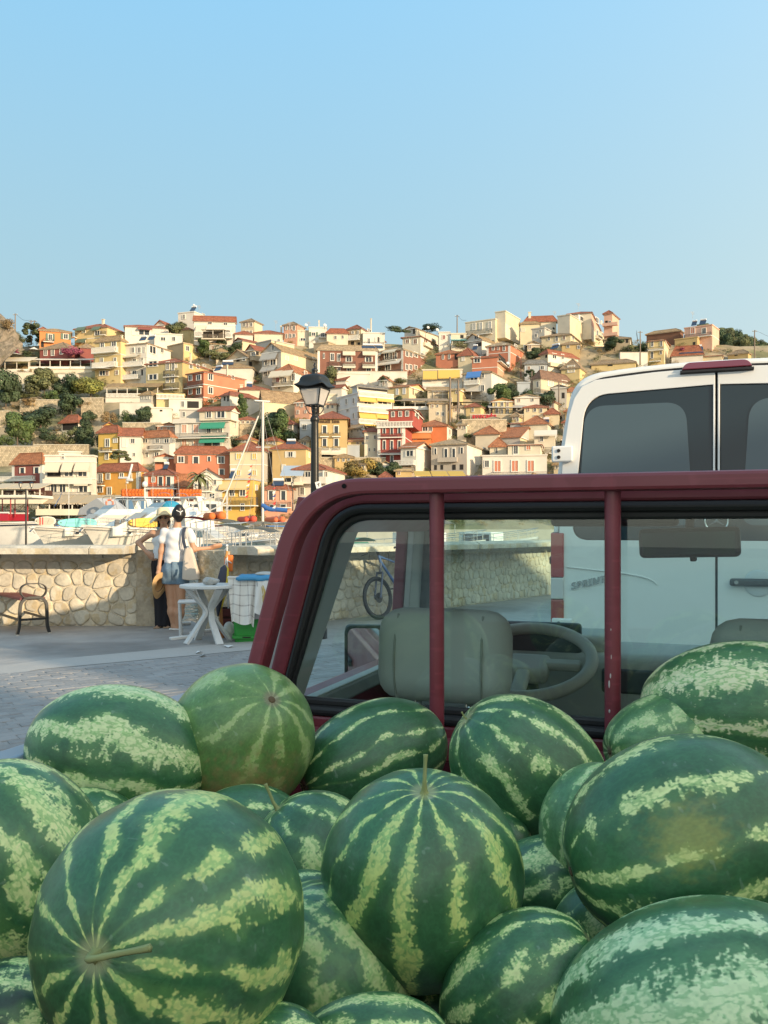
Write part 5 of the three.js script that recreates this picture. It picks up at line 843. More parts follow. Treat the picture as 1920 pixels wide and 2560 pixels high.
for (const [p, x, yt, yb, label] of [['B', 1048, 235, 310, 'single rod antenna right of the hilltop apartments'], ['B', 1408, 212, 330, 'tall television antenna over the wide red roof'], ['B', 1548, 225, 350, 'white mast antenna right of the television antenna'], ['C', 97, 232, 350, 'rod antenna left of the beige skyline house'], ['C', 295, 225, 300, 'thin antenna beside the white block'], ['B', 612, 55, 130, 'antenna on the white roof flat'], ['E', 145, 25, 80, 'antenna with white ball on the red roof floor'], ['E', 1057, 92, 150, 'antenna on the pale pink cube house'], ['D', 1395, 115, 170, 'thin antenna on the long red roof']]) {
  const D = 238, c = at(PU(p, x), PVv(p, yb), D), h = (yb - yt) / PANEL[p][2] / F * D, t = thing('antenna', label, 'antenna', c.toArray());
  mb().cyl(.035, .04, h, 5, [0, h / 2, 0]).build(t, 'rod', M([.35, .34, .33], .5)); const b = mb(); for (let i = 0; i < 4; i++) b.box(1.1 - .15 * i, .05, .05, [.1 * i - .1, h - .12 - .22 * i, 0]); b.build(t, 'dipole', M([.4, .39, .38], .5));
}
for (const [p, x, y, r, label] of [['C', 270, 262, 16, 'satellite dish on the beige skyline house'], ['C', 465, 265, 18, 'satellite dish on the white block'], ['B', 560, 55, 12, 'white dish at the top of the roof flat'], ['D', 85, 288, 15, 'grey dish below the leafy pergola'], ['D', 180, 312, 17, 'dish right of the leafy pergola'], ['D', 912, 660, 18, 'white dish on the terracotta porch'], ['C', 428, 540, 12, 'white round dish left of the hotel wing']]) {
  const D = 222, c = at(PU(p, x), PVv(p, y), D), rr = r / 4.1475 / F * D, t = thing('satellite_dish', label, 'satellite dish', [c.x, c.y, c.z], .3);
  mb().add(new THREE.SphereGeometry(rr * 1.4, 14, 6, 0, 6.283, 0, .8), [0, 0, -rr], [1.3, 0, 0]).build(t, 'reflector', M([.68, .66, .62], .5, { side: THREE.DoubleSide })); mb().bar([0, -rr * .3, -rr * .2], [0, -rr * 2.2, -rr * .4], .05, 5).bar([0, -rr * .8, rr * .1], [0, 0, rr * 1.1], .025, 4).build(t, 'arm', iron);
}
// ---------------------------------------------------------------- the harbour: boats, pontoon, double lantern
const SEA = -.9, gel = M([.78, .74, .66], .28, { clearcoat: .4, map: T.dirt }), gelWhite = M([.80, .78, .74], .3, { map: T.dirt }), steel = M([.62, .62, .62], .25, { metalness: .9 }), boatGlass = M([.03, .04, .05], .06), navy = M([.02, .03, .06], .4), canvasBeige = M([.50, .45, .37], .95, { map: T.fabric, side: THREE.DoubleSide });
structure('pontoon', mb().box(60, .5, 2.6, [-12, -.5, -63]).geo(), M([.36, .33, .29], .9, { map: T.plaster }));
// hull along +x (bow), waterline at y = 0
function hullGeo(L, B, hS, hB, o = {}) {
  const N = 22, K = 9, rake = o.rake ?? .55, pos = [], idx = [], flare = o.flare ?? .35, half = (f) => B / 2 * (f < .4 ? .92 + .08 * f / .4 : Math.pow(Math.max(0, 1 - Math.pow((f - .4) / .6, o.pw ?? 2.3)), .8));
  const sheer = (f) => hS + (hB - hS) * f * f, rows = 2 * K + 1;
  for (let i = 0; i <= N; i++) { const f = i / N, b = Math.max(.012, half(f)), y1 = sheer(f); for (let k = -K; k <= K; k++) { const a = Math.abs(k) / K, y = -.35 + (y1 + .35) * a, w = b * Math.pow(a, .35) * (1 - flare * f * (1 - a)); pos.push(L * f - rake * (hB + .35) * (1 - a) * f * f * f + (a - 1) * .0, y, Math.sign(k) * w); } }
  for (let i = 0; i < N; i++) for (let k = 0; k < rows - 1; k++) { const a = i * rows + k, b = a + rows; idx.push(a, a + 1, b, a + 1, b + 1, b); }
  for (let k = 0; k < rows - 2; k++) idx.push(0, k + 2, k + 1);
  const g = new THREE.BufferGeometry(); g.setAttribute('position', new THREE.Float32BufferAttribute(pos, 3)); g.setIndex(idx); g.computeVertexNormals();
  const dk = [], di = []; for (let i = 0; i <= N; i++) { const f = i / N, b = Math.max(.01, half(f)) * .985, y = sheer(f) - (o.well ?? .06); dk.push(L * f, y, -b, L * f, y + (o.camber ?? .05), 0, L * f, y, b); } for (let i = 0; i < N; i++) for (const k of [0, 1]) { const a = i * 3 + k; di.push(a, a + 1, a + 3, a + 1, a + 4, a + 3); }
  const d = new THREE.BufferGeometry(); d.setAttribute('position', new THREE.Float32BufferAttribute(dk, 3)); d.setIndex(di); d.computeVertexNormals();
  const edge = (yo, wo = 1.0) => { const A = [], Bq = []; for (let i = 0; i <= N; i++) { const f = i / N, b = Math.max(.01, half(f)) * wo; A.push([L * f + .02, sheer(f) + yo, -b]); Bq.push([L * f + .02, sheer(f) + yo, b]); } return [A, Bq]; };
  return { hull: muv(g), deck: muv(d), edge, half, sheer };
}
function boat(name, label, cat, u, D, heading, L, B, hS, hB, o = {}) {   // u, D: where the bow stands
  const sc = o.scale ?? 1, X = (u - U0) / F * D, h = V3(heading[0], 0, heading[1]).normalize(), g = thing(name, label, cat, [X - h.x * L * sc, SEA, -D - h.z * L * sc], Math.atan2(-h.z, h.x), o.group), H = hullGeo(L, B, hS, hB, o);
  g.scale.setScalar(sc); part(g, 'hull', H.hull, o.hm ?? gel); part(g, 'deck', H.deck, o.dm ?? gelWhite);
  const rub = mb(); for (const e of H.edge(-.10, 1.012)) rub.tube(e.filter((_, i) => i % 2 === 0), .045, 5, 30); rub.build(g, 'rub_rail', o.rm ?? gelWhite);
  if (o.stripe) { const st = mb(); for (const e of H.edge(-.32, o.sw ?? .985)) st.tube(e.filter((_, i) => i % 2 === 0), o.sr ?? .05, 5, 30); st.build(g, 'stripe', o.stripe); }
  if (o.rails) { const rl = mb(), up = o.railH ?? .6; for (const e of H.edge(up, .93)) { const pts = e.slice(o.rails); rl.tube(pts, .016, 5, 30); rl.tube(pts.map((p) => [p[0], p[1] - up * .45, p[2]]), .01, 4, 30); pts.forEach((p, i) => { if (i % 2 === 0) rl.bar([p[0], p[1] - up, p[2]], p, .014, 5); }); } rl.build(g, 'guard_rail', steel); }
  return { g, H, L, B };
}
function yacht(label, u, D, heading, L, o = {}) {
  const b = boat('motor_yacht', label, 'yacht', u, D, heading, L, 3.7, 2.0, 2.4, { scale: o.scale, rails: 9, rake: .62, stripe: M([.10, .09, .08], .5), sr: .018, sw: 1.0, well: .04 }), { g, H } = b, s = L / 11, n0 = g.children.length;
  // trunk cabin, windscreen, deckhouse and flybridge as extruded side profiles
  const prof = (pts, w, name, mat, bev = .06) => { const e = extrude(pts.map(([x, y]) => [x * s, y]), w, bev); return part(g, name, muv(e), mat); };
  prof([[8.6, 2.1], [7.4, 2.75], [2.2, 3.0], [1.4, 1.5], [8.6, 1.5]], 2.7, 'trunk_cabin', gel, .12);
  const dh = prof([[6.7, 2.6], [5.6, 3.38], [1.7, 3.5], [1.2, 1.6], [7.0, 1.6]], 3.0, 'deckhouse', gel, .1);
  for (const z of [-1, 1]) { const w = extrude([[6.35, 2.68], [5.5, 3.26], [2.2, 3.3], [2.2, 2.68]].map(([x, y]) => [x * s, y]), .03, .004); part(dh, 'side_window', muv(w), z < 0 ? M([.56, .52, .45], .6, { map: T.fabric }) : boatGlass, [0, 0, z * 1.515]); part(dh, 'aft_window', muv(extrude([[2.0, 2.6], [2.0, 3.25], [1.75, 3.25], [1.6, 2.6]].map(([x, y]) => [x * s, y]), .03, .004)), boatGlass, [0, 0, z * 1.516]); }
  mb().poly([[6.58 * s, 2.74, -1.2], [6.58 * s, 2.74, 1.2], [5.74 * s, 3.33, 1.05], [5.74 * s, 3.33, -1.05]], [[0, 1, 2, 3]]).build(dh, 'windscreen', M([.58, .53, .45], .6, { map: T.fabric })).position.set(.05, .03, 0);
  const fb = prof([[5.4, 3.35], [4.9, 3.78], [.9, 3.82], [.6, 3.4]], 2.5, 'flybridge', gel, .1);
  { const w = mb(); for (const z of [-1.1, 1.1]) w.bar([4.8 * s, 3.8, z], [4.4 * s, 4.15, z * .95], .015, 5).bar([2.5 * s, 3.8, z], [2.6 * s, 4.1, z], .015, 5); w.bar([4.4 * s, 4.15, -1.05], [4.4 * s, 4.15, 1.05], .015, 5); w.build(fb, 'rail', steel); mb().poly([[4.85 * s, 3.8, -1.1], [4.85 * s, 3.8, 1.1], [4.45 * s, 4.12, 1.0], [4.45 * s, 4.12, -1.0]], [[0, 1, 2, 3]]).build(fb, 'wind_shield', M([.30, .34, .34], .12)); }
  if (o.arch) { const a = mb(); for (const z of [-1.3, 1.3]) a.add(extrude([[0, 0], [.7, 0], [.95, 1.15], [.55, 1.15]].map(([x, y]) => [x * s, y]), .16, .03), [1.0 * s, 3.5, z]); a.rbox(.5 * s, .14, 2.7, .05, [1.75 * s, 4.62, 0]); a.build(g, 'radar_arch', gel); }
  if (o.bimini) { const t = part(g, 'bimini', (() => { const q = new THREE.CylinderGeometry(3.2, 3.2, 2.5, 20, 1, true, -.55, 1.1); q.rotateZ(Math.PI / 2); q.rotateY(Math.PI / 2); q.rotateZ(0); return muv(q); })(), M(o.bimini, .9, { map: T.fabric, side: THREE.DoubleSide })); t.rotation.y = Math.PI / 2; t.position.set(2.6 * s, 4.9 - 3.2 + .05, 0); const f = mb(); for (const x of [1.2, 2.6, 4.0]) f.tube([[x * s, 3.7, -1.2], [x * s, 4.6, -1.22], [x * s, 4.85, -.8], [x * s, 4.88, .8], [x * s, 4.6, 1.22], [x * s, 3.7, 1.2]], .018, 5, 24); f.build(t.parent, 'bimini_frame', steel); }
  if (o.hoops) { const f = mb(); for (const x of [1.6, 2.6, 3.5, 4.3]) f.tube([[x * s, 3.7, -1.2], [(x + .3) * s, 4.7, -1.1], [(x + .3) * s, 4.85, 0], [(x + .3) * s, 4.7, 1.1], [x * s, 3.7, 1.2]], .02, 5, 24); f.build(g, 'canopy_hoop', M([.25, .24, .23], .5)); }
  if (o.tent) mb().add(new THREE.SphereGeometry(.75, 16, 8, 0, 6.283, 0, 1.57), [3.6 * s, 3.75, -.3], [0, 0, 0], [1.2, .75, 1]).build(g, 'cover', M([.03, .28, .44], .85, { map: T.fabric }));
  for (const c of g.children.slice(n0)) c.position.x += o.dx ?? 0;
  for (const f of [.56, .60, .73]) { const z = -H.half(f) * 1.0; const p = part(g, 'porthole', muv(new THREE.TorusGeometry(.10, .022, 6, 18)), steel, [f * L, H.sheer(f) - .42, z * .955], [0, .18, 0], [1.9, 1, 1]); part(p, 'glass', muv(new THREE.CylinderGeometry(.095, .095, .02, 16)), boatGlass, [0, 0, 0], [Math.PI / 2, 0, 0]); }
  mb().rbox(.7, .07, .34, .02, [L - .15, 2.22, 0]).build(g, 'anchor_roller', steel); mb().bar([L + .1, 2.18, 0], [L - .25, 1.75, 0], .035, 6).box(.34, .05, .5, [L + .02, 2.02, 0], [0, 0, -.8]).build(g, 'anchor', M([.4, .4, .4], .5, { metalness: .6 }));
  for (const x of [.4, .55]) mb().add(new THREE.CapsuleGeometry(.11, .5, 4, 10), [L * x, H.sheer(x) - .6, -H.half(x) * 1.04]).build(g, 'fender', gelWhite);
  mb().bar([3 * s, 3.8, .6], [3.2 * s, 6.3, .6], .012, 4).bar([1.5 * s, 4.6, -.9], [1.5 * s, 7.0, -.9], .012, 4).build(g, 'whip_antenna', gelWhite);
  return b;
}
const Y2 = yacht('white motor yacht with the yellow board, just left of the women', 204, 70, [-.75, .66], 11.5, { scale: 1.1, dx: .7, arch: 1, bimini: [.74, .70, .62], tent: 1 });
const Y1 = yacht('white motor yacht with the turquoise board on its bow', 80, 74, [-.75, .66], 11.5, { scale: 1.08, dx: .4, arch: 1, hoops: 1 });
// boards and fins lashed upright along the rails
function board(Y, f, len, w, color, label, o = {}) {
  const s = new THREE.Shape(); for (let i = 0; i <= 40; i++) { const a = i / 40 * 2 * Math.PI, c = Math.cos(a), q = Math.sin(a), x = len / 2 * c, y = w / 2 * Math.sign(q) * Math.pow(Math.abs(q), .72) * (1 - .12 * c); i ? s.lineTo(x, y) : s.moveTo(x, y); }
  const t = thing('paddle_board', label, 'paddle board'); part(t, 'board', muv(extrude(s, .12, .03, [], 6)), M(color, .45));
  if (o.deck) part(t, 'deck_pad', muv((() => { const q = extrude(s, .125, .02); q.scale(.86, .84, 1); return q; })()), M(o.deck, .7), [0, 0, -.006]);
  const bands = mb(); for (const [a, b] of o.lines ?? [[[-.3, -.5], [-.12, .5]], [[.05, -.5], [.06, .5]], [[.25, .5], [.32, -.5]]]) bands.bar([a[0] * len, a[1] * w * .92, -.066], [b[0] * len, b[1] * w * .92, -.066], .012, 5); bands.bar([-len * .42, 0, -.064], [len * .3, -.02, -.064], .008, 4).build(t, 'bungee', M(o.lc ?? [.03, .12, .14], .7));
  if (o.bar) for (const [x, c, ww] of o.bar) mb().rbox(ww, w * .8, .13, .01, [x * len, 0, -.004]).build(t, 'stripe', M(c, .6));
  mb().rbox(.14, .07, .02, .005, [len * .42, 0, -.066]).build(t, 'handle', rubber);
  const Hh = Y.H, x = f * Y.L, z = -Hh.half(f) * .93 - .1; Y.g.updateMatrixWorld(true); const f2 = f + .01, ang = Math.atan2(-(-Hh.half(f2) + Hh.half(f)) * .93, .01 * Y.L);
  t.position.copy(Y.g.localToWorld(V3(x, Hh.sheer(f) + w / 2 + (o.up ?? 0), z))); t.rotation.set(o.tilt ?? 0, Y.g.rotation.y + ang, 0, 'YXZ'); return t;
}
board(Y1, .73, 3.3, .8, [.16, .56, .56], 'turquoise paddle board standing on the left yacht bow');
board(Y1, .93, 1.7, .8, [.70, .66, .56], 'cream paddle board with red stripes on the tip of the left yacht', { deck: [.52, .46, .36], bar: [[.12, [.55, .06, .05], .12], [.24, [.6, .09, .06], .14]], lines: [[[-.2, .3], [-.1, -.3]]] });
board(Y2, .63, 2.9, .8, [.72, .42, .02], 'yellow orange paddle board on the yacht beside the women', { lc: [.30, .16, .02], bar: [[.30, [.25, .02, .05], .05], [.34, [.75, .70, .6], .05], [.38, [.03, .02, .05], .05]], lines: [[[-.4, .4], [-.2, -.4]], [[-.3, -.4], [-.1, .4]], [[0, .4], [.1, -.4]]] });
for (let i = 0; i < 3; i++) { const t = thing('fender_cushion', ['foremost', 'middle', 'rearmost'][i] + ' of three grey cushions on the yacht bow', 'cushion'); part(t, 'pad', muv(new RoundedBoxGeometry(.42, .62, .16, 3, .07)), M([.16, .16, .165], .8, { map: T.fabric })); part(t, 'strap', muv(new RoundedBoxGeometry(.43, .06, .17, 2, .01)), M([.10, .10, .10], .8)); const f = .80 - .036 * i; Y2.g.updateMatrixWorld(true); t.position.copy(Y2.g.localToWorld(V3(f * Y2.L, Y2.H.sheer(f) + .26, -Y2.H.half(f) * .8))); t.rotation.set(.35, Y2.g.rotation.y, .25); }
{ // red tour boat at the left edge
  const b = boat('tour_boat', 'red and white tour boat with a long cream canopy at the left edge', 'tour boat', 140, 84, [1, .12], 15, 3.8, 2.8, 3.1, { hm: gelWhite, stripe: navy, sr: .06, rake: .4 }), g = b.g, redP = M([.42, .02, .04], .5);
  mb().box(11, .72, .08, [5.6, 3.45, -1.8]).box(11, .72, .08, [5.6, 3.45, 1.8]).build(g, 'bulwark', redP).rotation.set(0, 0, 0); mb().box(11.1, .14, .2, [5.6, 3.86, -1.8]).box(11.1, .14, .2, [5.6, 3.86, 1.8]).build(g, 'cap_rail', gelWhite);
  for (let x = .4; x < 12; x += 1.35) for (const z of [-1.55, 1.55]) mb().cyl(.055, .055, 1.8, 7, [x, 4.4, z]).build(g, 'post', M([.34, .02, .03], .5));
  mb().rbox(14.2, .3, 4.0, .08, [6.6, 5.4, 0]).build(g, 'canopy', M([.72, .66, .54], .9)); mb().rbox(2.0, 1.9, 2.2, .08, [1.2, 3.5, 0]).build(g, 'wheelhouse', redP);
  for (let x = 1; x < 9; x += 1.1) mb().box(.5, .05, .45, [x, 3.95, -.9]).box(.05, .55, .45, [x - .24, 4.2, -.9]).box(.05, .5, .05, [x + .2, 3.7, -1.1]).build(g, 'seat', M([.50, .22, .07], .6));
  mb().box(13.5, .7, .06, [6.4, .3, 1.62]).box(12.2, .7, .05, [6, .3, -1.70]).build(g, 'boot_top', navy);
}
{ // ferry with orange rafts, and the sign boat
  const b = boat('ferry', 'blue grey ferry with orange life rafts on its roof', 'ferry', 250, 96, [-1, .1], 15, 4.2, 2.8, 3.4, { hm: M([.50, .53, .56], .4), rails: 4 }), g = b.g, blue = M([.30, .39, .48], .5), dkblue = M([.10, .20, .34], .5);
  const w = mb().rbox(5.2, 2.3, 3.2, .08, [10.4, 4.5, 0]).build(g, 'wheelhouse', blue); for (const z of [-1.62, 1.62]) for (let i = 0; i < 4; i++) mb().rbox(.75, .95, .05, .02, [8.5 + i * 1.25, 5.0, z]).build(w, 'window', boatGlass); mb().rbox(.8, 2.0, .05, .02, [9.8, 4.45, -1.63]).rbox(.7, 2.0, .05, .02, [11.2, 4.45, -1.64]).build(w, 'door', dkblue);
  mb().rbox(9.5, .16, 4.1, .05, [8.2, 5.75, 0]).build(g, 'roof_deck', M([.62, .66, .68], .5)); mb().rbox(6, 1.9, 3.0, .08, [4.6, 4.4, 0]).build(g, 'saloon', gelWhite); for (let i = 0; i < 4; i++) mb().rbox(1.1, .9, .05, .02, [2.6 + i * 1.35, 4.6, -1.53]).build(g, 'saloon_window', boatGlass);
  for (let i = 0; i < 3; i++) { const r = thing('life_raft', ['left', 'middle', 'right'][i] + ' orange life raft roll on the ferry roof', 'life raft'), R = rng(i + 3), q = mb(); for (let k = 0; k < 2; k++) q.add(new THREE.CapsuleGeometry(.26, 2.1, 4, 10), [0, .26 + k * .36, .1 * k], [0, 0, Math.PI / 2]); q.build(r, 'roll', M([.62, .15, .02], .7)); const st = mb(); for (let k = -3; k <= 3; k++) st.add(new THREE.TorusGeometry(.42, .03, 5, 14), [k * .36, .46, .04], [0, Math.PI / 2, 0], [1, 1, .9]); st.build(r, 'lashing', M([.35, .08, .02], .8)); g.updateMatrixWorld(true); r.position.copy(g.localToWorld(V3(11.2 - i * 3.1, 5.84, -1.2))); r.rotation.y = g.rotation.y; }
  const m = thing('radar_mast', 'leaning white mast with a grey radar bar above the ferry', 'mast', at(318, 1208, 94).toArray()); mb().bar([0, 0, 0], [.55, 2.1, 0], .12, 8).build(m, 'spar', gelWhite); mb().rbox(1.1, .22, .3, .05, [-.4, .6, 0]).rbox(.7, .3, .4, .1, [.3, .35, .1]).build(m, 'radar_bar', M([.5, .5, .5], .5));
  const d = thing('radar_dome', 'white radar dome beside the ferry roof', 'radar dome', at(362, 1216, 88).toArray()); mb().ball(.28, [0, .2, 0], [1, 1.15, 1], 18).build(d, 'dome', gelWhite); mb().cyl(.06, .08, 2.4, 8, [0, -1.2, 0]).build(d, 'stand', gelWhite);
  const tp = thing('boat_tarpaulin', 'grey tarpaulin tent over a moored boat behind the left yacht', 'tarpaulin', at(262, 1288, 90).toArray(), -.3); mb().add(extrude([[-2.2, 0], [2.2, 0], [2.0, .5], [.2, 1.75], [-1.9, .7]], 3.2, .05)).build(tp, 'sheet', M([.42, .43, .44], .9, { map: T.fabric })); mb().rbox(4.6, 1.0, 3, .2, [0, -.7, 0]).build(tp, 'hull', M([.55, .25, .22], .6));
  const lb = thing('lifebuoy', 'orange lifebuoy hung on the grey tarpaulin', 'lifebuoy', at(274, 1258, 86.5).toArray()); mb().add(new THREE.TorusGeometry(.34, .10, 10, 26)).build(lb, 'ring', M([.68, .18, .10], .6)); for (let i = 0; i < 4; i++) mb().add(new THREE.TorusGeometry(.34, .104, 10, 5, .35), [0, 0, 0], [0, 0, i * 1.571 + .6]).build(lb, 'band', M([.7, .6, .5], .6));
  const s = boat('excursion_boat', 'brown excursion boat with a lettered board behind the left yacht', 'excursion boat', 92, 90, [-1, .2], 10, 3, 2.3, 2.8, { hm: M([.34, .14, .11], .5), rails: 0 }), sg = s.g; const c = mb().rbox(5.5, 1.15, 2.2, .06, [4.6, 2.6, 0]).build(sg, 'cabin', M([.40, .22, .17], .6)); for (let i = 0; i < 2; i++) mb().rbox(1.35, .75, .05, .02, [6.6 - i * 1.5, 2.7, -1.11]).build(c, 'window', M([.26, .29, .33], .12)); mb().rbox(5.8, .10, 2.5, .03, [4.6, 3.2, 0]).build(sg, 'roof', M([.46, .28, .2], .7));
  const bd = mb().rbox(2.9, .9, .06, .02, [3.1, 2.75, -1.13]).build(sg, 'sign_board', M([.66, .60, .52], .7)); const tx = part(bd, 'lettering', textGeo('Paxos - Antipaxos', .30, .02, SERIF), M([.13, .08, .07], .7), [3.1, 2.75, -1.165], [0, Math.PI, 0]);
  const fl = thing('flag', 'blue and white striped flag on a short staff', 'flag', at(150, 1266, 80).toArray()); mb().bar([0, 0, 0], [.25, 1.5, 0], .018, 5).build(fl, 'staff', M([.5, .4, .3], .6)); for (let i = 0; i < 5; i++) mb().poly([[.18 - .09 * i, 1.35 - .2 * i, 0], [.26 - .09 * i, 1.35 - .2 * i, .1], [-.02 - .1 * i, .62 - .16 * i, .16], [-.1 - .1 * i, .7 - .16 * i, .03]], [[0, 1, 2, 3]]).build(fl, 'stripe', M(i % 2 ? [.7, .7, .68] : [.05, .12, .36], .8, { side: THREE.DoubleSide }));
}
const POST = new THREE.CylinderGeometry(.02, .02, 1, 6);
// smaller boats: an open hull with wheelhouse or canopy
function small(label, u, D, heading, L, o = {}) {
  const b = boat('small_boat', label, 'boat', u, D, heading, L, o.B ?? L * .32, o.hs ?? .75, o.hb ?? 1.15, { hm: o.hm ?? gelWhite, well: o.well ?? .22, stripe: o.stripe, sr: .05, rails: o.rails, rake: .5, railH: .45 }), g = b.g;
  if (o.cabin) { const c = mb().rbox(L * .3, .95, b.B * .62, .07, [L * .5, (o.hs ?? .75) + .35, 0]).build(g, 'cabin', o.cm ?? gelWhite); mb().rbox(L * .24, .4, b.B * .63, .03, [L * .51, (o.hs ?? .75) + .52, 0]).build(c, 'window', boatGlass); }
  if (o.console) { mb().rbox(.5, .9, .7, .06, [L * .45, .95, 0]).build(g, 'console', gelWhite); mb().poly([[L * .45 + .3, 1.35, -.4], [L * .45 + .3, 1.35, .4], [L * .45, 1.75, .35], [L * .45, 1.75, -.35]], [[0, 1, 2, 3]]).build(g, 'wind_shield', M([.08, .12, .14], .1)); }
  if (o.canopy) { const h = o.ch ?? 2.1, x0 = L * .18, x1 = L * .68, w = b.B * .46, cn = mb(), N = 6; let pr = null; for (let i = 0; i <= N; i++) { const a = -1 + 2 * i / N, y = h + .16 * (1 - a * a), q = [[x0, y, a * w], [x1, y + .05, a * w]]; if (pr) cn.poly([...pr, ...q], [[0, 1, 3, 2]]); pr = q; } cn.build(g, 'canopy', M(o.canopy, .9, { map: T.fabric, side: THREE.DoubleSide })); for (const x of [x0, (x0 + x1) / 2, x1]) for (const z of [-w, w]) part(g, 'canopy_post', POST, steel, [x, (h + .6) / 2, z], [0, 0, 0], [1, h - .6, 1]); }
  if (o.motor) { mb().rbox(.34, .62, .36, .1, [-.28, 1.02, 0]).build(g, 'outboard_motor', M([.02, .02, .022], .25, { clearcoat: .6 })); mb().rbox(.14, .9, .16, .04, [-.28, .35, 0]).build(g, 'motor_leg', M([.03, .03, .03], .5)); }
  if (o.raft) mb().add(new THREE.CapsuleGeometry(.24, 1.5, 4, 10), [L * .42, (o.ch ?? 2.1) + .38, -.2], [0, 0, Math.PI / 2]).add(new THREE.CapsuleGeometry(.2, 1.3, 4, 10), [L * .42, (o.ch ?? 2.1) + .36, .3], [0, 0, Math.PI / 2]).build(g, 'life_raft', M(o.raft, .7));
  if (o.mast) mb().bar([L * .5, .6, 0], [L * .5, o.mast, 0], .03, 6).build(g, 'mast', gelWhite);
  for (const x of [.3, .6]) mb().add(new THREE.CapsuleGeometry(.08, .32, 4, 8), [L * x, .45, -b.H.half(x) * 1.06]).build(g, 'fender', M([.7, .68, .62], .5));
  return b;
}
small('small red and white fishing boat behind the gesturing hand', 590, 25, [.3, .95], 4.6, { hm: M([.62, .56, .48], .4), stripe: M([.45, .02, .03], .5), canopy: [.70, .66, .58], ch: 2.25, console: 1 });
small('white speedboat with tube frame left of the pickup roof corner', 668, 30, [.28, .96], 5.2, { hs: .8, hb: 1.1, canopy: [.62, .60, .56], ch: 2.15, console: 1, motor: 1 });
small('white boat with covered bow beside the woman in shorts', 528, 29, [.2, .98], 4.4, { rails: 8, console: 1 });
small('white boat under a red awning right of the woman in shorts', 490, 44, [.3, .95], 6.4, { hs: 1.0, hb: 1.5, canopy: [.48, .04, .05], ch: 2.75, cabin: 1 });
small('white boat with an orange raft on its canopy', 580, 42, [.4, .92], 6.6, { hs: 1.0, hb: 1.5, canopy: [.68, .65, .58], ch: 2.6, raft: [.62, .15, .03] });
small('long white day boat with two red rafts behind the mast', 690, 56, [.5, .87], 9, { hs: 1.2, hb: 1.7, canopy: [.70, .67, .6], ch: 2.6, raft: [.58, .08, .04], rails: 6 });
small('white taxi boat with an orange raft near the pickup', 770, 60, [.6, .8], 8, { hs: 1.2, hb: 1.7, canopy: [.70, .67, .6], ch: 2.6, raft: [.60, .14, .05] });
small('grey inflatable dinghy with a black outboard at the left wall', 112, 27, [.7, .7], 3.2, { hm: M([.50, .50, .49], .7), hs: .45, hb: .65, motor: 1 });
small('boat with a dark green cover seen through the pickup side window', 1000, 33, [.8, .6], 5.4, { hs: .95, hb: 1.35, cm: M([.05, .20, .15], .8), cabin: 1, canopy: [.05, .22, .16], ch: 1.75 });
small('white cabin boat seen through the pickup windscreen', 1215, 40, [.8, .6], 7.5, { hs: 1.3, hb: 1.8, cabin: 1, rails: 5, canopy: [.7, .68, .62], ch: 2.5 });
small('white motor boat left of the van tail lamp', 1345, 46, [.8, .6], 7, { hs: 1.3, hb: 1.9, cabin: 1, rails: 5 });
small('little white boat behind the wall end', 868, 30, [.5, .86], 4.2, { console: 1, hs: .9, hb: 1.3 });
{ const R = rng(404), kinds = [['white moored boat with a blue canopy far across the harbour', [.10, .22, .42]], ['white moored boat with a cream canopy far across the harbour', [.66, .6, .5]], ['white moored boat with a grey canopy far across the harbour', [.42, .43, .44]], ['white moored boat with a red canopy far across the harbour', [.45, .05, .05]]]; const side = ['far left', 'left', 'middle', 'right'];
  for (let i = 0; i < 16; i++) { const D = 86 + (i * 7) % 36, u = 60 + i * 46 + 20 * R(), k = kinds[i % 4]; small(k[0] + ', ' + side[Math.floor(i / 4)] + ' of its kind', u, D, [i % 3 ? .8 : -.8, .6], 6 + 2.5 * R(), { hs: 1, hb: 1.5, cabin: i % 2, canopy: k[1], ch: 2.5, mast: i % 5 === 0 ? 7 : 0, rails: i % 3 === 0 ? 6 : 0 }); } }
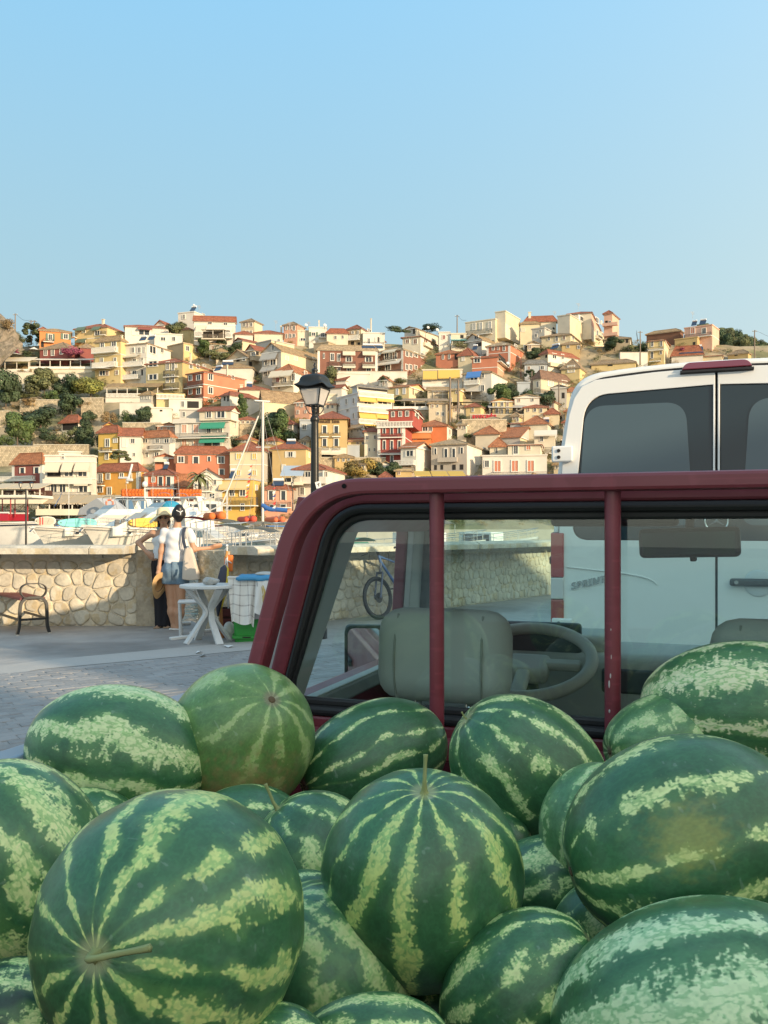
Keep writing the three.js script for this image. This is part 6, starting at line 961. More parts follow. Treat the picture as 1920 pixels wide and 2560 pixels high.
{ // sailing boat: tall mast, furled foresail, blue boom cover, signal flags
  const D = 60, b = boat('sailing_boat', 'sailing boat with tall bare mast and blue sail cover', 'sailing boat', 560, D, [-.9, .35], 10, 3, 1.1, 1.5, { rails: 4 }), g = b.g; g.updateMatrixWorld(true);
  const L = (u, v, d = D) => g.worldToLocal(at(u, v, d)).toArray(), mb0 = L(657, 1330), mt = L(657, 1003);
  mb().bar(mb0, mt, .09, 10).build(g, 'mast', M([.60, .56, .50], .4)); const fs = mb(), a = L(646, 1040), c = L(556, 1258); fs.bar(a, c, .055, 8); fs.build(g, 'furled_sail', M([.66, .62, .54], .9));
  const st = mb(); st.bar(L(658, 1006), L(560, 1300), .014, 4).bar(L(657, 1030), L(698, 1300), .012, 4).bar(L(657, 1030), L(622, 1300), .012, 4).bar(L(658, 1006), L(742, 1290), .012, 4); st.build(g, 'rigging', M([.35, .34, .32], .5)); mb().bar(L(640, 1118), L(676, 1118), .03, 5).bar(L(636, 1006), L(672, 1006), .02, 4).rbox(1.1, .08, .3, .02, L(655, 1003)).build(g, 'spreader', gelWhite);
  mb().tube([L(655, 1262), L(672, 1272), L(695, 1274), L(718, 1276)], .16, 8, 20).build(g, 'sail_cover', M([.035, .13, .38], .85, { map: T.fabric })); mb().poly([L(653, 1253), L(664, 1266), L(668, 1276), L(653, 1280)], [[0, 1, 2, 3]]).build(g, 'cover_flap', M([.04, .15, .42], .85, { side: THREE.DoubleSide }));
  for (const [x0, y0, x1, y1, n, lab] of [[631, 1160, 620, 1244, 9, 'string of small red and white flags left of the mast'], [689, 1215, 690, 1280, 7, 'string of small flags right of the mast']]) { const t = thing('signal_flags', lab, 'flags'); const cols = [[.5, .03, .03], [.7, .68, .62], [.04, .06, .2], [.6, .1, .04]]; mb().bar(at(x0, y0, D - 2).toArray(), at(x1, y1, D - 2).toArray(), .008, 4).build(t, 'line', iron); for (let i = 0; i < n; i++) { const f = (i + .5) / n, p = at(lerp(x0, x1, f), lerp(y0, y1, f), D - 2), s = .22 * (i % 3 ? 1 : .7); mb().poly([[p.x, p.y + s * .4, p.z], [p.x - .05, p.y - s * .6, p.z + .02], [p.x - s * 1.1, p.y - s * .5, p.z + .1]], [[0, 1, 2]]).build(t, 'pennant', M(cols[i % 4], .85, { side: THREE.DoubleSide })); } }
}
{ // boarding gear on the far boats
  const s = thing('notice_board', 'white and pale blue notice board behind the gesturing woman', 'notice board', at(482, 1300, 62).toArray()); mb().rbox(.56, .78, .05, .01, [0, .37, 0]).build(s, 'panel', M([.70, .72, .74], .6)); mb().rbox(.44, .26, .02, .005, [0, .48, .03]).rbox(.44, .16, .02, .005, [0, .2, .03]).build(s, 'print', M([.35, .48, .62], .7)); mb().bar([-.2, 0, 0], [-.2, -1.5, 0], .03).bar([.2, 0, 0], [.2, -1.5, 0], .03).build(s, 'leg', steel);
  const k = boat('glass_boat', 'catamaran with slanting blue grey windows behind the mast foot', 'catamaran', 620, 72, [.98, .2], 9, 3.4, 1.3, 1.7, { rails: 7 }); const c = k.g, cb = part(c, 'cabin', muv(extrude([[1, 1.2], [7.2, 1.2], [5.6, 2.2], [1.2, 2.9]], 2.6, .05)), M([.46, .47, .46], .6)); for (let i = 0; i < 3; i++) part(cb, 'window', muv(extrude([[1.4 + i * 1.45, 1.6], [2.6 + i * 1.45, 1.6], [2.6 + i * 1.4, 2.35 - .13 * i], [1.4 + i * 1.42, 2.55 - .15 * i]], 2.66, .01)), M([.10, .17, .21], .1)); 
  const gw = thing('gangway', 'steel gangway frame with rails behind the woman in shorts', 'gangway', at(515, 1305, 66).toArray(), .3), q = mb(); for (const z of [-.35, .35]) { q.bar([-1.6, 0, z], [1.6, 1.5, z], .05).bar([-1.6, 1.0, z], [1.6, 2.5, z], .03); for (let i = 0; i <= 5; i++) q.bar([-1.6 + .64 * i, .3 * i, z], [-1.6 + .64 * i, 1 + .3 * i, z], .025); } q.bar([1.6, -1, .35], [1.6, 2.5, .35], .04).bar([1.6, -1, -.35], [1.6, 2.5, -.35], .04).build(gw, 'frame', M([.5, .48, .45], .5));
}
function lantern(g, r, h, y, dark, glassM) {   // small four sided lantern
  const c = new THREE.CylinderGeometry(r, r * .6, h, 4, 1, true); part(g, 'lantern_glass', muv(c), glassM, [0, y + h / 2, 0], [0, .5, 0]); const e = mb(); e.add(new THREE.ConeGeometry(r * 1.35, h * .5, 4), [0, y + h * 1.22, 0], [0, .5, 0]); for (let i = 0; i < 4; i++) { const a = i * Math.PI / 2 - .5 + Math.PI / 2; e.bar([Math.sin(a) * r * .6, y, Math.cos(a) * r * .6], [Math.sin(a) * r, y + h, Math.cos(a) * r], r * .06, 4); } e.cyl(r * .1, r * .5, h * .2, 6, [0, y - h * .1, 0]); e.build(g, 'lantern_frame', dark);
}
const lampBlack = M([.012, .013, .014], .38, { bumpMap: T.grain, bumpScale: .001 }), frosted = M([.62, .55, .47], .45);
{ const D = 60, c = at(65, 1310, D), g = thing('street_lamp', 'black double lantern street lamp before the red tour boat', 'street lamp', [c.x, -.25, c.z]), H = 1.4 + (V0 - 1222) / F * D + .25; mb().cyl(.05, .08, H, 8, [0, H / 2, 0]).cyl(.14, .17, .5, 8, [0, .25, 0]).build(g, 'post', lampBlack); const arm = mb().tube([[-.38, H + .1, 0], [-.3, H - .15, 0], [0, H - .05, 0], [.3, H - .15, 0], [.38, H + .1, 0]], .025, 6, 20); arm.build(g, 'arm', lampBlack); for (const x of [-.38, .38]) { const l = new THREE.Group(); l.name = 'lantern'; l.position.set(x, 0, 0); g.add(l); lantern(l, .15, .26, H + .12, lampBlack, frosted); } }
for (const [u, v, D, lab] of [[490, 1222, 128, 'small quay lamp left of the palm'], [731, 1216, 122, 'small lamp above the red balcony by the big lamp post']]) { const c = at(u, v, D), g = thing('street_lamp', lab, 'street lamp', [c.x, c.y - 3.5, c.z]); mb().cyl(.06, .09, 3.5, 7, [0, 1.75, 0]).build(g, 'post', lampBlack); const l = new THREE.Group(); l.name = 'lantern'; g.add(l); lantern(l, .22, .42, 3.55, lampBlack, frosted); }
// ---------------------------------------------------------------- lamp post beside the pickup
{
  const D = 11, px = D / F, Y = (v) => CH + (V0 - v) * px, c = at(787, V0, D), g = thing('lamp_post', 'tall black lamp post with a large four sided lantern behind the pickup roof', 'lamp post', [c.x, 0, c.z]);
  const prof = [[.0, 0], [.16, 0], [.16, .12], [.11, .2], [.10, .7], [.075, .8], [.058, .9], [.050, Y(1100)], [.046, Y(1056)], [.058, Y(1053)], [.060, Y(1046)], [.048, Y(1043)], [.040, Y(1040)], [.034, Y(1033)], [.042, Y(1031)], [.042, Y(1028)], [.032, Y(1026)], [.03, Y(1017)], [0, Y(1017)]];
  part(g, 'shaft', muv(new THREE.LatheGeometry(prof.map((p) => new THREE.Vector2(...p)), 20)), M([.020, .019, .016], .32, { metalness: .25, bumpMap: T.grain, bumpScale: .001 }));
  const L = new THREE.Group(); L.name = 'lantern'; g.add(L); const ang = .42, yb = Y(1014), yt = Y(973), rb = .122, rt = .205, corner = (i, r, y) => { const a = ang + i * Math.PI / 2; return [Math.sin(a) * r, y, Math.cos(a) * r]; };
  for (let i = 0; i < 4; i++) { const m = mb().poly([corner(i, rb * .97, yb), corner(i + 1, rb * .97, yb), corner(i + 1, rt * .97, yt), corner(i, rt * .97, yt)], [[0, 1, 2, 3]]).build(L, 'glass_pane', M([.86, .80, .74], .5, { transmission: .5, thickness: 0, side: THREE.DoubleSide })); }
  const fr = mb(); for (let i = 0; i < 4; i++) { fr.bar(corner(i, rb, yb), corner(i, rt, yt), .0095, 6).bar(corner(i, rb, yb), corner(i + 1, rb, yb), .010, 6).bar(corner(i, rt, yt), corner(i + 1, rt, yt), .010, 6); fr.tube([corner(i, rb, yb), corner(i, rb * .95, yb - .04), corner(i, rb * .62, Y(1033)), corner(i, .035, Y(1036))], .0075, 6, 14); } fr.build(L, 'frame', lampBlack);
  // scalloped roof: grid of four curved gores
  { const pos = [], idx = [], nA = 48, nR = 14; for (let j = 0; j <= nR; j++) for (let i = 0; i <= nA; i++) { const f = j / nR, a = i / nA * 2 * Math.PI, k = ((a - ang) / (Math.PI / 2) % 1 + 1) % 1, sq = 1 / Math.max(Math.abs(Math.cos(a - ang - Math.PI / 4 - Math.floor((a - ang) / (Math.PI / 2)) * Math.PI / 2)), .01) * .7071, cornerness = Math.pow(Math.abs(2 * k - 1), 2), fl = Math.max(0, (f - .72) / .28);
      const r = lerp(.05, .205, Math.sin(Math.min(1, f / .8) * Math.PI / 2)) * lerp(1, sq * 1.02, f) + fl * fl * (.045 + .035 * cornerness), y = lerp(Y(937), Y(966), Math.pow(f, 2.2)) - .028 * fl + .045 * cornerness * fl * fl + .012 * (1 - cornerness) * fl; pos.push(Math.sin(a) * r, y, Math.cos(a) * r); if (i < nA && j < nR) { const q = j * (nA + 1) + i; idx.push(q, q + nA + 1, q + 1, q + 1, q + nA + 1, q + nA + 2); } }
    const top = pos.slice(), n = pos.length / 3; for (let i = 0; i < n; i++) pos.push(top[i * 3] * .97, top[i * 3 + 1] - .012, top[i * 3 + 2] * .97); const m = idx.length; for (let i = 0; i < m; i += 3) idx.push(idx[i] + n, idx[i + 2] + n, idx[i + 1] + n); for (let i = 0; i < nA; i++) { const a = nR * (nA + 1) + i; idx.push(a, a + n, a + 1, a + 1, a + n, a + n + 1); }
    const geo = new THREE.BufferGeometry(); geo.setAttribute('position', new THREE.Float32BufferAttribute(pos, 3)); geo.setIndex(idx); geo.computeVertexNormals(); part(L, 'roof', muv(geo), M([.012, .014, .015], .5)); }
  const fin = [[.0, Y(907)], [.008, Y(908)], [.019, Y(914)], [.009, Y(918)], [.014, Y(920)], [.028, Y(922)], [.046, Y(925)], [.036, Y(928)], [.034, Y(934)], [.046, Y(938)], [.07, Y(941)], [0, Y(943)]]; part(L, 'finial', muv(new THREE.LatheGeometry(fin.map((p) => new THREE.Vector2(...p)).reverse(), 16)), lampBlack);
  mb().cyl(.026, .026, .15, 12, [0, yb + .10, 0]).ball(.026, [0, yb + .175, 0]).build(L, 'bulb', M([.72, .68, .60], .5)); mb().cyl(.032, .036, .05, 10, [0, yb + .01, 0]).cyl(.04, .04, .02, 10, [0, yb - .03, 0]).build(L, 'bulb_holder', lampBlack);
  const p = thing('flyer', 'white flyer with a printed figure taped low on the lamp post', 'flyer', [...at(796, 1212, D - .1).toArray()], .1); mb().box(.07, .085, .004, [0, 0, 0], [0, 0, .25]).build(p, 'sheet', M([.70, .69, .66], .8)); mb().box(.03, .012, .003, [0, .012, .003], [0, 0, .5]).box(.012, .03, .003, [.004, -.006, .003], [0, 0, .2]).build(p, 'print', M([.10, .09, .09], .8));
}
// ---------------------------------------------------------------- bench
{
  const e = at(48, 1588, groundD(1588)), f = at(118, 1583, groundD(1583)), dx = f.x - e.x, dz = f.z - e.z, dep = Math.hypot(dx, dz), ry = Math.atan2(-dz, dx) , g = thing('bench', 'backless bench with red slats and black looped iron ends at the left', 'bench', [e.x, 0, e.z], ry);
  // local x: across the seat from the near leg to the far one; local z: towards the near side of its length (bench runs along -z... its left)
  const ironM = M([.016, .017, .018], .42, { bumpMap: T.grain, bumpScale: .0012 }), len = 1.35;
  const strap = (pts, w, t, closed) => { const c = new THREE.CatmullRomCurve3(pts.map((p) => V3(p[0], p[1], 0)), !!closed, 'centripetal'), N = 60, s = []; const up = [], dn = []; for (let i = 0; i <= N; i++) { const p = c.getPoint(i / N), q = c.getTangent(i / N); up.push([p.x - q.y * t / 2, p.y + q.x * t / 2]); dn.push([p.x + q.y * t / 2, p.y - q.x * t / 2]); } const b = mb(); for (let i = 0; i < N; i++) { const v = [...[up[i], up[i + 1], dn[i + 1], dn[i]].map(([x, y]) => [x, y, -w / 2]), ...[up[i], up[i + 1], dn[i + 1], dn[i]].map(([x, y]) => [x, y, w / 2])]; b.poly(v, [[3, 2, 1, 0], [4, 5, 6, 7], [0, 1, 5, 4], [2, 3, 7, 6]]); } return b; };
  for (const z of [0, -len]) {
    strap([[-.025, 0], [.0, .12], [.008, .3], [.025, .42], [.08, .475], [dep / 2, .485], [dep - .08, .475], [dep - .02, .42], [dep - .005, .3], [dep, .12], [dep + .03, 0]], .05, .035).build(g, 'leg', ironM).position.z = z;
    strap([[.08, .485], [.02, .545], [.022, .62], [.08, .665], [dep / 2, .67], [dep - .08, .665], [dep - .022, .62], [dep - .02, .545], [dep - .08, .485], [dep / 2, .483]], .075, .011, true).build(g, 'arm_loop', ironM).position.z = z;
    mb().box(dep - .02, .03, .02, [dep / 2, .20, z]).build(g, 'cross_bar', ironM); for (const x of [.0, dep]) mb().cyl(.03, .035, .012, 10, [x + (x ? .03 : -.025), .006, z]).build(g, 'foot', M([.4, .36, .3], .5, { metalness: .5 }));
  }
  for (let i = 0; i < 4; i++) { const s = mb().rbox(.082, .032, len - .06, .008, [.055 + i * (dep - .11) / 3, .468, -len / 2]).build(g, 'slat', M([.20 + .02 * (i % 2), .045, .045], .6, { map: T.dirt, bumpMap: T.grain, bumpScale: .0015 })); for (const z of [-.08, -len + .08]) part(s, 'screw', muv(new THREE.SphereGeometry(.007, 8, 5)), steel, [.055 + i * (dep - .11) / 3, .4845, z], [0, 0, 0], [1, .4, 1]); }
  mb().box(.02, .03, len, [.0, .20, -len / 2]).box(.02, .03, len, [dep, .20, -len / 2]).build(g, 'stretcher', ironM);
}
// ---------------------------------------------------------------- white plastic table and stool, and the stall things round it
const plastic = M([.70, .71, .70], .42, { map: T.dirt });
{
  const D = 10.62, c = at(521, 1500, D), g = thing('plastic_table', 'round white plastic garden table with crossed splayed legs', 'table', [c.x, 0, c.z], .25), H = .715;
  { const s = new THREE.Shape(); for (let i = 0; i <= 64; i++) { const a = i / 64 * 2 * Math.PI, r = .345 + .006 * Math.cos(a * 8); i ? s.lineTo(Math.cos(a) * r, Math.sin(a) * r) : s.moveTo(Math.cos(a) * r, Math.sin(a) * r); } const q = extrude(s, .042, .010); q.rotateX(Math.PI / 2); part(g, 'tabletop', muv(q), plastic, [0, H - .021, 0]); }
  for (let i = 0; i < 4; i++) { const a = i * Math.PI / 2 + .42, R = (r, y, o = 0) => V3(Math.sin(a + o) * r, y, Math.cos(a + o) * r), pts = [R(.285, H - .04), R(.20, .58), R(.07, .44), R(.045, .37, .4), R(.09, .28), R(.2, .13), R(.30, 0)], cv = new THREE.CatmullRomCurve3(pts), N = 22, b = mb(); let prev = null;
    for (let k = 0; k <= N; k++) { const p = cv.getPointAt(k / N), t = cv.getTangentAt(k / N), side = V3(Math.cos(a), 0, -Math.sin(a)), nn = t.clone().cross(side).normalize(), w = .034 + .012 * Math.abs(k / N - .5) * 2, h = .016, q = [[-w, -h], [w, -h], [w, h], [-w, h]].map(([x, y]) => p.clone().addScaledVector(side, x).addScaledVector(nn, y).toArray()); if (prev) b.poly([...prev, ...q], [[0, 1, 5, 4], [1, 2, 6, 5], [2, 3, 7, 6], [3, 0, 4, 7]]); else b.poly(q, [[0, 1, 2, 3]]); if (k === N) b.poly(q, [[3, 2, 1, 0]]); prev = q; } b.build(g, 'leg', plastic); }
  const st = thing('plastic_stool', 'white plastic stool behind the table, close to the woman in shorts', 'stool', [...at(480, 1570, 11.35).setY(0).toArray()], .2); mb().rbox(.36, .035, .32, .015, [0, .44, 0]).build(st, 'seat', plastic); for (const [x, z] of [[-.15, -.13], [.15, -.13], [-.15, .13], [.15, .13]]) mb().add(new THREE.CylinderGeometry(.016, .022, .43, 8), [x, .215, z], [z * .3, 0, -x * .3]).build(st, 'leg', plastic);
  const lump = surfaceNet((x, y, z) => Math.hypot(x / 1.5, y / .72, z) - .065 - .028 * (fbm(x * 22 + 5, y * 22, z * 22, 3) - .5) * 2, [-.14, -.08, -.11], [.14, .09, .11], .008), bag = thing('plastic_bag', 'crumpled clear plastic bag lying on the white table', 'plastic bag', [at(527, 1450, 10.5).x, H + .045, -10.5]); part(bag, 'bag', muv(lump), M([.50, .49, .46], .35, { transmission: .25, thickness: 0 }));
  const um = thing('folded_umbrella', 'folded dark and yellow umbrella leaning behind the table', 'umbrella', [...at(545, 1500, 11).setY(.28).toArray()], 0); um.rotation.z = -.12; um.rotation.x = -.1;
  { const pr = [[.012, 0], [.035, .08], [.06, .25], [.07, .5], [.055, .62], [.015, .66]], n = 8; for (let k = 0; k < n; k++) { const q = new THREE.LatheGeometry(pr.map((p) => new THREE.Vector2(...p)), 3, k / n * 6.283, 6.283 / n); part(um, 'panel', muv(q), M(k % 4 === 1 ? [.62, .46, .03] : [.045, .045, .065], .8, { side: THREE.DoubleSide })); } mb().bar([0, -.28, 0], [0, .78, 0], .007, 6).build(um, 'shaft', steel); mb().rbox(.03, .09, .03, .01, [0, .8, 0]).build(um, 'handle', M([.45, .22, .06], .6)); }
  const lj = thing('life_jacket', 'orange life jacket hanging behind the white table', 'life jacket', at(572, 1408, 11.2).toArray()); part(lj, 'foam', muv(surfaceNet((x, y, z) => Math.max(Math.abs(x) / .05, Math.abs(y) / .105, Math.abs(z) / .035) * .03 - .03 + .012 * (fbm(x * 18, y * 18, z * 18, 2) - .5), [-.07, -.13, -.06], [.07, .13, .06], .008)), M([.66, .17, .03], .8)); mb().tube([[-.03, .11, .0], [-.05, .17, .02], [-.01, .2, 0]], .008, 5, 10).tube([[-.04, .0, .035], [0, .03, .045], [.045, .0, .035]], .007, 5, 10).build(lj, 'strap', M([.7, .66, .6], .8));
  const pole_ = thing('tent_pole', 'thin white pole standing behind the covered crates', 'pole', [...at(573, 1500, 11.15).setY(0).toArray()]); mb().bar([0, 0, 0], [-.03, 1.17, 0], .011, 6).ball(.02, [-.03, 1.18, 0]).build(pole_, 'tube', plastic);
}
{ // draped crate stack with the green tub under it
  const D = 10.72, c = at(634, 1560, D), tub = thing('green_tub', 'bright green plastic tub under the checked cloth', 'tub', [at(622, 1600, 10.8).x, 0, -10.8], .12), gM = M([.035, .33, .05], .38, { map: T.dirt });
  { const b = mb(), w0 = .30, w1 = .33, h = .285; const ring = (w, d, y) => { const s = trap(w / 2, w / 2, d / 2, -d / 2, .05).getPoints(6); return s.map((p) => [p.x, y, p.y]); }, lo = ring(.335, .3, .0), hi = ring(.375, .34, h), n = lo.length; b.poly([...lo, ...hi], [...Array(n - 1).keys()].map((i) => [i, i + 1, n + i + 1, n + i])); b.poly(lo, [[...Array(n - 1).keys()]]); b.build(tub, 'wall', gM); const r2 = ring(.40, .365, .045), r3 = ring(.40, .365, .075), q = mb(); q.poly([...r2, ...r3], [...Array(n - 1).keys()].map((i) => [i, i + 1, n + i + 1, n + i])); q.poly([...r3, ...hi.map(([x, , z]) => [x * .92, .08, z * .92])], [...Array(n - 1).keys()].map((i) => [i, i + 1, n + i + 1, n + i])); q.poly([...r2, ...lo.map(([x, , z]) => [x, .04, z])], [...Array(n - 1).keys()].map((i) => [n + i, n + i + 1, i + 1, i])); q.build(tub, 'foot_flange', gM); mb().box(.1, .014, .006, [-.02, .06, .184]).box(.018, .016, .006, [.11, .06, .184]).build(tub, 'slot', holeShade); }
  const cr = thing('crate_stack', 'stack of crates standing on the green tub under cloths', 'crates', [c.x, .285, c.z], .12); for (let k = 0; k < 2; k++) mb().rbox(.44, .23, .38, .012, [.03, .12 + k * .24, 0]).build(cr, 'crate', M([.30, .30, .31], .7));
  const tray = thing('blue_tray', 'blue plastic sheet spread over the top of the crates', 'plastic sheet', [c.x + .09, .80, c.z], .12); part(tray, 'sheet', muv(surfaceNet((x, y, z) => { const q = Math.hypot(Math.max(0, Math.abs(x) - .24), Math.max(0, Math.abs(z) - .19)); return Math.max(Math.abs(y - .02 * fbm(x * 12, 1, z * 12, 3) + q * .5) - .022, q - .06); }, [-.34, -.1, -.28], [.34, .1, .28], .013)), M([.045, .24, .44], .45)); 
  const pebble = thing('serving_lid', 'round pale tray lying on the blue sheet', 'tray', [c.x + .15, .845, c.z + .02]); mb().add(new THREE.SphereGeometry(.1, 18, 8, 0, 6.283, 0, 1.57), [0, -.01, 0], [0, 0, 0], [1.3, .35, 1]).build(pebble, 'tray', M([.48, .46, .42], .5));
  // cloth: hangs over the front of the stack, with folds
  const cloth = (w, h, seed, amp) => { const nx = 26, ny = 30, pos = [], uv = [], idx = []; for (let j = 0; j <= ny; j++) for (let i = 0; i <= nx; i++) { const a = i / nx, b = j / ny, f = b * amp, x = (a - .5) * w * (1 - .10 * b) + .03 * b * Math.sin(a * 9 + seed), z = f * (.035 * Math.sin(a * 15 + seed + b * 2.5) + .05 * (fbm(a * 4 + seed, b * 4, seed, 3) - .5)) + .03 * Math.sqrt(b), y = -b * h * (1 + .10 * (a - .4) + .03 * Math.sin(a * 12 + seed)); pos.push(x, y, z); uv.push(a, 1 - b); if (i < nx && j < ny) { const q = j * (nx + 1) + i; idx.push(q, q + nx + 1, q + 1, q + 1, q + nx + 1, q + nx + 2); } } const k = pos.length / 3; for (let i = 0; i < k; i++) { pos.push(pos[i * 3], pos[i * 3 + 1], pos[i * 3 + 2] - .005); uv.push(uv[i * 2], uv[i * 2 + 1]); } const m = idx.length; for (let i = 0; i < m; i += 3) idx.push(idx[i] + k, idx[i + 2] + k, idx[i + 1] + k); const g = new THREE.BufferGeometry(); g.setAttribute('position', new THREE.Float32BufferAttribute(pos, 3)); g.setAttribute('uv', new THREE.Float32BufferAttribute(uv, 2)); g.setIndex(idx); g.computeVertexNormals(); return g; };
  const check = tex(256, 256, (u, v) => { const l = (t, n, o) => { const f = (t * n + o) % 1; return f < .12 ? 1 : 0; }, a = l(u, 4.2, .3), b = l(v, 4.6, .2), n = pn(u * 90, v * 90, 90, 5); const k = (a + b) * .5; return [.74, .72, .68].map((x, i) => lerp(x, [.20, .17, .17][i], Math.min(1, k * .95 * (.55 + .6 * n) + (a && b ? .2 : 0)))); });
  const t1 = thing('checked_cloth', 'white cloth with grey checks draped over the crates', 'cloth', [c.x - .10, .80, c.z + .212], .12); part(t1, 'cloth', cloth(.36, .55, 2, 1), M([1, 1, 1], .95, { map: check })); mb().rbox(.37, .035, .03, .012, [0, .005, .0]).build(t1, 'hem', M([.74, .70, .64], .95, { map: T.fabric }));
  const flower = tex(256, 256, (u, v) => { const p = [[.45, .62, .5], [.6, .45, -.4], [.42, .35, .2], [.62, .68, .9]]; let m = 0; for (const [x, y, a] of p) { const X = (u - x) * Math.cos(a) + (v - y) * Math.sin(a), Y = -(u - x) * Math.sin(a) + (v - y) * Math.cos(a); m = Math.max(m, sstep(1.1, .8, Math.hypot(X / .07, Y / .22) + .3 * (pn(u * 20, v * 20, 20, 7) - .5))); } return [.74, .73, .71].map((x, i) => lerp(x, [.52, .36, .07][i], m * .9)); });
  const t2 = thing('flowered_cloth', 'white cloth with ochre leaf print hanging beside the checked cloth', 'cloth', [c.x + .15, .79, c.z + .225], .12); part(t2, 'cloth', cloth(.17, .44, 5, .8), M([1, 1, 1], .95, { map: flower })); mb().bar([-.075, -.02, .03], [-.07, -.09, .045], .004, 5).build(t2, 'clip', darkTrim);
  const bx = thing('dark_red_crate', 'dark red crate in the shade behind the white table', 'crate', [...at(562, 1580, 11.2).setY(0).toArray()], .2); for (let k = 0; k < 3; k++) mb().rbox(.2, .1, .28, .01, [.03, .06 + k * .13, 0]).build(bx, 'slat', M([.13, .03, .03], .7)); mb().box(.17, .36, .24, [.03, .19, 0]).build(bx, 'body', M([.06, .02, .02], .8));
  const pl = thing('wooden_plank', 'orange brown plank standing by the dark red crate', 'plank', [...at(553, 1580, 11.0).setY(0).toArray()], .1); mb().rbox(.045, .44, .02, .004, [0, .22, 0], [0, 0, .05]).build(pl, 'board', M([.36, .14, .04], .7, { map: T.dirt }));
  const sk = thing('white_sack', 'half full white plastic sack beside the green tub', 'sack', [...at(573, 1590, 10.95).setY(0).toArray()]); part(sk, 'sack', muv(surfaceNet((x, y, z) => Math.hypot(x / .8, (y - .1) / 1.25, z / .8) - .095 - .02 * (fbm(x * 16, y * 16, z * 16, 3) - .5), [-.13, -.02, -.13], [.13, .27, .13], .01)), M([.62, .61, .58], .55));
  for (const [u, v, w, l, ry, lab] of [[458, 1597, .10, .34, .5, 'white foam strip on the ground left under the table'], [518, 1580, .08, .5, .7, 'long white foam strip under the table'], [460, 1562, .14, .2, .2, 'crushed white foam piece by the feet of the woman in shorts']]) { const dd = groundD(v), f = thing('foam_strip', lab, 'foam strip', [...at(u, v, dd).setY(0).toArray()], ry); mb().rbox(l, .035, w, .008, [0, .02, 0], [0, 0, .06]).build(f, 'foam', M([.70, .69, .66], .8, { bumpMap: T.grain, bumpScale: .002 })); }
  for (const [u, v, s, lab] of [[572, 1619, .07, 'scrap of white paper in front of the green tub'], [497, 1634, .05, 'small pale scrap on the setts below the table'], [507, 1643, .04, 'tiny white scrap nearest on the setts']]) { const dd = groundD(v), f = thing('paper_scrap', lab, 'paper scrap', [...at(u, v, dd).setY(.012).toArray()], s * 30); mb().poly([[-s, 0, -s * .5], [s, .012, -s * .6], [s * 1.2, .004, s * .5], [-s * .7, .02, s * .6], [-s, -.002, -s * .5], [s, .010, -s * .6], [s * 1.2, .002, s * .5], [-s * .7, .018, s * .6]], [[3, 2, 1, 0], [4, 5, 6, 7]]).build(f, 'paper', M([.68, .69, .68], .8)); }
}
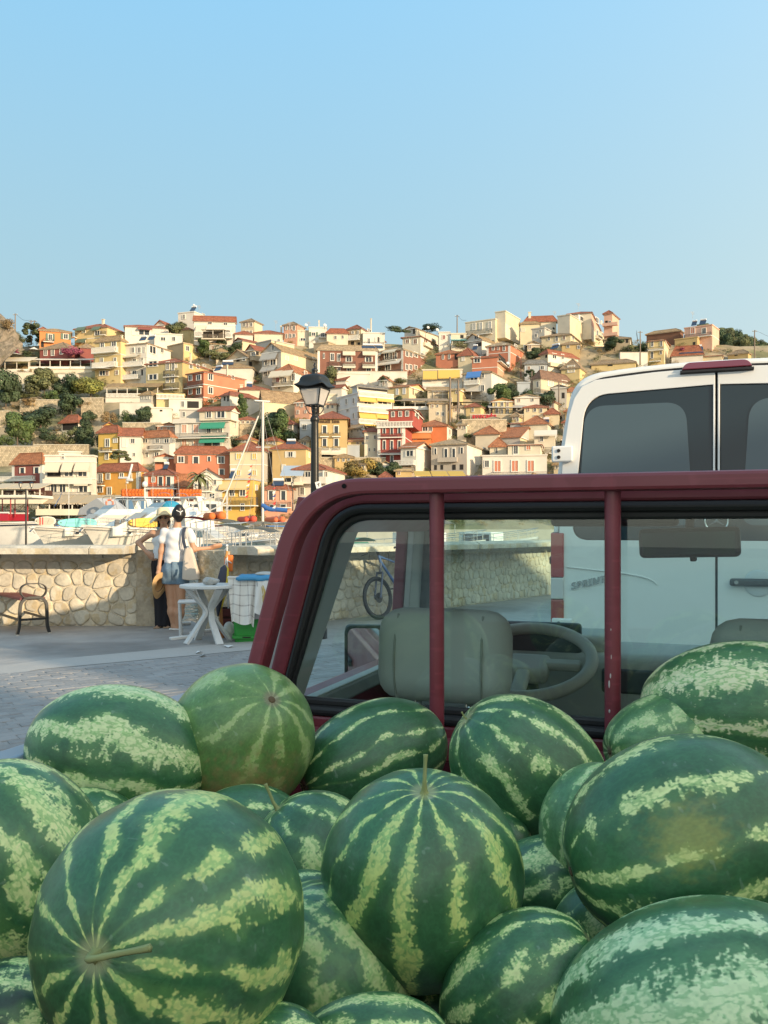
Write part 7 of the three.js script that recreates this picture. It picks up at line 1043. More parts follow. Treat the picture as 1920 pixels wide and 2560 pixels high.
// ---------------------------------------------------------------- mountain bike leaning along the right wall
{
  const D0 = 13.26, c = at(950, 1549, D0), dir = V3(.65, 0, -.76).normalize(), g = thing('mountain_bike', 'blue mountain bike leaning at the harbour wall, seen through the pickup window', 'bicycle', [c.x, 0, c.z], Math.atan2(-dir.z, dir.x)), R = .335, blue = M([.05, .12, .30], .3, { clearcoat: .6 }), blk = M([.02, .02, .021], .55);
  g.rotation.order = 'YXZ'; g.rotation.x = -.14;
  for (const x of [0, 1.08]) { const w = part(g, 'wheel', muv(new THREE.TorusGeometry(R - .027, .027, 10, 44)), rubber, [x, R, 0]); part(w, 'rim', muv(new THREE.TorusGeometry(R - .062, .011, 8, 44)), blk); const s = mb(); for (let i = 0; i < 24; i++) { const a = i * 6.283 / 24; s.bar([Math.cos(a + .35) * .025, Math.sin(a + .35) * .025, (i % 2 ? 1 : -1) * .025], [Math.cos(a) * (R - .06), Math.sin(a) * (R - .06), 0], .0018, 4); } s.build(w, 'spokes', M([.5, .5, .5], .35, { metalness: .7 })); mb().cyl(.025, .025, .09, 10, [0, 0, 0], [Math.PI / 2, 0, 0]).cyl(.08, .08, .004, 18, [0, 0, .03], [Math.PI / 2, 0, 0]).build(w, 'hub', blk); }
  const hb = [.16, .88, 0], ht = [.13, 1.0, 0], bbk = [.62, .33, 0], st = [.78, .80, 0]; const f = mb(); f.bar(hb, ht, .024, 10).bar([.155, .90, 0], bbk, .024, 10).bar([.135, .98, 0], st, .019, 10).bar(bbk, [.80, .86, 0], .018, 10); for (const z of [-.06, .06]) f.bar(bbk, [1.08, R, z], .010, 8).bar(st, [1.08, R, z], .009, 8); f.build(g, 'frame', blue);
  const fk = mb(); for (const z of [-.06, .06]) fk.bar([0, R, z], [.11, .72, z], .017, 8); fk.bar([.11, .72, -.06], [.11, .72, .06], .02, 8).bar([.12, .72, 0], hb, .016, 8); fk.build(g, 'fork', M([.10, .12, .18], .3, { metalness: .4 }));
  const h = part(g, 'handlebar', mb().tube([[.16, 1.08, -.34], [.12, 1.07, -.1], [.10, 1.06, 0], [.12, 1.07, .1], [.16, 1.08, .34]], .0145, 8, 24).bar(ht, [.10, 1.06, 0], .02, 8).geo(), blk); for (const z of [-.30, .30]) { mb().bar([.155, 1.08, z - .06 * Math.sign(z) * -1], [.165, 1.082, z + .05 * Math.sign(z)], .019, 8).build(h, 'grip', rubber); mb().bar([.12, 1.05, z * .7], [.05, 1.02, z], .006, 5).build(h, 'brake_lever', blk); }
  mb().bar([.80, .86, 0], [.82, .96, 0], .014, 8).add(new THREE.SphereGeometry(.09, 16, 8), [.85, .97, 0], [0, 0, 0], [1.5, .3, .75]).build(g, 'saddle', blk); const cr = mb().cyl(.085, .085, .012, 24, [bbk[0], bbk[1], .05], [Math.PI / 2, 0, 0]).bar([bbk[0], bbk[1], .07], [bbk[0] + .1, bbk[1] - .13, .07], .012, 6).bar([bbk[0], bbk[1], -.07], [bbk[0] - .1, bbk[1] + .13, -.07], .012, 6).rbox(.09, .02, .06, .006, [bbk[0] + .1, bbk[1] - .13, .11]).rbox(.09, .02, .06, .006, [bbk[0] - .1, bbk[1] + .13, -.11]); cr.build(g, 'crank', blk);
  mb().tube([[.1, 1.05, -.15], [.0, .95, -.08], [.08, .75, -.07]], .004, 5, 16).tube([[.1, 1.05, .15], [.25, 1.0, .1], [.3, .85, .03]], .004, 5, 16).build(g, 'cable', blk);
}
// ---------------------------------------------------------------- the two women at the wall
const skinA = M([.43, .25, .165], .55, { sheen: .15 }), skinB = M([.45, .245, .15], .55, { sheen: .15 });
const ell = (p, c, r) => { const k = Math.hypot((p[0] - c[0]) / r[0], (p[1] - c[1]) / r[1], (p[2] - c[2]) / r[2]); return (k - 1) * Math.min(...r); };
const field = (bones, k) => (x, y, z) => { let d = 9; const p = [x, y, z]; for (const b of bones) d = smin(d, b.length === 4 ? capsule(p, ...b) : ell(p, b[0], b[1]), b[4] ?? k); return d; };
const bounds = (bones, pad) => { const lo = [9, 9, 9], hi = [-9, -9, -9]; for (const b of bones) { const pts = b.length === 4 ? [[b[0], Math.max(b[2], b[3])], [b[1], Math.max(b[2], b[3])]] : [[b[0], Math.max(...b[1])]]; for (const [c, r] of pts) for (let i = 0; i < 3; i++) { lo[i] = Math.min(lo[i], c[i] - r - pad); hi[i] = Math.max(hi[i], c[i] + r + pad); } } return [lo, hi]; };
const blobs = (bones, k, cell) => { const [lo, hi] = bounds(bones, .04); return surfaceNet(field(bones, k), lo, hi, cell); };
// hand: palm, four bent fingers of different lengths, thumb from the side; w wrist, d along the hand, n out of the back, s towards the thumb
function handBones(w, d, s, n, curl) {
  const P = (a, b, c) => [0, 1, 2].map((i) => w[i] + d[i] * a + s[i] * b + n[i] * c), out = [[P(0, 0, 0), P(.05, .012, 0), .021, .024], [P(.015, 0, 0), P(.075, -.018, 0), .019, .018], [P(.04, .01, 0), P(.082, .02, 0), .019, .015]];
  [[.026, .066], [.009, .075], [-.009, .070], [-.026, .055]].forEach(([o, l], i) => { const a = P(.078, o, 0), k = curl, m = P(.078 + l * .5 * Math.cos(k * .6), o * 1.08, -l * .5 * Math.sin(k * .6)), e = P(.078 + l * (.5 * Math.cos(k * .6) + .5 * Math.cos(k * 1.5)), o * 1.1, -l * (.5 * Math.sin(k * .6) + .5 * Math.sin(k * 1.5))); out.push([a, m, .0095, .0085], [m, e, .0085, .0065]); });
  out.push([P(.02, .018, 0), P(.045, .045, -.008), .012, .010], [P(.045, .045, -.008), P(.075, .052, -.016), .010, .0075]); return out;
}
const norm = (v) => { const l = Math.hypot(...v); return v.map((x) => x / l); };
function headBones(c, fwd, side) {      // c: centre; skull, jaw, nose, lips, brows, ears
  const P = (a, b, e) => [c[0] + fwd[0] * a + side[0] * b, c[1] + e, c[2] + fwd[2] * a + side[2] * b];
  return [[P(-.012, 0, .022), [.077, .095, .085]], [P(.022, 0, -.03), [.058, .075, .062]], [P(.04, 0, -.082), P(.035, 0, -.09), .028, .026], [P(.072, 0, .005), P(.094, 0, -.028), .008, .013], [P(.076, .016, -.062), P(.076, -.016, -.062), .008, .008], [P(.060, .036, .022), P(.064, .012, .024), .012, .012], [P(.060, -.036, .022), P(.064, -.012, .024), .012, .012], [P(-.004, .077, .012), P(-.006, .079, -.024), .013, .009], [P(-.004, -.077, .012), P(-.006, -.079, -.024), .013, .009]];
}
{ // woman A: hat, off-shoulder white top, black wide trousers, hand on hip, facing the camera
  const D = 12.25, px = D / F, X = (u) => (u - 404) * px, Y = (v) => CH + (V0 - v) * px, g = thing('person', 'woman in straw sun hat, white one shoulder top and black wide trousers, hand on hip', 'person', [(404 - U0) / F * D, 0, -D]);
  const sh = [X(381), Y(1332), .0], el = [X(341), Y(1357), -.10], wr = [X(371), Y(1381), .07], sh2 = [X(432), Y(1330), -.02], el2 = [X(446), Y(1370), .04], wr2 = [X(440), Y(1402), .12], neck = [X(410), Y(1316), 0];
  const hd = norm([wr[0] - el[0], -.25 * .5, .02]), bones = [
    [[X(409), Y(1340), 0], [X(406), Y(1380), .0], .105, .095], [[X(386), Y(1336), 0], [X(428), Y(1334), -.01], .052, .052], [[X(406), Y(1385), 0], [X(405), Y(1402), -.01], .10, .12], [neck, [X(409), Y(1302), .015], .045, .042], [[X(410), Y(1328), -.01], neck, .07, .047],
    [sh, el, .046, .036], [el, wr, .036, .024], [sh2, el2, .044, .035], [el2, wr2, .034, .024], [[X(398), Y(1410), 0], [X(404), Y(1560), .03], .075, .035], [[X(414), Y(1410), 0], [X(420), Y(1560), .0], .075, .035], [[X(402), Y(1562), .03], [X(398), Y(1567), .13], .033, .026], [[X(420), Y(1562), .0], [X(424), Y(1567), .10], .033, .026],
    ...handBones(wr, norm([.5, -.45, .2]), norm([.5, .5, .5]), norm([-.6, .2, .7]), .5)];
  const hc = [X(410), Y(1296), .02], fw = norm([.12, 0, 1]), sd = norm([1, 0, -.12]);
  const body = blobs(bones, .035, .0095), head = blobs(headBones(hc, fw, sd), .018, .0048), m = mb().add(body).add(head).geo(); part(g, 'body', m, skinA);
  const P = (a, b, e) => [hc[0] + fw[0] * a + sd[0] * b, hc[1] + e, hc[2] + fw[2] * a + sd[2] * b];
  for (const s of [-1, 1]) { part(g, 'eye', new THREE.SphereGeometry(.0125, 12, 8), M([.60, .57, .53], .3), P(.066, s * .030, .008)); part(g, 'iris', new THREE.SphereGeometry(.0065, 10, 8), M([.03, .018, .012], .25), P(.0745, s * .030, .007)); mb().bar(P(.076, s * .018, .026), P(.070, s * .046, .026), .0045, 5).build(g, 'eyebrow', M([.03, .02, .014], .8)); }
  part(g, 'sunglasses', mb().add(new THREE.SphereGeometry(.026, 14, 8), P(.074, -.031, .008), [0, 0, 0], [1, .78, .3]).add(new THREE.SphereGeometry(.026, 14, 8), P(.074, .031, .008), [0, 0, 0], [1, .78, .3]).bar(P(.084, -.012, .012), P(.084, .012, .012), .003, 5).bar(P(.07, -.055, .012), P(.0, -.08, .014), .003, 5).bar(P(.07, .055, .012), P(.0, .08, .014), .003, 5).geo(), M([.03, .012, .01], .15));
  mb().add(new THREE.SphereGeometry(.02, 12, 6), P(.084, 0, -.060), [0, 0, 0], [1, .28, .35]).build(g, 'lips', M([.38, .12, .10], .5));
  part(g, 'hair', blobs([[P(-.035, 0, .03), [.083, .09, .075]], [P(-.03, -.06, -.03), P(-.02, -.07, -.11), .032, .018], [P(-.04, .06, -.03), P(-.035, .062, -.11), .03, .018], [P(-.06, 0, -.02), P(-.06, 0, -.1), .05, .03]], .03, .008), M([.018, .012, .010], .5));
  const top = [[[X(410), Y(1350), .0], [X(407), Y(1384), .0], .122, .118], [[X(394), Y(1348), .01], [X(420), Y(1340), .0], .085, .078], [[X(405), Y(1388), .0], [X(404), Y(1396), .0], .128, .135], [[X(424), Y(1338), 0], [X(433), Y(1328), -.01], .062, .055]];
  { const [lo, hi] = bounds(top, .05), f = field(top, .05), q = surfaceNet((x, y, z) => Math.max(f(x, y, z) + .006 * Math.sin(x * 60 + y * 9) * sstep(Y(1340), Y(1392), y), (Y(1398) - .012 * Math.sin(x * 30) - y), (y - (Y(1346) + (x - X(385)) * .52)) * .85), lo, hi, .0095); part(g, 'blouse', q, M([.70, .73, .76], .9, { map: T.fabric })); }
  const tr = [[[X(406), Y(1396), 0], [X(406), Y(1412), 0], .115, .128], [[X(396), Y(1412), 0], [X(407), Y(1562), .03], .095, .10], [[X(414), Y(1412), 0], [X(421), Y(1562), .0], .092, .095]];
  { const [lo, hi] = bounds(tr, .03), f = field(tr, .05); part(g, 'trousers', surfaceNet((x, y, z) => Math.max(f(x, y, z) + .005 * Math.sin(x * 70 + z * 40), .022 - y), lo, hi, .010), M([.010, .010, .016], .85, { map: T.fabric })); }
  for (const [u, z] of [[400, .09], [422, .06]]) mb().rbox(.085, .016, .23, .007, [X(u), .009, z]).build(g, 'sandal', M([.35, .22, .13], .7));
  // straw hat
  const hat = thing('sun_hat', 'wide brimmed straw hat worn by the woman at the wall', 'hat', [g.position.x + hc[0] - .002, hc[1] + .035, g.position.z + hc[2]], .1); { const N = 40, K = 14, pos = [], idx = []; const prof = [[.0, .125], [.05, .122], [.078, .105], [.092, .07], [.096, .02], [.102, .008], [.125, .0], [.16, -.006], [.195, -.018], [.215, -.03]]; for (let j = 0; j < prof.length; j++) for (let i = 0; i <= N; i++) { const a = i / N * 6.283, [r, y] = prof[j], k = Math.max(0, r - .11) / .105; pos.push(Math.sin(a) * r * (1 + .1 * k * Math.sin(a * 2 + .5)), y + k * (-.055 * Math.max(0, -Math.sin(a)) * 1.1 + .028 * Math.sin(a * 3 + 1) + .02 * Math.max(0, Math.cos(a))), Math.cos(a) * r); if (i < N && j < prof.length - 1) { const q = j * (N + 1) + i; idx.push(q, q + N + 1, q + 1, q + 1, q + N + 1, q + N + 2); } } const q = new THREE.BufferGeometry(); q.setAttribute('position', new THREE.Float32BufferAttribute(pos, 3)); q.setIndex(idx); q.computeVertexNormals(); part(hat, 'straw', muv(q), M([.76, .64, .42], .9, { map: T.fabric, bumpMap: T.grain, bumpScale: .002, side: THREE.DoubleSide })); const bd = new THREE.TorusGeometry(.098, .006, 6, 36); bd.rotateX(Math.PI / 2); part(hat, 'band', bd, M([.50, .38, .2], .9), [0, .02, 0]); hat.rotation.z = .06; }
}
{ // woman B: back to us, white T-shirt, denim shorts, right arm held out, hat in the left hand
  const D = 11.95, px = D / F, X = (u) => (u - 440) * px, Y = (v) => CH + (V0 - v) * px, g = thing('person', 'woman seen from behind in white T-shirt and denim shorts, pointing with one arm', 'person', [(440 - U0) / F * D, 0, -D]);
  const shL = [X(411), Y(1330), 0], elL = [X(404), Y(1377), .02], wrL = [X(400), Y(1418), .05], shR = [X(473), Y(1330), 0], elR = [X(484), Y(1374), .01], wrR = [X(522), Y(1370), -.16];
  const bones = [[[X(438), Y(1345), 0], [X(437), Y(1385), 0], .118, .105], [[X(418), Y(1333), 0], [X(466), Y(1333), 0], .055, .055], [[X(437), Y(1392), .0], [X(437), Y(1425), .01], .105, .118], [[X(443), Y(1316), -.005], [X(444), Y(1298), -.01], .046, .044], [[X(441), Y(1330), 0], [X(443), Y(1315), -.005], .075, .05],
    [shL, elL, .046, .037], [elL, wrL, .036, .024], [shR, elR, .047, .037], [elR, wrR, .037, .024],
    [[X(424), Y(1435), 0], [X(429), Y(1508), .0], .092, .056], [[X(429), Y(1508), 0], [X(430), Y(1530), .015], .052, .055], [[X(430), Y(1528), .015], [X(434), Y(1566), .0], .056, .03], [[X(450), Y(1435), 0], [X(452), Y(1510), .01], .095, .058], [[X(452), Y(1510), .01], [X(451), Y(1534), .03], .054, .057], [[X(451), Y(1532), .03], [X(445), Y(1572), .03], .058, .031],
    [[X(434), Y(1568), .0], [X(432), Y(1572), -.12], .032, .024], [[X(444), Y(1574), .03], [X(443), Y(1577), -.10], .033, .025],
    ...handBones(wrL, norm([-.05, -1, .05]), norm([.5, 0, -.8]), norm([-.9, 0, -.3]), 1.0), ...handBones(wrR, norm([.92, .30, -.25]), norm([.1, .55, .85]), norm([-.2, .9, -.3]), .18)];
  const hc = [X(446), Y(1287), -.015], fw = norm([-.35, 0, -1]), sd = norm([-1, 0, .35]);
  part(g, 'body', mb().add(blobs(bones, .035, .0095)).add(blobs(headBones(hc, fw, sd), .018, .0052)).geo(), skinB);
  const P = (a, b, e) => [hc[0] + fw[0] * a + sd[0] * b, hc[1] + e, hc[2] + fw[2] * a + sd[2] * b];
  for (const s of [-1, 1]) { part(g, 'eye', new THREE.SphereGeometry(.0125, 10, 7), M([.60, .57, .53], .3), P(.066, s * .030, .008)); part(g, 'iris', new THREE.SphereGeometry(.0065, 8, 6), M([.03, .018, .012], .25), P(.0745, s * .030, .007)); }
  const hair = part(g, 'hair', blobs([[P(-.02, 0, .022), [.090, .103, .092]], [P(-.045, 0, -.03), P(-.05, 0, -.06), .062, .045], [P(-.055, .0, .085), P(-.045, .0, .10), .050, .048], [P(.03, .05, .05), P(.0, .075, .0), .03, .02], [P(.03, -.05, .05), P(.0, -.075, .0), .03, .02]], .03, .0075), M([.010, .008, .008], .42, { bumpMap: T.grain, bumpScale: .002 }));
  mb().tube([P(-.115, .045, .06), P(-.118, .015, .045), P(-.122, -.01, .03), P(-.118, -.012, .0)], .0065, 6, 14).tube([P(-.112, -.045, .055), P(-.121, -.02, .04), P(-.122, -.01, .03)], .0065, 6, 12).build(hair, 'hair_clip', M([.75, .75, .74], .3));
  const sr = [[[X(438), Y(1345), 0], [X(436), Y(1392), 0], .128, .118], [[X(416), Y(1334), 0], [X(467), Y(1334), 0], .062, .062], [[X(436), Y(1392), 0], [X(436), Y(1412), .005], .122, .140], [shL, [X(406), Y(1352), .005], .058, .062], [shR, [X(480), Y(1348), .005], .058, .062], [[X(441), Y(1326), 0], [X(442), Y(1320), 0], .07, .06]];
  { const [lo, hi] = bounds(sr, .04), f = field(sr, .04); part(g, 't_shirt', surfaceNet((x, y, z) => Math.max(f(x, y, z) + .004 * Math.sin(y * 46 + x * 22 + 3 * fbm(x * 9, y * 9, 2, 2)), Y(1408) - y - .01 * (x + .1), y - Y(1319)), lo, hi, .0095), M([.74, .73, .74], .9, { map: T.fabric })); }
  const so = [[[X(437), Y(1402), 0], [X(437), Y(1424), .01], .130, .158], [[X(424), Y(1425), 0], [X(424), Y(1466), .0], .114, .104], [[X(451), Y(1425), 0], [X(454), Y(1466), .01], .114, .108]];
  { const [lo, hi] = bounds(so, .04), f = field(so, .04), denim = tex(128, 128, (u, v) => { const n = pfbm(u * 4, v * 4, 4, 501, 4), t = pn(u * 64, v * 64, 64, 3); return [.13, .20, .27].map((x) => x * (.6 + .6 * n + .3 * t)); }, true, 2); const s = part(g, 'shorts', muv(surfaceNet((x, y, z) => Math.max(f(x, y, z) + .004 * Math.sin(x * 55 + y * 12), Y(1460) + .02 * Math.abs(x) - y, y - Y(1403)), lo, hi, .0095)), M([1, 1, 1], .9, { map: denim })); mb().tube([[X(437), Y(1404), .15], [X(437), Y(1430), .163], [X(438), Y(1450), .12]], .004, 5, 14).build(s, 'seam', M([.07, .11, .16], .9)); }
  for (const [u, z] of [[433, -.055], [444, -.03]]) mb().rbox(.09, .02, .245, .008, [X(u), .012, z]).build(g, 'shoe', M([.70, .69, .67], .7));
  // straw hat in her left hand, hanging on edge
  const hat = thing('straw_hat', 'straw hat held down in the hand of the woman in shorts', 'hat', [g.position.x + X(404), Y(1463), g.position.z + .07]); { const prof = [[0, .10], [.06, .098], [.085, .075], [.094, .01], [.12, .0], [.165, -.004], [.19, .0]], N = 40, pos = [], idx = []; for (let j = 0; j < prof.length; j++) for (let i = 0; i <= N; i++) { const a = i / N * 6.283, [r, y] = prof[j]; pos.push(Math.sin(a) * r, y + Math.max(0, r - .1) * .25 * Math.sin(a * 2), Math.cos(a) * r); if (i < N && j < prof.length - 1) { const q = j * (N + 1) + i; idx.push(q, q + N + 1, q + 1, q + 1, q + N + 1, q + N + 2); } } const q = new THREE.BufferGeometry(); q.setAttribute('position', new THREE.Float32BufferAttribute(pos, 3)); q.setIndex(idx); q.computeVertexNormals(); part(hat, 'straw', muv(q), M([.55, .35, .16], .9, { map: T.fabric, side: THREE.DoubleSide })); const bd = new THREE.TorusGeometry(.095, .007, 6, 36); bd.rotateX(Math.PI / 2); part(hat, 'band', bd, M([.12, .08, .06], .9), [0, .018, 0]); hat.rotation.set(0, -.35, 1.32); }
  // canvas tote on her right shoulder
  const bag = thing('tote_bag', 'beige canvas tote bag with a dark strap on the shoulder of the woman in shorts', 'bag', [g.position.x, 0, g.position.z]), cx = X(478), cz = .13;
  part(bag, 'pouch', muv(surfaceNet((x, y, z) => { const t = (Y(1368) - y) / (Y(1368) - Y(1448)), w = lerp(.045, .125, Math.pow(clamp(t), .7)), d = lerp(.03, .062, clamp(t * 1.2)), xx = x - cx - .045 * t + .01; return Math.max(Math.hypot(Math.max(0, Math.abs(xx) - w + .035), Math.max(0, Math.abs(z - cz) - d + .03)) - .033 + .006 * (fbm(x * 14, y * 9, z * 14, 3) - .5), y - Y(1368), Y(1447) - .012 * Math.cos(xx * 16) - y); }, [cx - .2, Y(1455), -.05], [cx + .26, Y(1360), .30], .0095)), M([.60, .515, .43], .92, { map: T.fabric }));
  const strap = (pts, w) => { const b = mb(); let pr = null; const c = new THREE.CatmullRomCurve3(pts.map((p) => V3(...p))); for (let i = 0; i <= 24; i++) { const p = c.getPoint(i / 24), q = [[p.x - w / 2, p.y, p.z], [p.x + w / 2, p.y, p.z], [p.x + w / 2, p.y, p.z + .008], [p.x - w / 2, p.y, p.z + .008]]; if (pr) b.poly([...pr, ...q], [[0, 1, 5, 4], [1, 2, 6, 5], [2, 3, 7, 6], [3, 0, 4, 7]]); pr = q; } return b; };
  strap([[X(470), Y(1370), .16], [X(464), Y(1345), .14], [X(463), Y(1325), .085], [X(465), Y(1318), .02], [X(470), Y(1326), -.07]], .042).build(bag, 'strap', M([.035, .045, .07], .85)); strap([[X(482), Y(1370), .16], [X(474), Y(1345), .14], [X(470), Y(1324), .08], [X(470), Y(1317), .01]], .018).build(bag, 'light_strap', M([.6, .52, .43], .9));
}
// ---------------------------------------------------------------- the pickup (local axes: x to its right, z backwards to the camera)
const paintTex = tex(512, 512, (u, v) => { const sc = sstep(.86, .9, pn(u * 6, v * 160, 6 * 27, 7)) * sstep(.5, .6, pn(u * 5, v * 5, 5, 9)) * .16 + sstep(.9, .93, pn(u * 170, v * 5, 170, 12)) * sstep(.5, .6, pn(u * 5, v * 5, 5, 19)) * .16, n = pfbm(u * 4, v * 4, 4, 301, 6), s = sstep(.62, .72, pfbm(u * 30, v * 30, 30, 311, 3)) * .22, w = .9 + .2 * (n - .5); return [w * .92 + s * .5 + sc, w + s + sc * 2.2, w + s + sc * 2.2].map((q) => Math.min(1, q * .9)); }, true, .9);
const carRough = tex(512, 512, (u, v) => .30 + .35 * pfbm(u * 6, v * 6, 6, 321, 6), false, 1.3);
const redPaint = M([.27, .040, .055], 1, { map: paintTex, roughnessMap: carRough, clearcoat: .35, clearcoatRoughness: .28 });
const dustTex = tex(512, 512, (u, v) => { const n = pfbm(u * 5, v * 5, 5, 331, 6), s = sstep(.66, .72, pfbm(u * 60, v * 60, 60, 337, 2)); return .02 + .10 * n * n + .25 * s * n; }, false, 1.2);
const tintGlass = M([.90, .978, .97], 0, { transmission: 1, thickness: 0, ior: 1.52, roughnessMap: null });
const TRUCK = [.428, 0, -1.63], TYAW = -20 * RAD;
{
  const t = thing('pickup_truck', 'dark red pickup truck with barred rear window and a load of watermelons', 'pickup truck', TRUCK, TYAW);
  // guard frame standing off the cab back, with three bars
  { const s = trap(.613, .766, 1.5, .955, .145, .05); s.holes.push(trap(.579, .72, 1.468, .995, .125, .05, true)); const fr = part(t, 'guard_frame', muv(extrude(s, .045, .007, [], 14)), redPaint, [0, 0, .085]);
    for (const x of [-.50, .50]) part(fr, 'bolt_hole', muv(new THREE.CylinderGeometry(.0048, .0048, .004, 14)), M([.004, .004, .004], 1), [x, 1.4845, .0225], [Math.PI / 2, 0, 0]);
    for (const x of [-.319, .012, .347]) { const b = part(t, 'guard_bar', muv(new THREE.CylinderGeometry(.0145, .0145, .51, 18)), redPaint, [x, 1.232, .075]); 
      if (x > 0) { const R = rng(9 + x * 100); for (let i = 0; i < 6; i++) part(b, 'paint_chip', muv(new THREE.SphereGeometry(.0022 + .003 * R(), 6, 5)), M([.55, .50, .47], .7), [-.004 + .008 * (R() - .5), -.10 + .20 * (R() - .5), .0138], [0, 0, 0], [.5, .8 + 1.4 * R(), .2]); } } }
  // cab back: panel with the window opening, rubber seal in two lips, glass
  { const s = trap(.612, .865, 1.486, .50, .12, .02); s.holes.push(trap(.572, .70, 1.452, 1.004, .085, .05, true)); part(t, 'cab_back', muv(extrude(s, .03, .006, [], 12)), redPaint, [0, 0, 0]); }
  { const s = trap(.571, .699, 1.4515, 1.0045, .085, .05); s.holes.push(trap(.553, .678, 1.432, 1.026, .07, .045, true)); const seal = part(t, 'window_seal', muv(extrude(s, .034, .008, [], 12)), rubber, [0, 0, .004]);
    const q = trap(.555, .68, 1.434, 1.024, .07, .045); q.holes.push(trap(.545, .667, 1.418, 1.041, .06, .04, true)); part(seal, 'inner_lip', muv(extrude(q, .018, .005, [], 12)), rubber, [0, 0, -.002]); }
  part(t, 'rear_window', muv(extrude(trap(.55, .672, 1.424, 1.035, .06, .04), .004, 0, [], 12)), tintGlass, [0, 0, -.002]);
  // roof: crowned sheet with thickness
  { const nx = 20, nz = 12, pos = [], idx = [], W = .612, z1 = .008, z0 = -.80, f = (x, z) => 1.492 + .03 * (1 - Math.pow(Math.abs(x / W), 3)) * Math.sin(Math.PI * clamp((z1 - z + .12) / (z1 - z0 + .2))) - .055 * Math.pow(Math.abs(x / W), 8);
    for (const k of [0, 1]) for (let j = 0; j <= nz; j++) for (let i = 0; i <= nx; i++) { const x = -W + 2 * W * i / nx, z = z1 + (z0 - z1) * j / nz; pos.push(x, f(x, z) - k * .045, z); }
    const n = (nx + 1) * (nz + 1), id = (i, j, k) => k * n + j * (nx + 1) + i, q = (a, b, c, d) => idx.push(a, b, c, a, c, d);
    for (let j = 0; j < nz; j++) for (let i = 0; i < nx; i++) { q(id(i, j, 0), id(i + 1, j, 0), id(i + 1, j + 1, 0), id(i, j + 1, 0)); q(id(i, j + 1, 1), id(i + 1, j + 1, 1), id(i + 1, j, 1), id(i, j, 1)); }
    for (let i = 0; i < nx; i++) { q(id(i, 0, 1), id(i + 1, 0, 1), id(i + 1, 0, 0), id(i, 0, 0)); q(id(i, nz, 0), id(i + 1, nz, 0), id(i + 1, nz, 1), id(i, nz, 1)); }
    for (let j = 0; j < nz; j++) { q(id(0, j, 0), id(0, j + 1, 0), id(0, j + 1, 1), id(0, j, 1)); q(id(nx, j, 1), id(nx, j + 1, 1), id(nx, j + 1, 0), id(nx, j, 0)); }
    const g = new THREE.BufferGeometry(); g.setAttribute('position', new THREE.Float32BufferAttribute(pos, 3)); g.setIndex(idx); g.computeVertexNormals(); part(t, 'roof', muv(g), redPaint);
    part(t, 'headlining', muv(new THREE.BoxGeometry(1.1, .012, .74)), M([.55, .54, .5], .95), [0, 1.458, -.40]); }
  // sides with door windows, leaning in towards the roof
  for (const s of [-1, 1]) {
    const shp = new THREE.Shape([[0, .95], [0, 1.487], [-.78, 1.487], [-1.17, 1.0], [-1.17, .95]].map((p) => new THREE.Vector2(...p)));
    const hole = new THREE.Path(); hole.moveTo(-.20, .985); hole.lineTo(-.262, 1.40); hole.quadraticCurveTo(-.268, 1.428, -.30, 1.428); hole.lineTo(-.67, 1.425); hole.quadraticCurveTo(-.705, 1.42, -.725, 1.385); hole.lineTo(-.985, .985); hole.closePath();
    shp.holes.push(hole);
    const lean = s * 16.3 * RAD, d = part(t, 'door_frame', (() => { const g = extrude(shp, .036, .005); g.translate(0, -.95, 0); g.rotateY(-Math.PI / 2); g.scale(-1, 1, -1); g.rotateY(Math.PI); g.rotateZ(lean); return muv(fixWinding(g)); })(), redPaint, [s * .788, .95, 0]);
    const inn = part(d, 'inner_trim', (() => { const g = extrude(shp, .02, .003); g.translate(0, -.95, 0); g.rotateY(-Math.PI / 2); g.scale(-1, 1, -1); g.rotateY(Math.PI); g.rotateZ(lean); return muv(fixWinding(g)); })(), M([.5, .5, .46], .9), [-s * .03, 0, 0]);
    const gl = new THREE.Shape([[-.19, .97], [-.25, 1.44], [-.72, 1.44], [-1.0, .97]].map((p) => new THREE.Vector2(...p)));
    if (s > 0) part(d, 'door_window', (() => { const g = extrude(gl, .004, 0); g.translate(0, -.95, 0); g.rotateY(-Math.PI / 2); g.scale(-1, 1, -1); g.rotateY(Math.PI); g.rotateZ(lean); return muv(fixWinding(g)); })(), tintGlass, [-s * .008, 0, 0]);
    const door = mb().rbox(.05, .62, 1.12, .015, [s * .80, .65, -.60]).build(t, 'door', redPaint); mb().rbox(.02, .03, .16, .008, [s * .832, .82, -.2]).build(door, 'handle', darkTrim);
    mb().rbox(.035, .05, 1.0, .012, [s * .755, .955, -.62]).build(door, 'sill_trim', M([.30, .30, .28], .85));
  }
  // windscreen and its header
  { const a = [[-.535, 1.436, -.80], [.535, 1.436, -.80], [.70, .985, -1.16], [-.70, .985, -1.16]]; mb().poly([...a, ...a.map(([x, y, z]) => [x, y - .003, z - .004])], [[0, 1, 2, 3], [7, 6, 5, 4]]).build(t, 'windscreen', tintGlass);
    mb().rbox(1.16, .07, .06, .02, [0, 1.468, -.80]).build(t, 'windscreen_header', M([.5, .5, .47], .9)); for (const s of [-1, 1]) mb().rbox(.42, .02, .15, .008, [s * .28, 1.445, -.70], [.12, 0, 0]).build(t, 'sun_visor', M([.5, .5, .47], .95));
    mb().rbox(.34, .035, .06, .012, [-.06, 1.424, -.77]).build(t, 'visor_clip', darkTrim); }
  for (const s of [-1, 1]) { mb().bar([s * .765, .97, -1.16], [s * .585, 1.45, -.80], .036, 10).build(t, 'pillar_trim', M([.20, .21, .21], .85)); }
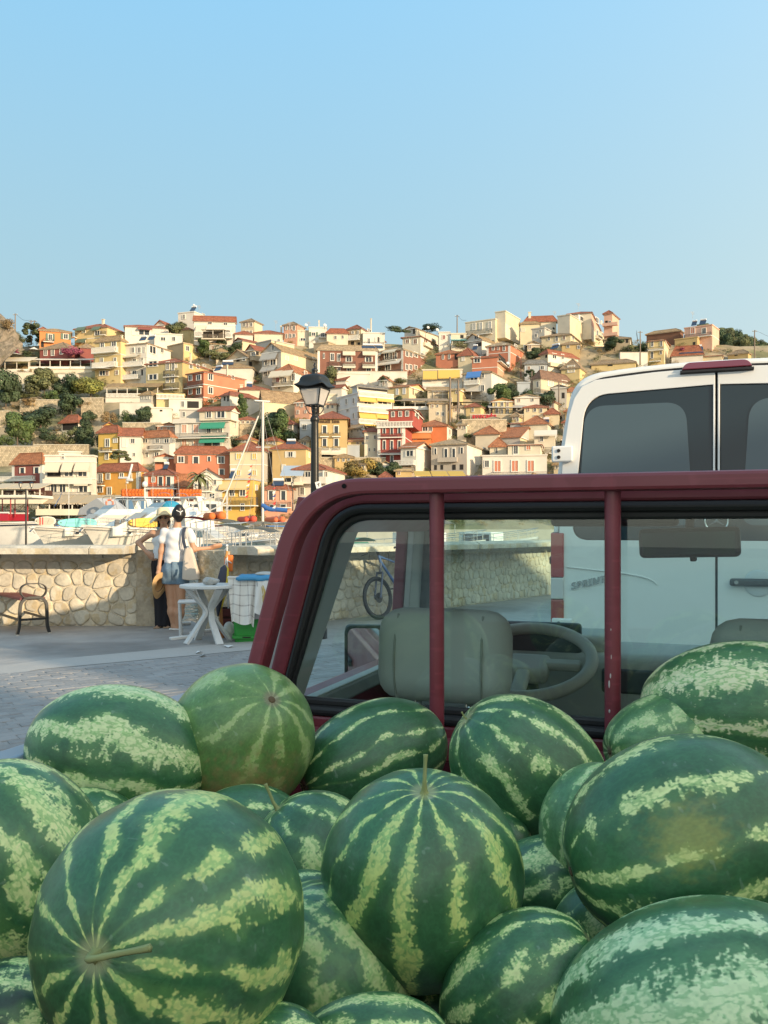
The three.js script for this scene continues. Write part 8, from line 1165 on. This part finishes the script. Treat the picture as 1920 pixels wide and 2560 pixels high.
  mb().rbox(.26, .10, .03, .012, [-.29, 1.075, -.872]).rbox(.20, .07, .025, .01, [.0, .97, -.835]).build(t, 'instrument_panel', M([.06, .06, .065], .5)); for (const x of [-.58, .14, .40, .58]) mb().rbox(.10, .045, .02, .006, [x, 1.0, -.832]).build(t, 'air_vent', M([.05, .05, .05], .6)); mb().bar([.02, .5, -.55], [.02, .82, -.60], .009).ball(.028, [.02, .84, -.60]).build(t, 'gear_lever', darkTrim);
  // dashboard, wheel, seats
  mb().rbox(1.4, .22, .34, .05, [0, .935, -1.0]).rbox(.42, .07, .22, .03, [-.29, 1.055, -.98]).build(t, 'dashboard', M([.45, .43, .39], .85, { bumpMap: T.grain, bumpScale: .001 }));
  { const w = part(t, 'steering_wheel', muv(new THREE.TorusGeometry(.178, .0175, 12, 48)), M([.42, .37, .32], .7), [-.29, 1.035, -.70], [-1.16, 0, 0]); mb().rbox(.13, .1, .05, .02, [0, -.01, -.02]).rbox(.30, .035, .025, .01, [0, 0, -.01]).rbox(.04, .15, .025, .01, [0, -.09, -.01]).build(w, 'hub', M([.42, .38, .33], .75)); mb().bar([0, 0, -.02], [0, -.03, -.3], .03, 10).build(w, 'column', darkTrim); }
  for (const [x, z] of [[-.385, -.21], [.335, -.21]]) { const seat = mb().rbox(.50, .56, .13, .05, [x, .72, -.17], [.12, 0, 0]).build(t, 'seat_back', M([.50, .49, .45], .95, { map: T.fabric })); mb().rbox(.52, .14, .48, .05, [x, .48, -.45]).build(seat, 'seat_cushion', M([.29, .285, .265], .95, { map: T.fabric })); mb().rbox(.312, .212, .12, .058, [x, 1.112, z], [-.06, 0, 0]).build(seat, 'headrest', M([.58, .55, .50], .9, { map: T.fabric })); mb().bar([x - .06, 1.02, z], [x - .06, .95, -.18], .008).bar([x + .06, 1.02, z], [x + .06, .95, -.18], .008).build(seat, 'headrest_post', chrome); for (const e of [-.098, .098]) mb().tube([[x + e, 1.017, z + .052], [x + e * 1.02, 1.07, z + .064], [x + e * 1.02, 1.15, z + .058], [x + e, 1.207, z + .036]], .0028, 5, 14).build(seat, 'seam', M([.34, .32, .28], .9)); }
  { const m = part(t, 'rear_view_mirror', muv(new RoundedBoxGeometry(.252, .078, .03, 4, .014)), M([.035, .037, .04], .5), [.135, 1.364, -.70], [.08, -.12, .04]); part(m, 'mirror_glass', muv(new RoundedBoxGeometry(.232, .062, .006, 3, .003)), M([.10, .11, .12], .12, { metalness: .5 }), [0, 0, .0155]); mb().bar([0, .02, -.02], [.0, .085, -.06], .011, 8).rbox(.05, .015, .04, .006, [0, .088, -.06]).build(m, 'bracket', darkTrim); mb().rbox(.016, .014, .02, .004, [.01, -.042, 0]).build(m, 'tilt_lever', darkTrim); }
  { const m = part(t, 'door_mirror', muv(new RoundedBoxGeometry(.225, .205, .035, 4, .016)), M([.03, .03, .03], .4), [-.838, .98, -1.0], [0, .26, 0]); { const s = trap(.112, .112, .102, -.102, .03); s.holes.push(trap(.101, .101, .091, -.091, .026, .026, true)); part(m, 'chrome_rim', muv(extrude(s, .012, .003)), rubber, [0, 0, .018]); } part(m, 'mirror_glass', muv(new THREE.BoxGeometry(.202, .184, .003)), mirrorM, [0, 0, .0192], [0.02, 0, 0]); mb().bar([.02, -.09, -.01], [.12, -.14, .0], .012).bar([.02, .06, -.01], [.14, -.02, 0], .012).build(m, 'bracket', darkTrim); }
  // lower body, bonnet, wheels (seen only a little)
  mb().rbox(1.56, .52, 1.15, .08, [0, .60, -1.76]).build(t, 'bonnet', redPaint); mb().rbox(1.62, .2, .14, .04, [0, .42, -2.40]).build(t, 'front_bumper', M([.1, .1, .1], .6));
  mb().box(1.5, .06, 1.2, [0, .36, -.6]).build(t, 'cab_floor', darkTrim);
  for (const [x, z] of [[-.70, -1.75], [.70, -1.75], [-.70, .85], [.70, .85]]) { const w = part(t, 'wheel', muv(new THREE.TorusGeometry(.24, .085, 12, 28)), rubber, [x, .325, z], [0, Math.PI / 2, 0]); part(w, 'rim', muv(new THREE.CylinderGeometry(.18, .18, .12, 20)), M([.45, .45, .44], .4, { metalness: .6 }), [0, 0, 0], [Math.PI / 2, 0, 0]); }
  // load bed
  mb().box(1.56, .04, 1.72, [0, .56, .90]).build(t, 'bed_floor', M([.10, .10, .11], .9, { map: T.dirt }));
  for (const s of [-1, 1]) { mb().rbox(.06, .52, 1.72, .015, [s * .81, .78, .90]).build(t, 'bed_side', redPaint); mb().rbox(.06, .028, 1.72, .012, [s * .825, 1.046, .90]).build(t, 'bed_rail', M([.30, .36, .43], .35, { metalness: .3 })); }  // blue-grey of the rail stands in for the sky reflected on it
  mb().rbox(1.6, .5, .05, .012, [0, .77, 1.78]).build(t, 'tailgate', redPaint);
}
function fixWinding(g) { g = g.index ? g.toNonIndexed() : g; g.deleteAttribute('normal'); g.computeVertexNormals(); return g; }

// ---------------------------------------------------------------- the white van in front of it
{
  const t = thing('delivery_van', 'white delivery van parked in front of the red pickup, rear doors shut', 'van', [1.944, 0, -5.03], -20 * RAD);
  const white = M([.80, .785, .75], 1, { roughnessMap: carRough, clearcoat: .3, clearcoatRoughness: .2 }), gapM = M([.015, .015, .017], .8);
  // section of the body, from sill to roof
  const sec = (o = 0) => { const s = new THREE.Shape(), w = .955 - o; s.moveTo(-w, .35); s.lineTo(-w, 1.2); s.bezierCurveTo(-w + .002, 1.6, -w + .045, 1.95, -w + .105, 2.21 - o); s.bezierCurveTo(-w + .135, 2.31 - o, -w + .19, 2.345 - o, -w + .28, 2.362 - o); s.bezierCurveTo(-.3, 2.405 - o, .3, 2.405 - o, w - .28, 2.362 - o); s.bezierCurveTo(w - .19, 2.345 - o, w - .135, 2.31 - o, w - .105, 2.21 - o); s.bezierCurveTo(w - .045, 1.95, w - .002, 1.6, w, 1.2); s.lineTo(w, .35); s.closePath(); return s; };
  const body = extrude(sec(), 4.2, .022, [], 10); body.translate(0, 0, -2.122); part(t, 'body', muv(body), white);
  // two rear doors as raised panels with window openings; black gaps round them are real slots
  part(t, 'door_gap', muv((() => { const g = extrude(sec(.034), .01, 0, [], 10); g.translate(0, 0, -.016); return g; })()), gapM);
  for (const s of [-1, 1]) {
    let poly = [[.007, .42], [.91, .42], [.912, 1.2], [.905, 1.5], [.886, 1.85], [.848, 2.1], [.818, 2.2], [.772, 2.272], [.69, 2.308], [.35, 2.334], [.007, 2.345]].map(([x, y]) => [s * x, y]); if (s < 0) poly.reverse();
    const shape = new THREE.Shape(poly.map((p) => new THREE.Vector2(...p)));
    const win = (k) => { const p = new THREE.Path(), X = (x) => s * x; const L = .019 + k, Rr = .815 - k, B = 1.33 + k, Tt = 2.242 - k, r = .09; p.moveTo(X(L), B); p.lineTo(X(Rr - r), B); p.quadraticCurveTo(X(Rr + .01), B, X(Rr + .01), B + r); p.lineTo(X(Rr - .055), Tt - .16); p.quadraticCurveTo(X(Rr - .075), Tt - .03, X(Rr - .2), Tt - .022); p.lineTo(X(L), Tt); p.closePath(); return p; };
    shape.holes.push(win(0));
    const door = part(t, 'rear_door', muv(extrude(shape, .03, .003, [], 8)), white, [0, 0, .006]);
    const gs = new THREE.Shape(win(.004).getPoints(8)); part(door, 'window_band', muv(extrude(gs, .006, .002)), M([.012, .028, .042], .12, { specularIntensity: .9 }), [0, 0, .002]);
    { const c = trap(.29, .335, 2.15, 1.42, .12, .08); const g = muv(extrude(c, .003, 0, [], 12)); part(door, 'clear_window', g, M([.06, .10, .125], .10), [s * (s < 0 ? .46 : .47), 0, .0085]); }
    for (const y of [1.86, .8]) { const h = mb().rbox(.13, .10, .035, .012, [s * .885, y, .035]).build(door, 'hinge', white); for (const k of [-.02, .02]) part(h, 'screw', muv(new THREE.CylinderGeometry(.011, .011, .01, 10)), gapM, [s * .905, y + k, .054], [Math.PI / 2, 0, 0]); }
    // lamps
    const lm = [[1.375, 1.10, [.40, .03, .03]], [1.098, .965, [.62, .58, .56]], [.963, .60, [.36, .035, .03]]], lamp = mb().rbox(.085, .80, .05, .016, [s * .918, .98, -.002]).build(t, 'tail_lamp', M([.08, .02, .02], .3));
    for (const [a, b, c] of lm) mb().rbox(.080, a - b, .022, .009, [s * .918, (a + b) / 2, .026]).build(lamp, 'lens', M(c, .12, { clearcoat: 1 }));
    mb().rbox(.028, .05, .03, .01, [s * .955, 1.205, .01]).build(lamp, 'side_marker', M([.05, .02, .02], .4));
  }
  { const d = t.children.filter((c) => c.name === 'rear_door')[1]; part(d, 'handle_recess', muv((() => { const g = new THREE.SphereGeometry(.078, 22, 10, 0, 6.283, 0, 1.57); g.rotateX(Math.PI / 2); g.scale(1, 1, .16); return g; })()), M([.60, .61, .61], .4), [.225, 1.088, .019]); mb().rbox(.29, .046, .032, .018, [.215, 1.092, .042]).build(d, 'handle', M([.055, .057, .06], .45)); part(d, 'lock', muv(new THREE.CylinderGeometry(.0115, .0115, .01, 14)), chrome, [.105, 1.092, .058], [Math.PI / 2, 0, 0]); }
  { const l = t.children.filter((c) => c.name === 'rear_door')[0], g = textGeo('SPRINTER', .042, .008, FONT); g.applyMatrix4(new THREE.Matrix4().makeShear(.25, 0, 0, 0, 0, 0)); g.scale(1.02, 1, 1); part(l, 'badge', muv(g), M([.42, .45, .46], .25, { metalness: .7 }), [-.695, 1.06, .021]); const cap = textGeo('S', .058, .008, FONT); cap.applyMatrix4(new THREE.Matrix4().makeShear(.25, 0, 0, 0, 0, 0)); 
    const cr = mb().tube([[-.86, 1.165, .0], [-.7, 1.15, 0], [-.5, 1.128, 0], [-.36, 1.095, 0], [-.33, 1.07, 0]], .004, 6, 20); part(l, 'panel_crease', cr.geo(), white, [0, 0, .0205]); }
  { const e = part(t, 'emblem', muv(new THREE.TorusGeometry(.062, .0055, 8, 40)), chrome, [.0, 1.445, .05]); for (let i = 0; i < 3; i++) { const a = i * 2.0944 + Math.PI / 2; mb().poly([[0, 0, .008], [Math.cos(a + 2.6) * .014, Math.sin(a + 2.6) * .014, 0], [Math.cos(a) * .06, Math.sin(a) * .06, .001], [Math.cos(a - 2.6) * .014, Math.sin(a - 2.6) * .014, 0]], [[0, 2, 1], [0, 3, 2]]).build(e, 'star_point', chrome); } part(e, 'backing', muv(new THREE.CylinderGeometry(.062, .062, .012, 32)), M([.03, .035, .04], .3), [0, 0, -.008], [Math.PI / 2, 0, 0]); }
  { const b = part(t, 'brake_lamp', muv((() => { const s = new THREE.Shape(); s.moveTo(-.19, -.022); s.lineTo(.19, -.022); s.quadraticCurveTo(.18, .020, .14, .022); s.lineTo(-.14, .022); s.quadraticCurveTo(-.18, .020, -.19, -.022); return extrude(s, .034, .006); })()), M([.17, .02, .035], .22, { clearcoat: 1 }), [.0, 2.352, .025], [-.25, 0, 0]); mb().box(.40, .012, .03, [0, -.034, .0]).build(b, 'lamp_base', gapM); }
  mb().rbox(1.9, .26, .16, .05, [0, .42, .05]).build(t, 'rear_bumper', M([.09, .09, .092], .6)); mb().rbox(.52, .11, .012, .005, [0, .64, .05]).build(t, 'plate_panel', M([.7, .69, .66], .5));
  // cab end, wheels, side windows
  { const s = new THREE.Shape([[-4.2, .35], [-4.2, 2.3], [-4.45, 2.22], [-5.15, 1.35], [-5.75, 1.1], [-5.85, .35]].map((p) => new THREE.Vector2(...p))), g = extrude(s, 1.78, .06); g.rotateY(-Math.PI / 2); part(t, 'cab', muv(fixWinding(g)), white); mb().box(1.5, 1.05, .02, [0, 1.80, -4.83], [-.68, 0, 0]).build(t, 'windscreen', glassFar); }
  for (const [x, z] of [[-.80, -.95], [.80, -.95], [-.80, -4.6], [.80, -4.6]]) { const w = part(t, 'wheel', muv(new THREE.TorusGeometry(.25, .09, 12, 28)), rubber, [x, .34, z], [0, Math.PI / 2, 0]); part(w, 'rim', muv(new THREE.CylinderGeometry(.19, .19, .14, 20)), M([.5, .5, .5], .4, { metalness: .6 }), [0, 0, 0], [Math.PI / 2, 0, 0]); }
  for (const z of [-1.2, -2.6]) mb().box(.02, .62, 1.1, [-.925, 1.72, z], [0, 0, -.07]).build(t, 'side_window', glassFar);
}
// ---------------------------------------------------------------- the watermelons
// skin: long = turn round the fruit, lat = from blossom end to stem; broken, ragged pale bands run from pole to pole
function melonTex(seed, o) {
  const R = rng(seed * 31 + 7), n = o.n ?? 11, jit = [], wid = [], off = R() * 50; for (let k = 0; k < n; k++) { jit.push(.34 * (R() - .5)); wid.push((o.w ?? .2) * (.42 + .72 * R())); }
  const dark = o.dark ?? [.034, .118, .046], pale = o.pale ?? [.66, .74, .31], mid = o.mid ?? [.13, .28, .08];
  return tex(o.res ?? 448, (o.res ?? 448) / 2, (u, v) => {
    const th = u * 2 * Math.PI, ph = (v - .5) * Math.PI, cp = Math.cos(ph), x = cp * Math.cos(th), y = Math.sin(ph), z = cp * Math.sin(th);
    const wv = fbm(x * 3 + off, y * 2.2, z * 3, 2) - .5, fine = fbm(x * 17 + off, y * 15, z * 17, 4) - .5, tiny = vn(x * 60 + off, y * 50, z * 60) - .5, low = vn(x * 1.7 + off, y * 2.6 + 3, z * 1.7), rid = 1 - Math.abs(2 * fbm(x * 19 + 9 + off, y * 13, z * 19, 3) - 1);
    const a = u * n + wv * .66; let k = Math.round(a), d = 9; for (const kk of [k - 1, k, k + 1]) { const m = ((kk % n) + n) % n, e = Math.abs(a - kk - jit[m]) / (wid[m] / .2); if (e < d) { d = e; k = m; } }
    const B = o.brk ?? .28, brk = sstep(B, B + .22, vn(x * 4.4 + k * 7.3 + off, y * 5, z * 4.4 + off)), edge = Math.pow(Math.abs(y), 6);
    const w = .2 * (.4 + .8 * brk) * (1 - .25 * edge) * (.65 + .7 * low) - (1 - brk) * .13;
    let m = sstep(.06, -.05, d - w + fine * .5 + tiny * .2 + (fbm(x * 11 + off, y * 42, z * 11, 2) - .5) * .34);
    const net = sstep(.80, .93, rid) * .85 + sstep(.02, .2, tiny) * .25, halo = sstep(.34, 0, d - w) * (.25 + .7 * (fine + .5)) * .72;
    const g = .74 + .4 * low + .35 * (fine + .2) + .18 * sstep(.8, .95, rid), out = [0, 0, 0];
    for (let c = 0; c < 3; c++) {
      let b = lerp(dark[c] * g, mid[c], halo * (o.halo ?? 1)); b *= 1 + .2 * tiny;
      const p = lerp(pale[c], mid[c] * 1.5, Math.min(1, net * .75)) * (.78 + .44 * (fine + .5)); out[c] = lerp(b, p, m * (o.amt ?? 1));
    }
    if (o.spot) { const dd = Math.hypot(x - o.spot[0], y - o.spot[1], z - o.spot[2]) / o.spot[3] + fine * .9, s = sstep(1, .2, dd) * (o.spot[4] ?? .8), sc = o.spotC ?? [.34, .30, .06]; for (let c = 0; c < 3; c++) out[c] = lerp(out[c], sc[c] * (.85 + .3 * (tiny + .5)), s); }
    const pole = sstep(.988, .999, Math.abs(y)); if (pole) for (let c = 0; c < 3; c++) out[c] = lerp(out[c], (y > 0 ? [.32, .34, .16] : [.20, .16, .09])[c], pole * .8);
    const dust = .035 * sstep(.5, .75, fbm(x * 5 + 3 + off, y * 5, z * 5, 4)), scr = sstep(.80, .84, fbm(x * 9 + off, y * 26, z * 9 + 4, 2)) * .06; return out.map((c) => Math.min(.8, c * (o.gain ?? 1.08)) + dust * .6 + scr);
  }, true);
}
const melonBump = tex(512, 256, (u, v) => .5 + .5 * pfbm(u * 24, v * 24, 24, 401, 4), false), melonRough = tex(512, 512, (u, v) => .20 + .36 * pfbm(u * 6, v * 6, 6, 411, 6), false);
let melonN = 0;
function melon(u, v, D, rpx, asp, axis, o, label) {
  melonN++; const R = rng(melonN * 97), c = at(u, v, D), r = rpx * D / F, t = thing('watermelon', label, 'watermelon', c.toArray(), 0, 'watermelons heaped in the pickup bed');
  const g = new THREE.SphereGeometry(1, 72, 48), p = g.attributes.position, rib = o.n ?? 11, ph0 = R() * 6;
  for (let i = 0; i < p.count; i++) { let x = p.getX(i), y = p.getY(i), z = p.getZ(i); const a = Math.atan2(z, x), k = 1 + .006 * Math.cos(a * rib + ph0) * (1 - y * y) + .02 * (fbm(x * 1.3 + melonN, y * 1.3, z * 1.3, 2) - .5), dim = .045 * Math.exp(-(1 - Math.abs(y)) * 60); p.setXYZ(i, x * k * (1 + .03 * y * (o.pear ?? 1)), y * k * (1 - dim), z * k * (1 + .03 * y * (o.pear ?? 1))); }
  g.computeVertexNormals(); { const nn = g.attributes.normal; for (let j = 0; j <= 48; j++) { const a = j * 73, b = a + 72; const v3 = V3(nn.getX(a) + nn.getX(b), nn.getY(a) + nn.getY(b), nn.getZ(a) + nn.getZ(b)).normalize(); nn.setXYZ(a, v3.x, v3.y, v3.z); nn.setXYZ(b, v3.x, v3.y, v3.z); } }
  g.scale(r, r * asp, r);
  const ez = V3(0, CH, 0).sub(c).normalize(), ex = V3(0, 1, 0).cross(ez).normalize(), ey = ez.clone().cross(ex), ex0 = ex.clone(), ax = ex.multiplyScalar(axis[0]).addScaledVector(ey, axis[1]).addScaledVector(ez, axis[2]);      // axis: right, up, towards the eye
  const q = new THREE.Quaternion().setFromUnitVectors(V3(0, 1, 0), ax.normalize()).multiply(new THREE.Quaternion().setFromAxisAngle(V3(0, 1, 0), (o.roll ?? R() * 360) * RAD));
  t.quaternion.copy(q);
  if (o.spot) { const l = ex0.clone().multiplyScalar(o.spot[0]).addScaledVector(ey, o.spot[1]).addScaledVector(ez, o.spot[2]).normalize().applyQuaternion(q.clone().invert()); o.spot = [-l.x, l.y, l.z, o.spot[3], o.spot[4]]; }
  part(t, 'fruit', g, new THREE.MeshPhysicalMaterial({ map: melonTex(melonN, o), bumpMap: melonBump, bumpScale: .0012, roughness: 1, roughnessMap: melonRough, specularIntensity: 1, clearcoat: .25, clearcoatRoughness: .28 }));
  const top = r * asp * .958, s = o.stem ?? .03, woody = M([.30, .33, .13], .75, { bumpMap: T.grain, bumpScale: .001 }), b = mb();
  if (s > 0) { // stalk: flared foot on the skin, then a curved, tapering stem
    const bv = o.bend ?? [.3, .6, 0], bend = ex0.clone().multiplyScalar(bv[0]).addScaledVector(ey, bv[2]).applyQuaternion(q.clone().invert()); bend.y = bv[1]; const N = 14, prev = []; let P = [], tube = [];
    const curve = new THREE.CatmullRomCurve3([V3(0, -.004, 0), V3(bend.x * s * .12, s * .28, bend.z * s * .12), V3(bend.x * s * .55, s * (.28 + .34 * bend.y), bend.z * s * .55), V3(bend.x * s * 1.0, s * (.28 + .72 * bend.y), bend.z * s * 1.0)]);
    const fr = curve.computeFrenetFrames(N), pos = [], idx = []; for (let i = 0; i <= N; i++) { const f = i / N, c3 = curve.getPointAt(f), rr = s * .085 * (o.fat ?? 1) * (1 + 2.2 * Math.exp(-f * 16) - .45 * f + .35 * Math.exp(-Math.pow((f - 1) * 8, 2)) + .06 * Math.sin(f * 40)); for (let k = 0; k < 10; k++) { const a = k / 10 * 6.283, rk = rr * (1 + .2 * Math.cos(a * 5 + f * 4)); const w = fr.normals[i].clone().multiplyScalar(Math.cos(a) * rk).add(fr.binormals[i].clone().multiplyScalar(Math.sin(a) * rk)).add(c3); pos.push(w.x, w.y, w.z); } }
    for (let i = 0; i < N; i++) for (let k = 0; k < 10; k++) { const k2 = (k + 1) % 10, a = i * 10 + k, bb = i * 10 + k2; idx.push(a, a + 10, bb, bb, a + 10, bb + 10); } const e = pos.length / 3, ce = curve.getPointAt(1); pos.push(ce.x, ce.y, ce.z); for (let k = 0; k < 10; k++) idx.push(N * 10 + k, e, N * 10 + (k + 1) % 10);
    const gg = new THREE.BufferGeometry(); gg.setAttribute('position', new THREE.Float32BufferAttribute(pos, 3)); gg.setIndex(idx); gg.computeVertexNormals(); const m = part(t, 'stem', muv(gg), woody, [0, top, 0]); m.material = woody.clone(); m.material.side = THREE.DoubleSide;
  }
  part(t, 'blossom_scar', muv(new THREE.SphereGeometry(r * .05, 10, 6)), M([.13, .09, .05], .95), [0, -top * 1.002, 0], [0, 0, 0], [1, .35, 1]);
  return t;
}
const LIGHT = { dark: [.075, .19, .07], mid: [.17, .32, .11], pale: [.50, .60, .28] }, CREAM = { pale: [.76, .75, .43], dark: [.042, .135, .052], w: .25, brk: .08 };
melon(1862, 1772, 1.40, 172, 1.5, [.98, .06, .12], { res: 832, ...CREAM, n: 9, stem: 0, roll: 60 }, 'large watermelon with broad cream bands, topmost at the right by the cab window');
melon(1690, 1858, 1.41, 130, 1.45, [.85, .18, -.48], { res: 832, ...LIGHT, n: 10, w: .2, stem: 0, roll: 10, halo: 1.6 }, 'lighter green watermelon with brown blossom scar, lodged under the large cream banded one');
melon(1325, 1932, 1.30, 172, 1.27, [-.74, .58, .32], { res: 832, n: 11, w: .21, stem: .018, roll: 40, pale: [.64, .72, .33] }, 'watermelon tilted before the middle window bar, stem end up to the left');
melon(935, 1896, 1.50, 140, 1.42, [.87, .34, -.34], { res: 832, n: 13, w: .18, brk: .26, stem: 0, roll: 80, pale: [.65, .70, .33] }, 'long watermelon lying before the left window bar');
melon(604, 1845, 1.40, 183, 1.06, [-.38, -.46, -.8], { res: 832, n: 10, w: .2, dark: [.10, .20, .055], mid: [.19, .30, .08], pale: [.42, .52, .22], stem: 0, roll: 20, amt: .75, spot: [.05, -.85, .5, .95, .8], spotC: [.33, .23, .10] }, 'pale ribbed watermelon with brownish underside, below the left end of the cab window');
melon(300, 1886, 1.33, 172, 1.36, [.93, -.26, .22], { res: 832, n: 9, w: .25, brk: .1, stem: .022, bend: [.2, .5, .9], roll: 15, pale: [.64, .72, .36] }, 'striped watermelon at the left before the paved quay');
melon(40, 2165, .95, 222, 1.22, [-.42, .86, .25], { res: 832, n: 10, w: .24, brk: .12, stem: 0, roll: 50 }, 'watermelon cut off by the left picture edge');
melon(436, 2310, .70, 324, 1.10, [-.48, -.13, .87], { res: 832, n: 13, w: .19, brk: .3, stem: .066, bend: [1.0, .16, .14], fat: .5, roll: 75, pale: [.58, .66, .22] }, 'big dark watermelon in front at the left, curled stem facing out');
melon(1055, 2196, .90, 252, 1.07, [.02, .74, .66], { res: 832, n: 12, w: .15, brk: .24, stem: .038, bend: [.03, .9, .5], fat: .8, roll: 22, mid: [.12, .27, .08], pale: [.56, .65, .21] }, 'round watermelon in the middle with its stem standing upright');
melon(1712, 2102, .88, 256, 1.2, [.86, .33, -.2], { res: 832, n: 10, w: .17, brk: .3, stem: 0, roll: 0, mid: [.11, .23, .07], spot: [.05, .05, 1, .42, .5], spotC: [.36, .36, .07] }, 'big watermelon at the right with a yellow star shaped spot');
melon(1500, 2070, 1.08, 150, 1.08, [.3, .82, -.2], { ...LIGHT, n: 12, w: .2, stem: 0 }, 'pale green watermelon half hidden behind the yellow spotted one');
melon(1770, 2570, .70, 300, 1.36, [.92, .28, .22], { res: 832, n: 9, w: .28, brk: .05, stem: 0, roll: 30, pale: [.60, .73, .40], mid: [.12, .27, .11] }, 'big watermelon in the bottom right corner with broad pale bands');
melon(800, 2150, 1.15, 158, 1.1, [-.62, .72, .25], { n: 10, w: .19, stem: .036, bend: [.2, 1, .1], fat: .9, roll: 33 }, 'small dark watermelon with an upright stem between the front ones');
melon(808, 2445, .87, 222, 1.04, [-.4, .8, .4], { n: 11, w: .22, stem: 0, roll: 70, pale: [.48, .58, .24] }, 'watermelon sunk in the gap right of the big dark front one');
melon(750, 2300, .99, 110, 1.15, [.7, .6, .2], { n: 10, stem: 0, w: .2 }, 'small watermelon peeping out behind the sunk front one');
melon(1370, 2220, 1.08, 128, 1.3, [.95, .2, .1], { n: 10, w: .23, stem: 0, roll: 95 }, 'watermelon squeezed between the upright stemmed one and the yellow spotted one');
melon(1300, 2470, .80, 168, 1.33, [.68, .48, .25], { n: 10, w: .2, stem: 0, roll: 15 }, 'watermelon slanting up to the right at the bottom centre');
melon(1440, 2580, .80, 186, 1.2, [.62, .62, .3], { ...LIGHT, n: 10, w: .24, stem: 0, brk: .08 }, 'light green watermelon at the bottom left of the corner one');
melon(655, 2645, .66, 122, 1.4, [.93, .12, .2], { n: 11, stem: 0, w: .22 }, 'watermelon cut by the bottom edge under the big dark front one');
melon(925, 2640, .70, 142, 1.5, [.96, .08, .1], { n: 12, stem: 0, w: .2 }, 'long watermelon cut by the bottom edge in the middle');
melon(30, 2540, .80, 135, 1.3, [.93, -.2, .2], { n: 10, stem: 0, w: .18, dark: [.012, .05, .03] }, 'dark watermelon in the bottom left corner');
melon(1075, 2565, .92, 120, 1.2, [.5, .6, .3], { n: 10, stem: 0 }, 'watermelon deep in the dark gap at the bottom centre');
melon(600, 2120, 1.22, 150, 1.2, [.8, .2, .3], { n: 10, stem: 0 }, 'watermelon deep behind the big dark front one');
melon(1180, 2130, 1.25, 140, 1.2, [.8, .2, .3], { n: 10, stem: 0 }, 'watermelon deep behind the upright stemmed one');
melon(190, 2130, 1.2, 150, 1.2, [.7, .2, .3], { n: 10, stem: 0 }, 'watermelon deep at the left under the striped one');
melon(1500, 2325, .97, 112, 1.2, [.6, .5, .3], { n: 10, stem: 0 }, 'watermelon deep under the yellow spotted one');
// ---------------------------------------------------------------- draw
shadows(scene);
renderer.render(scene, camera);
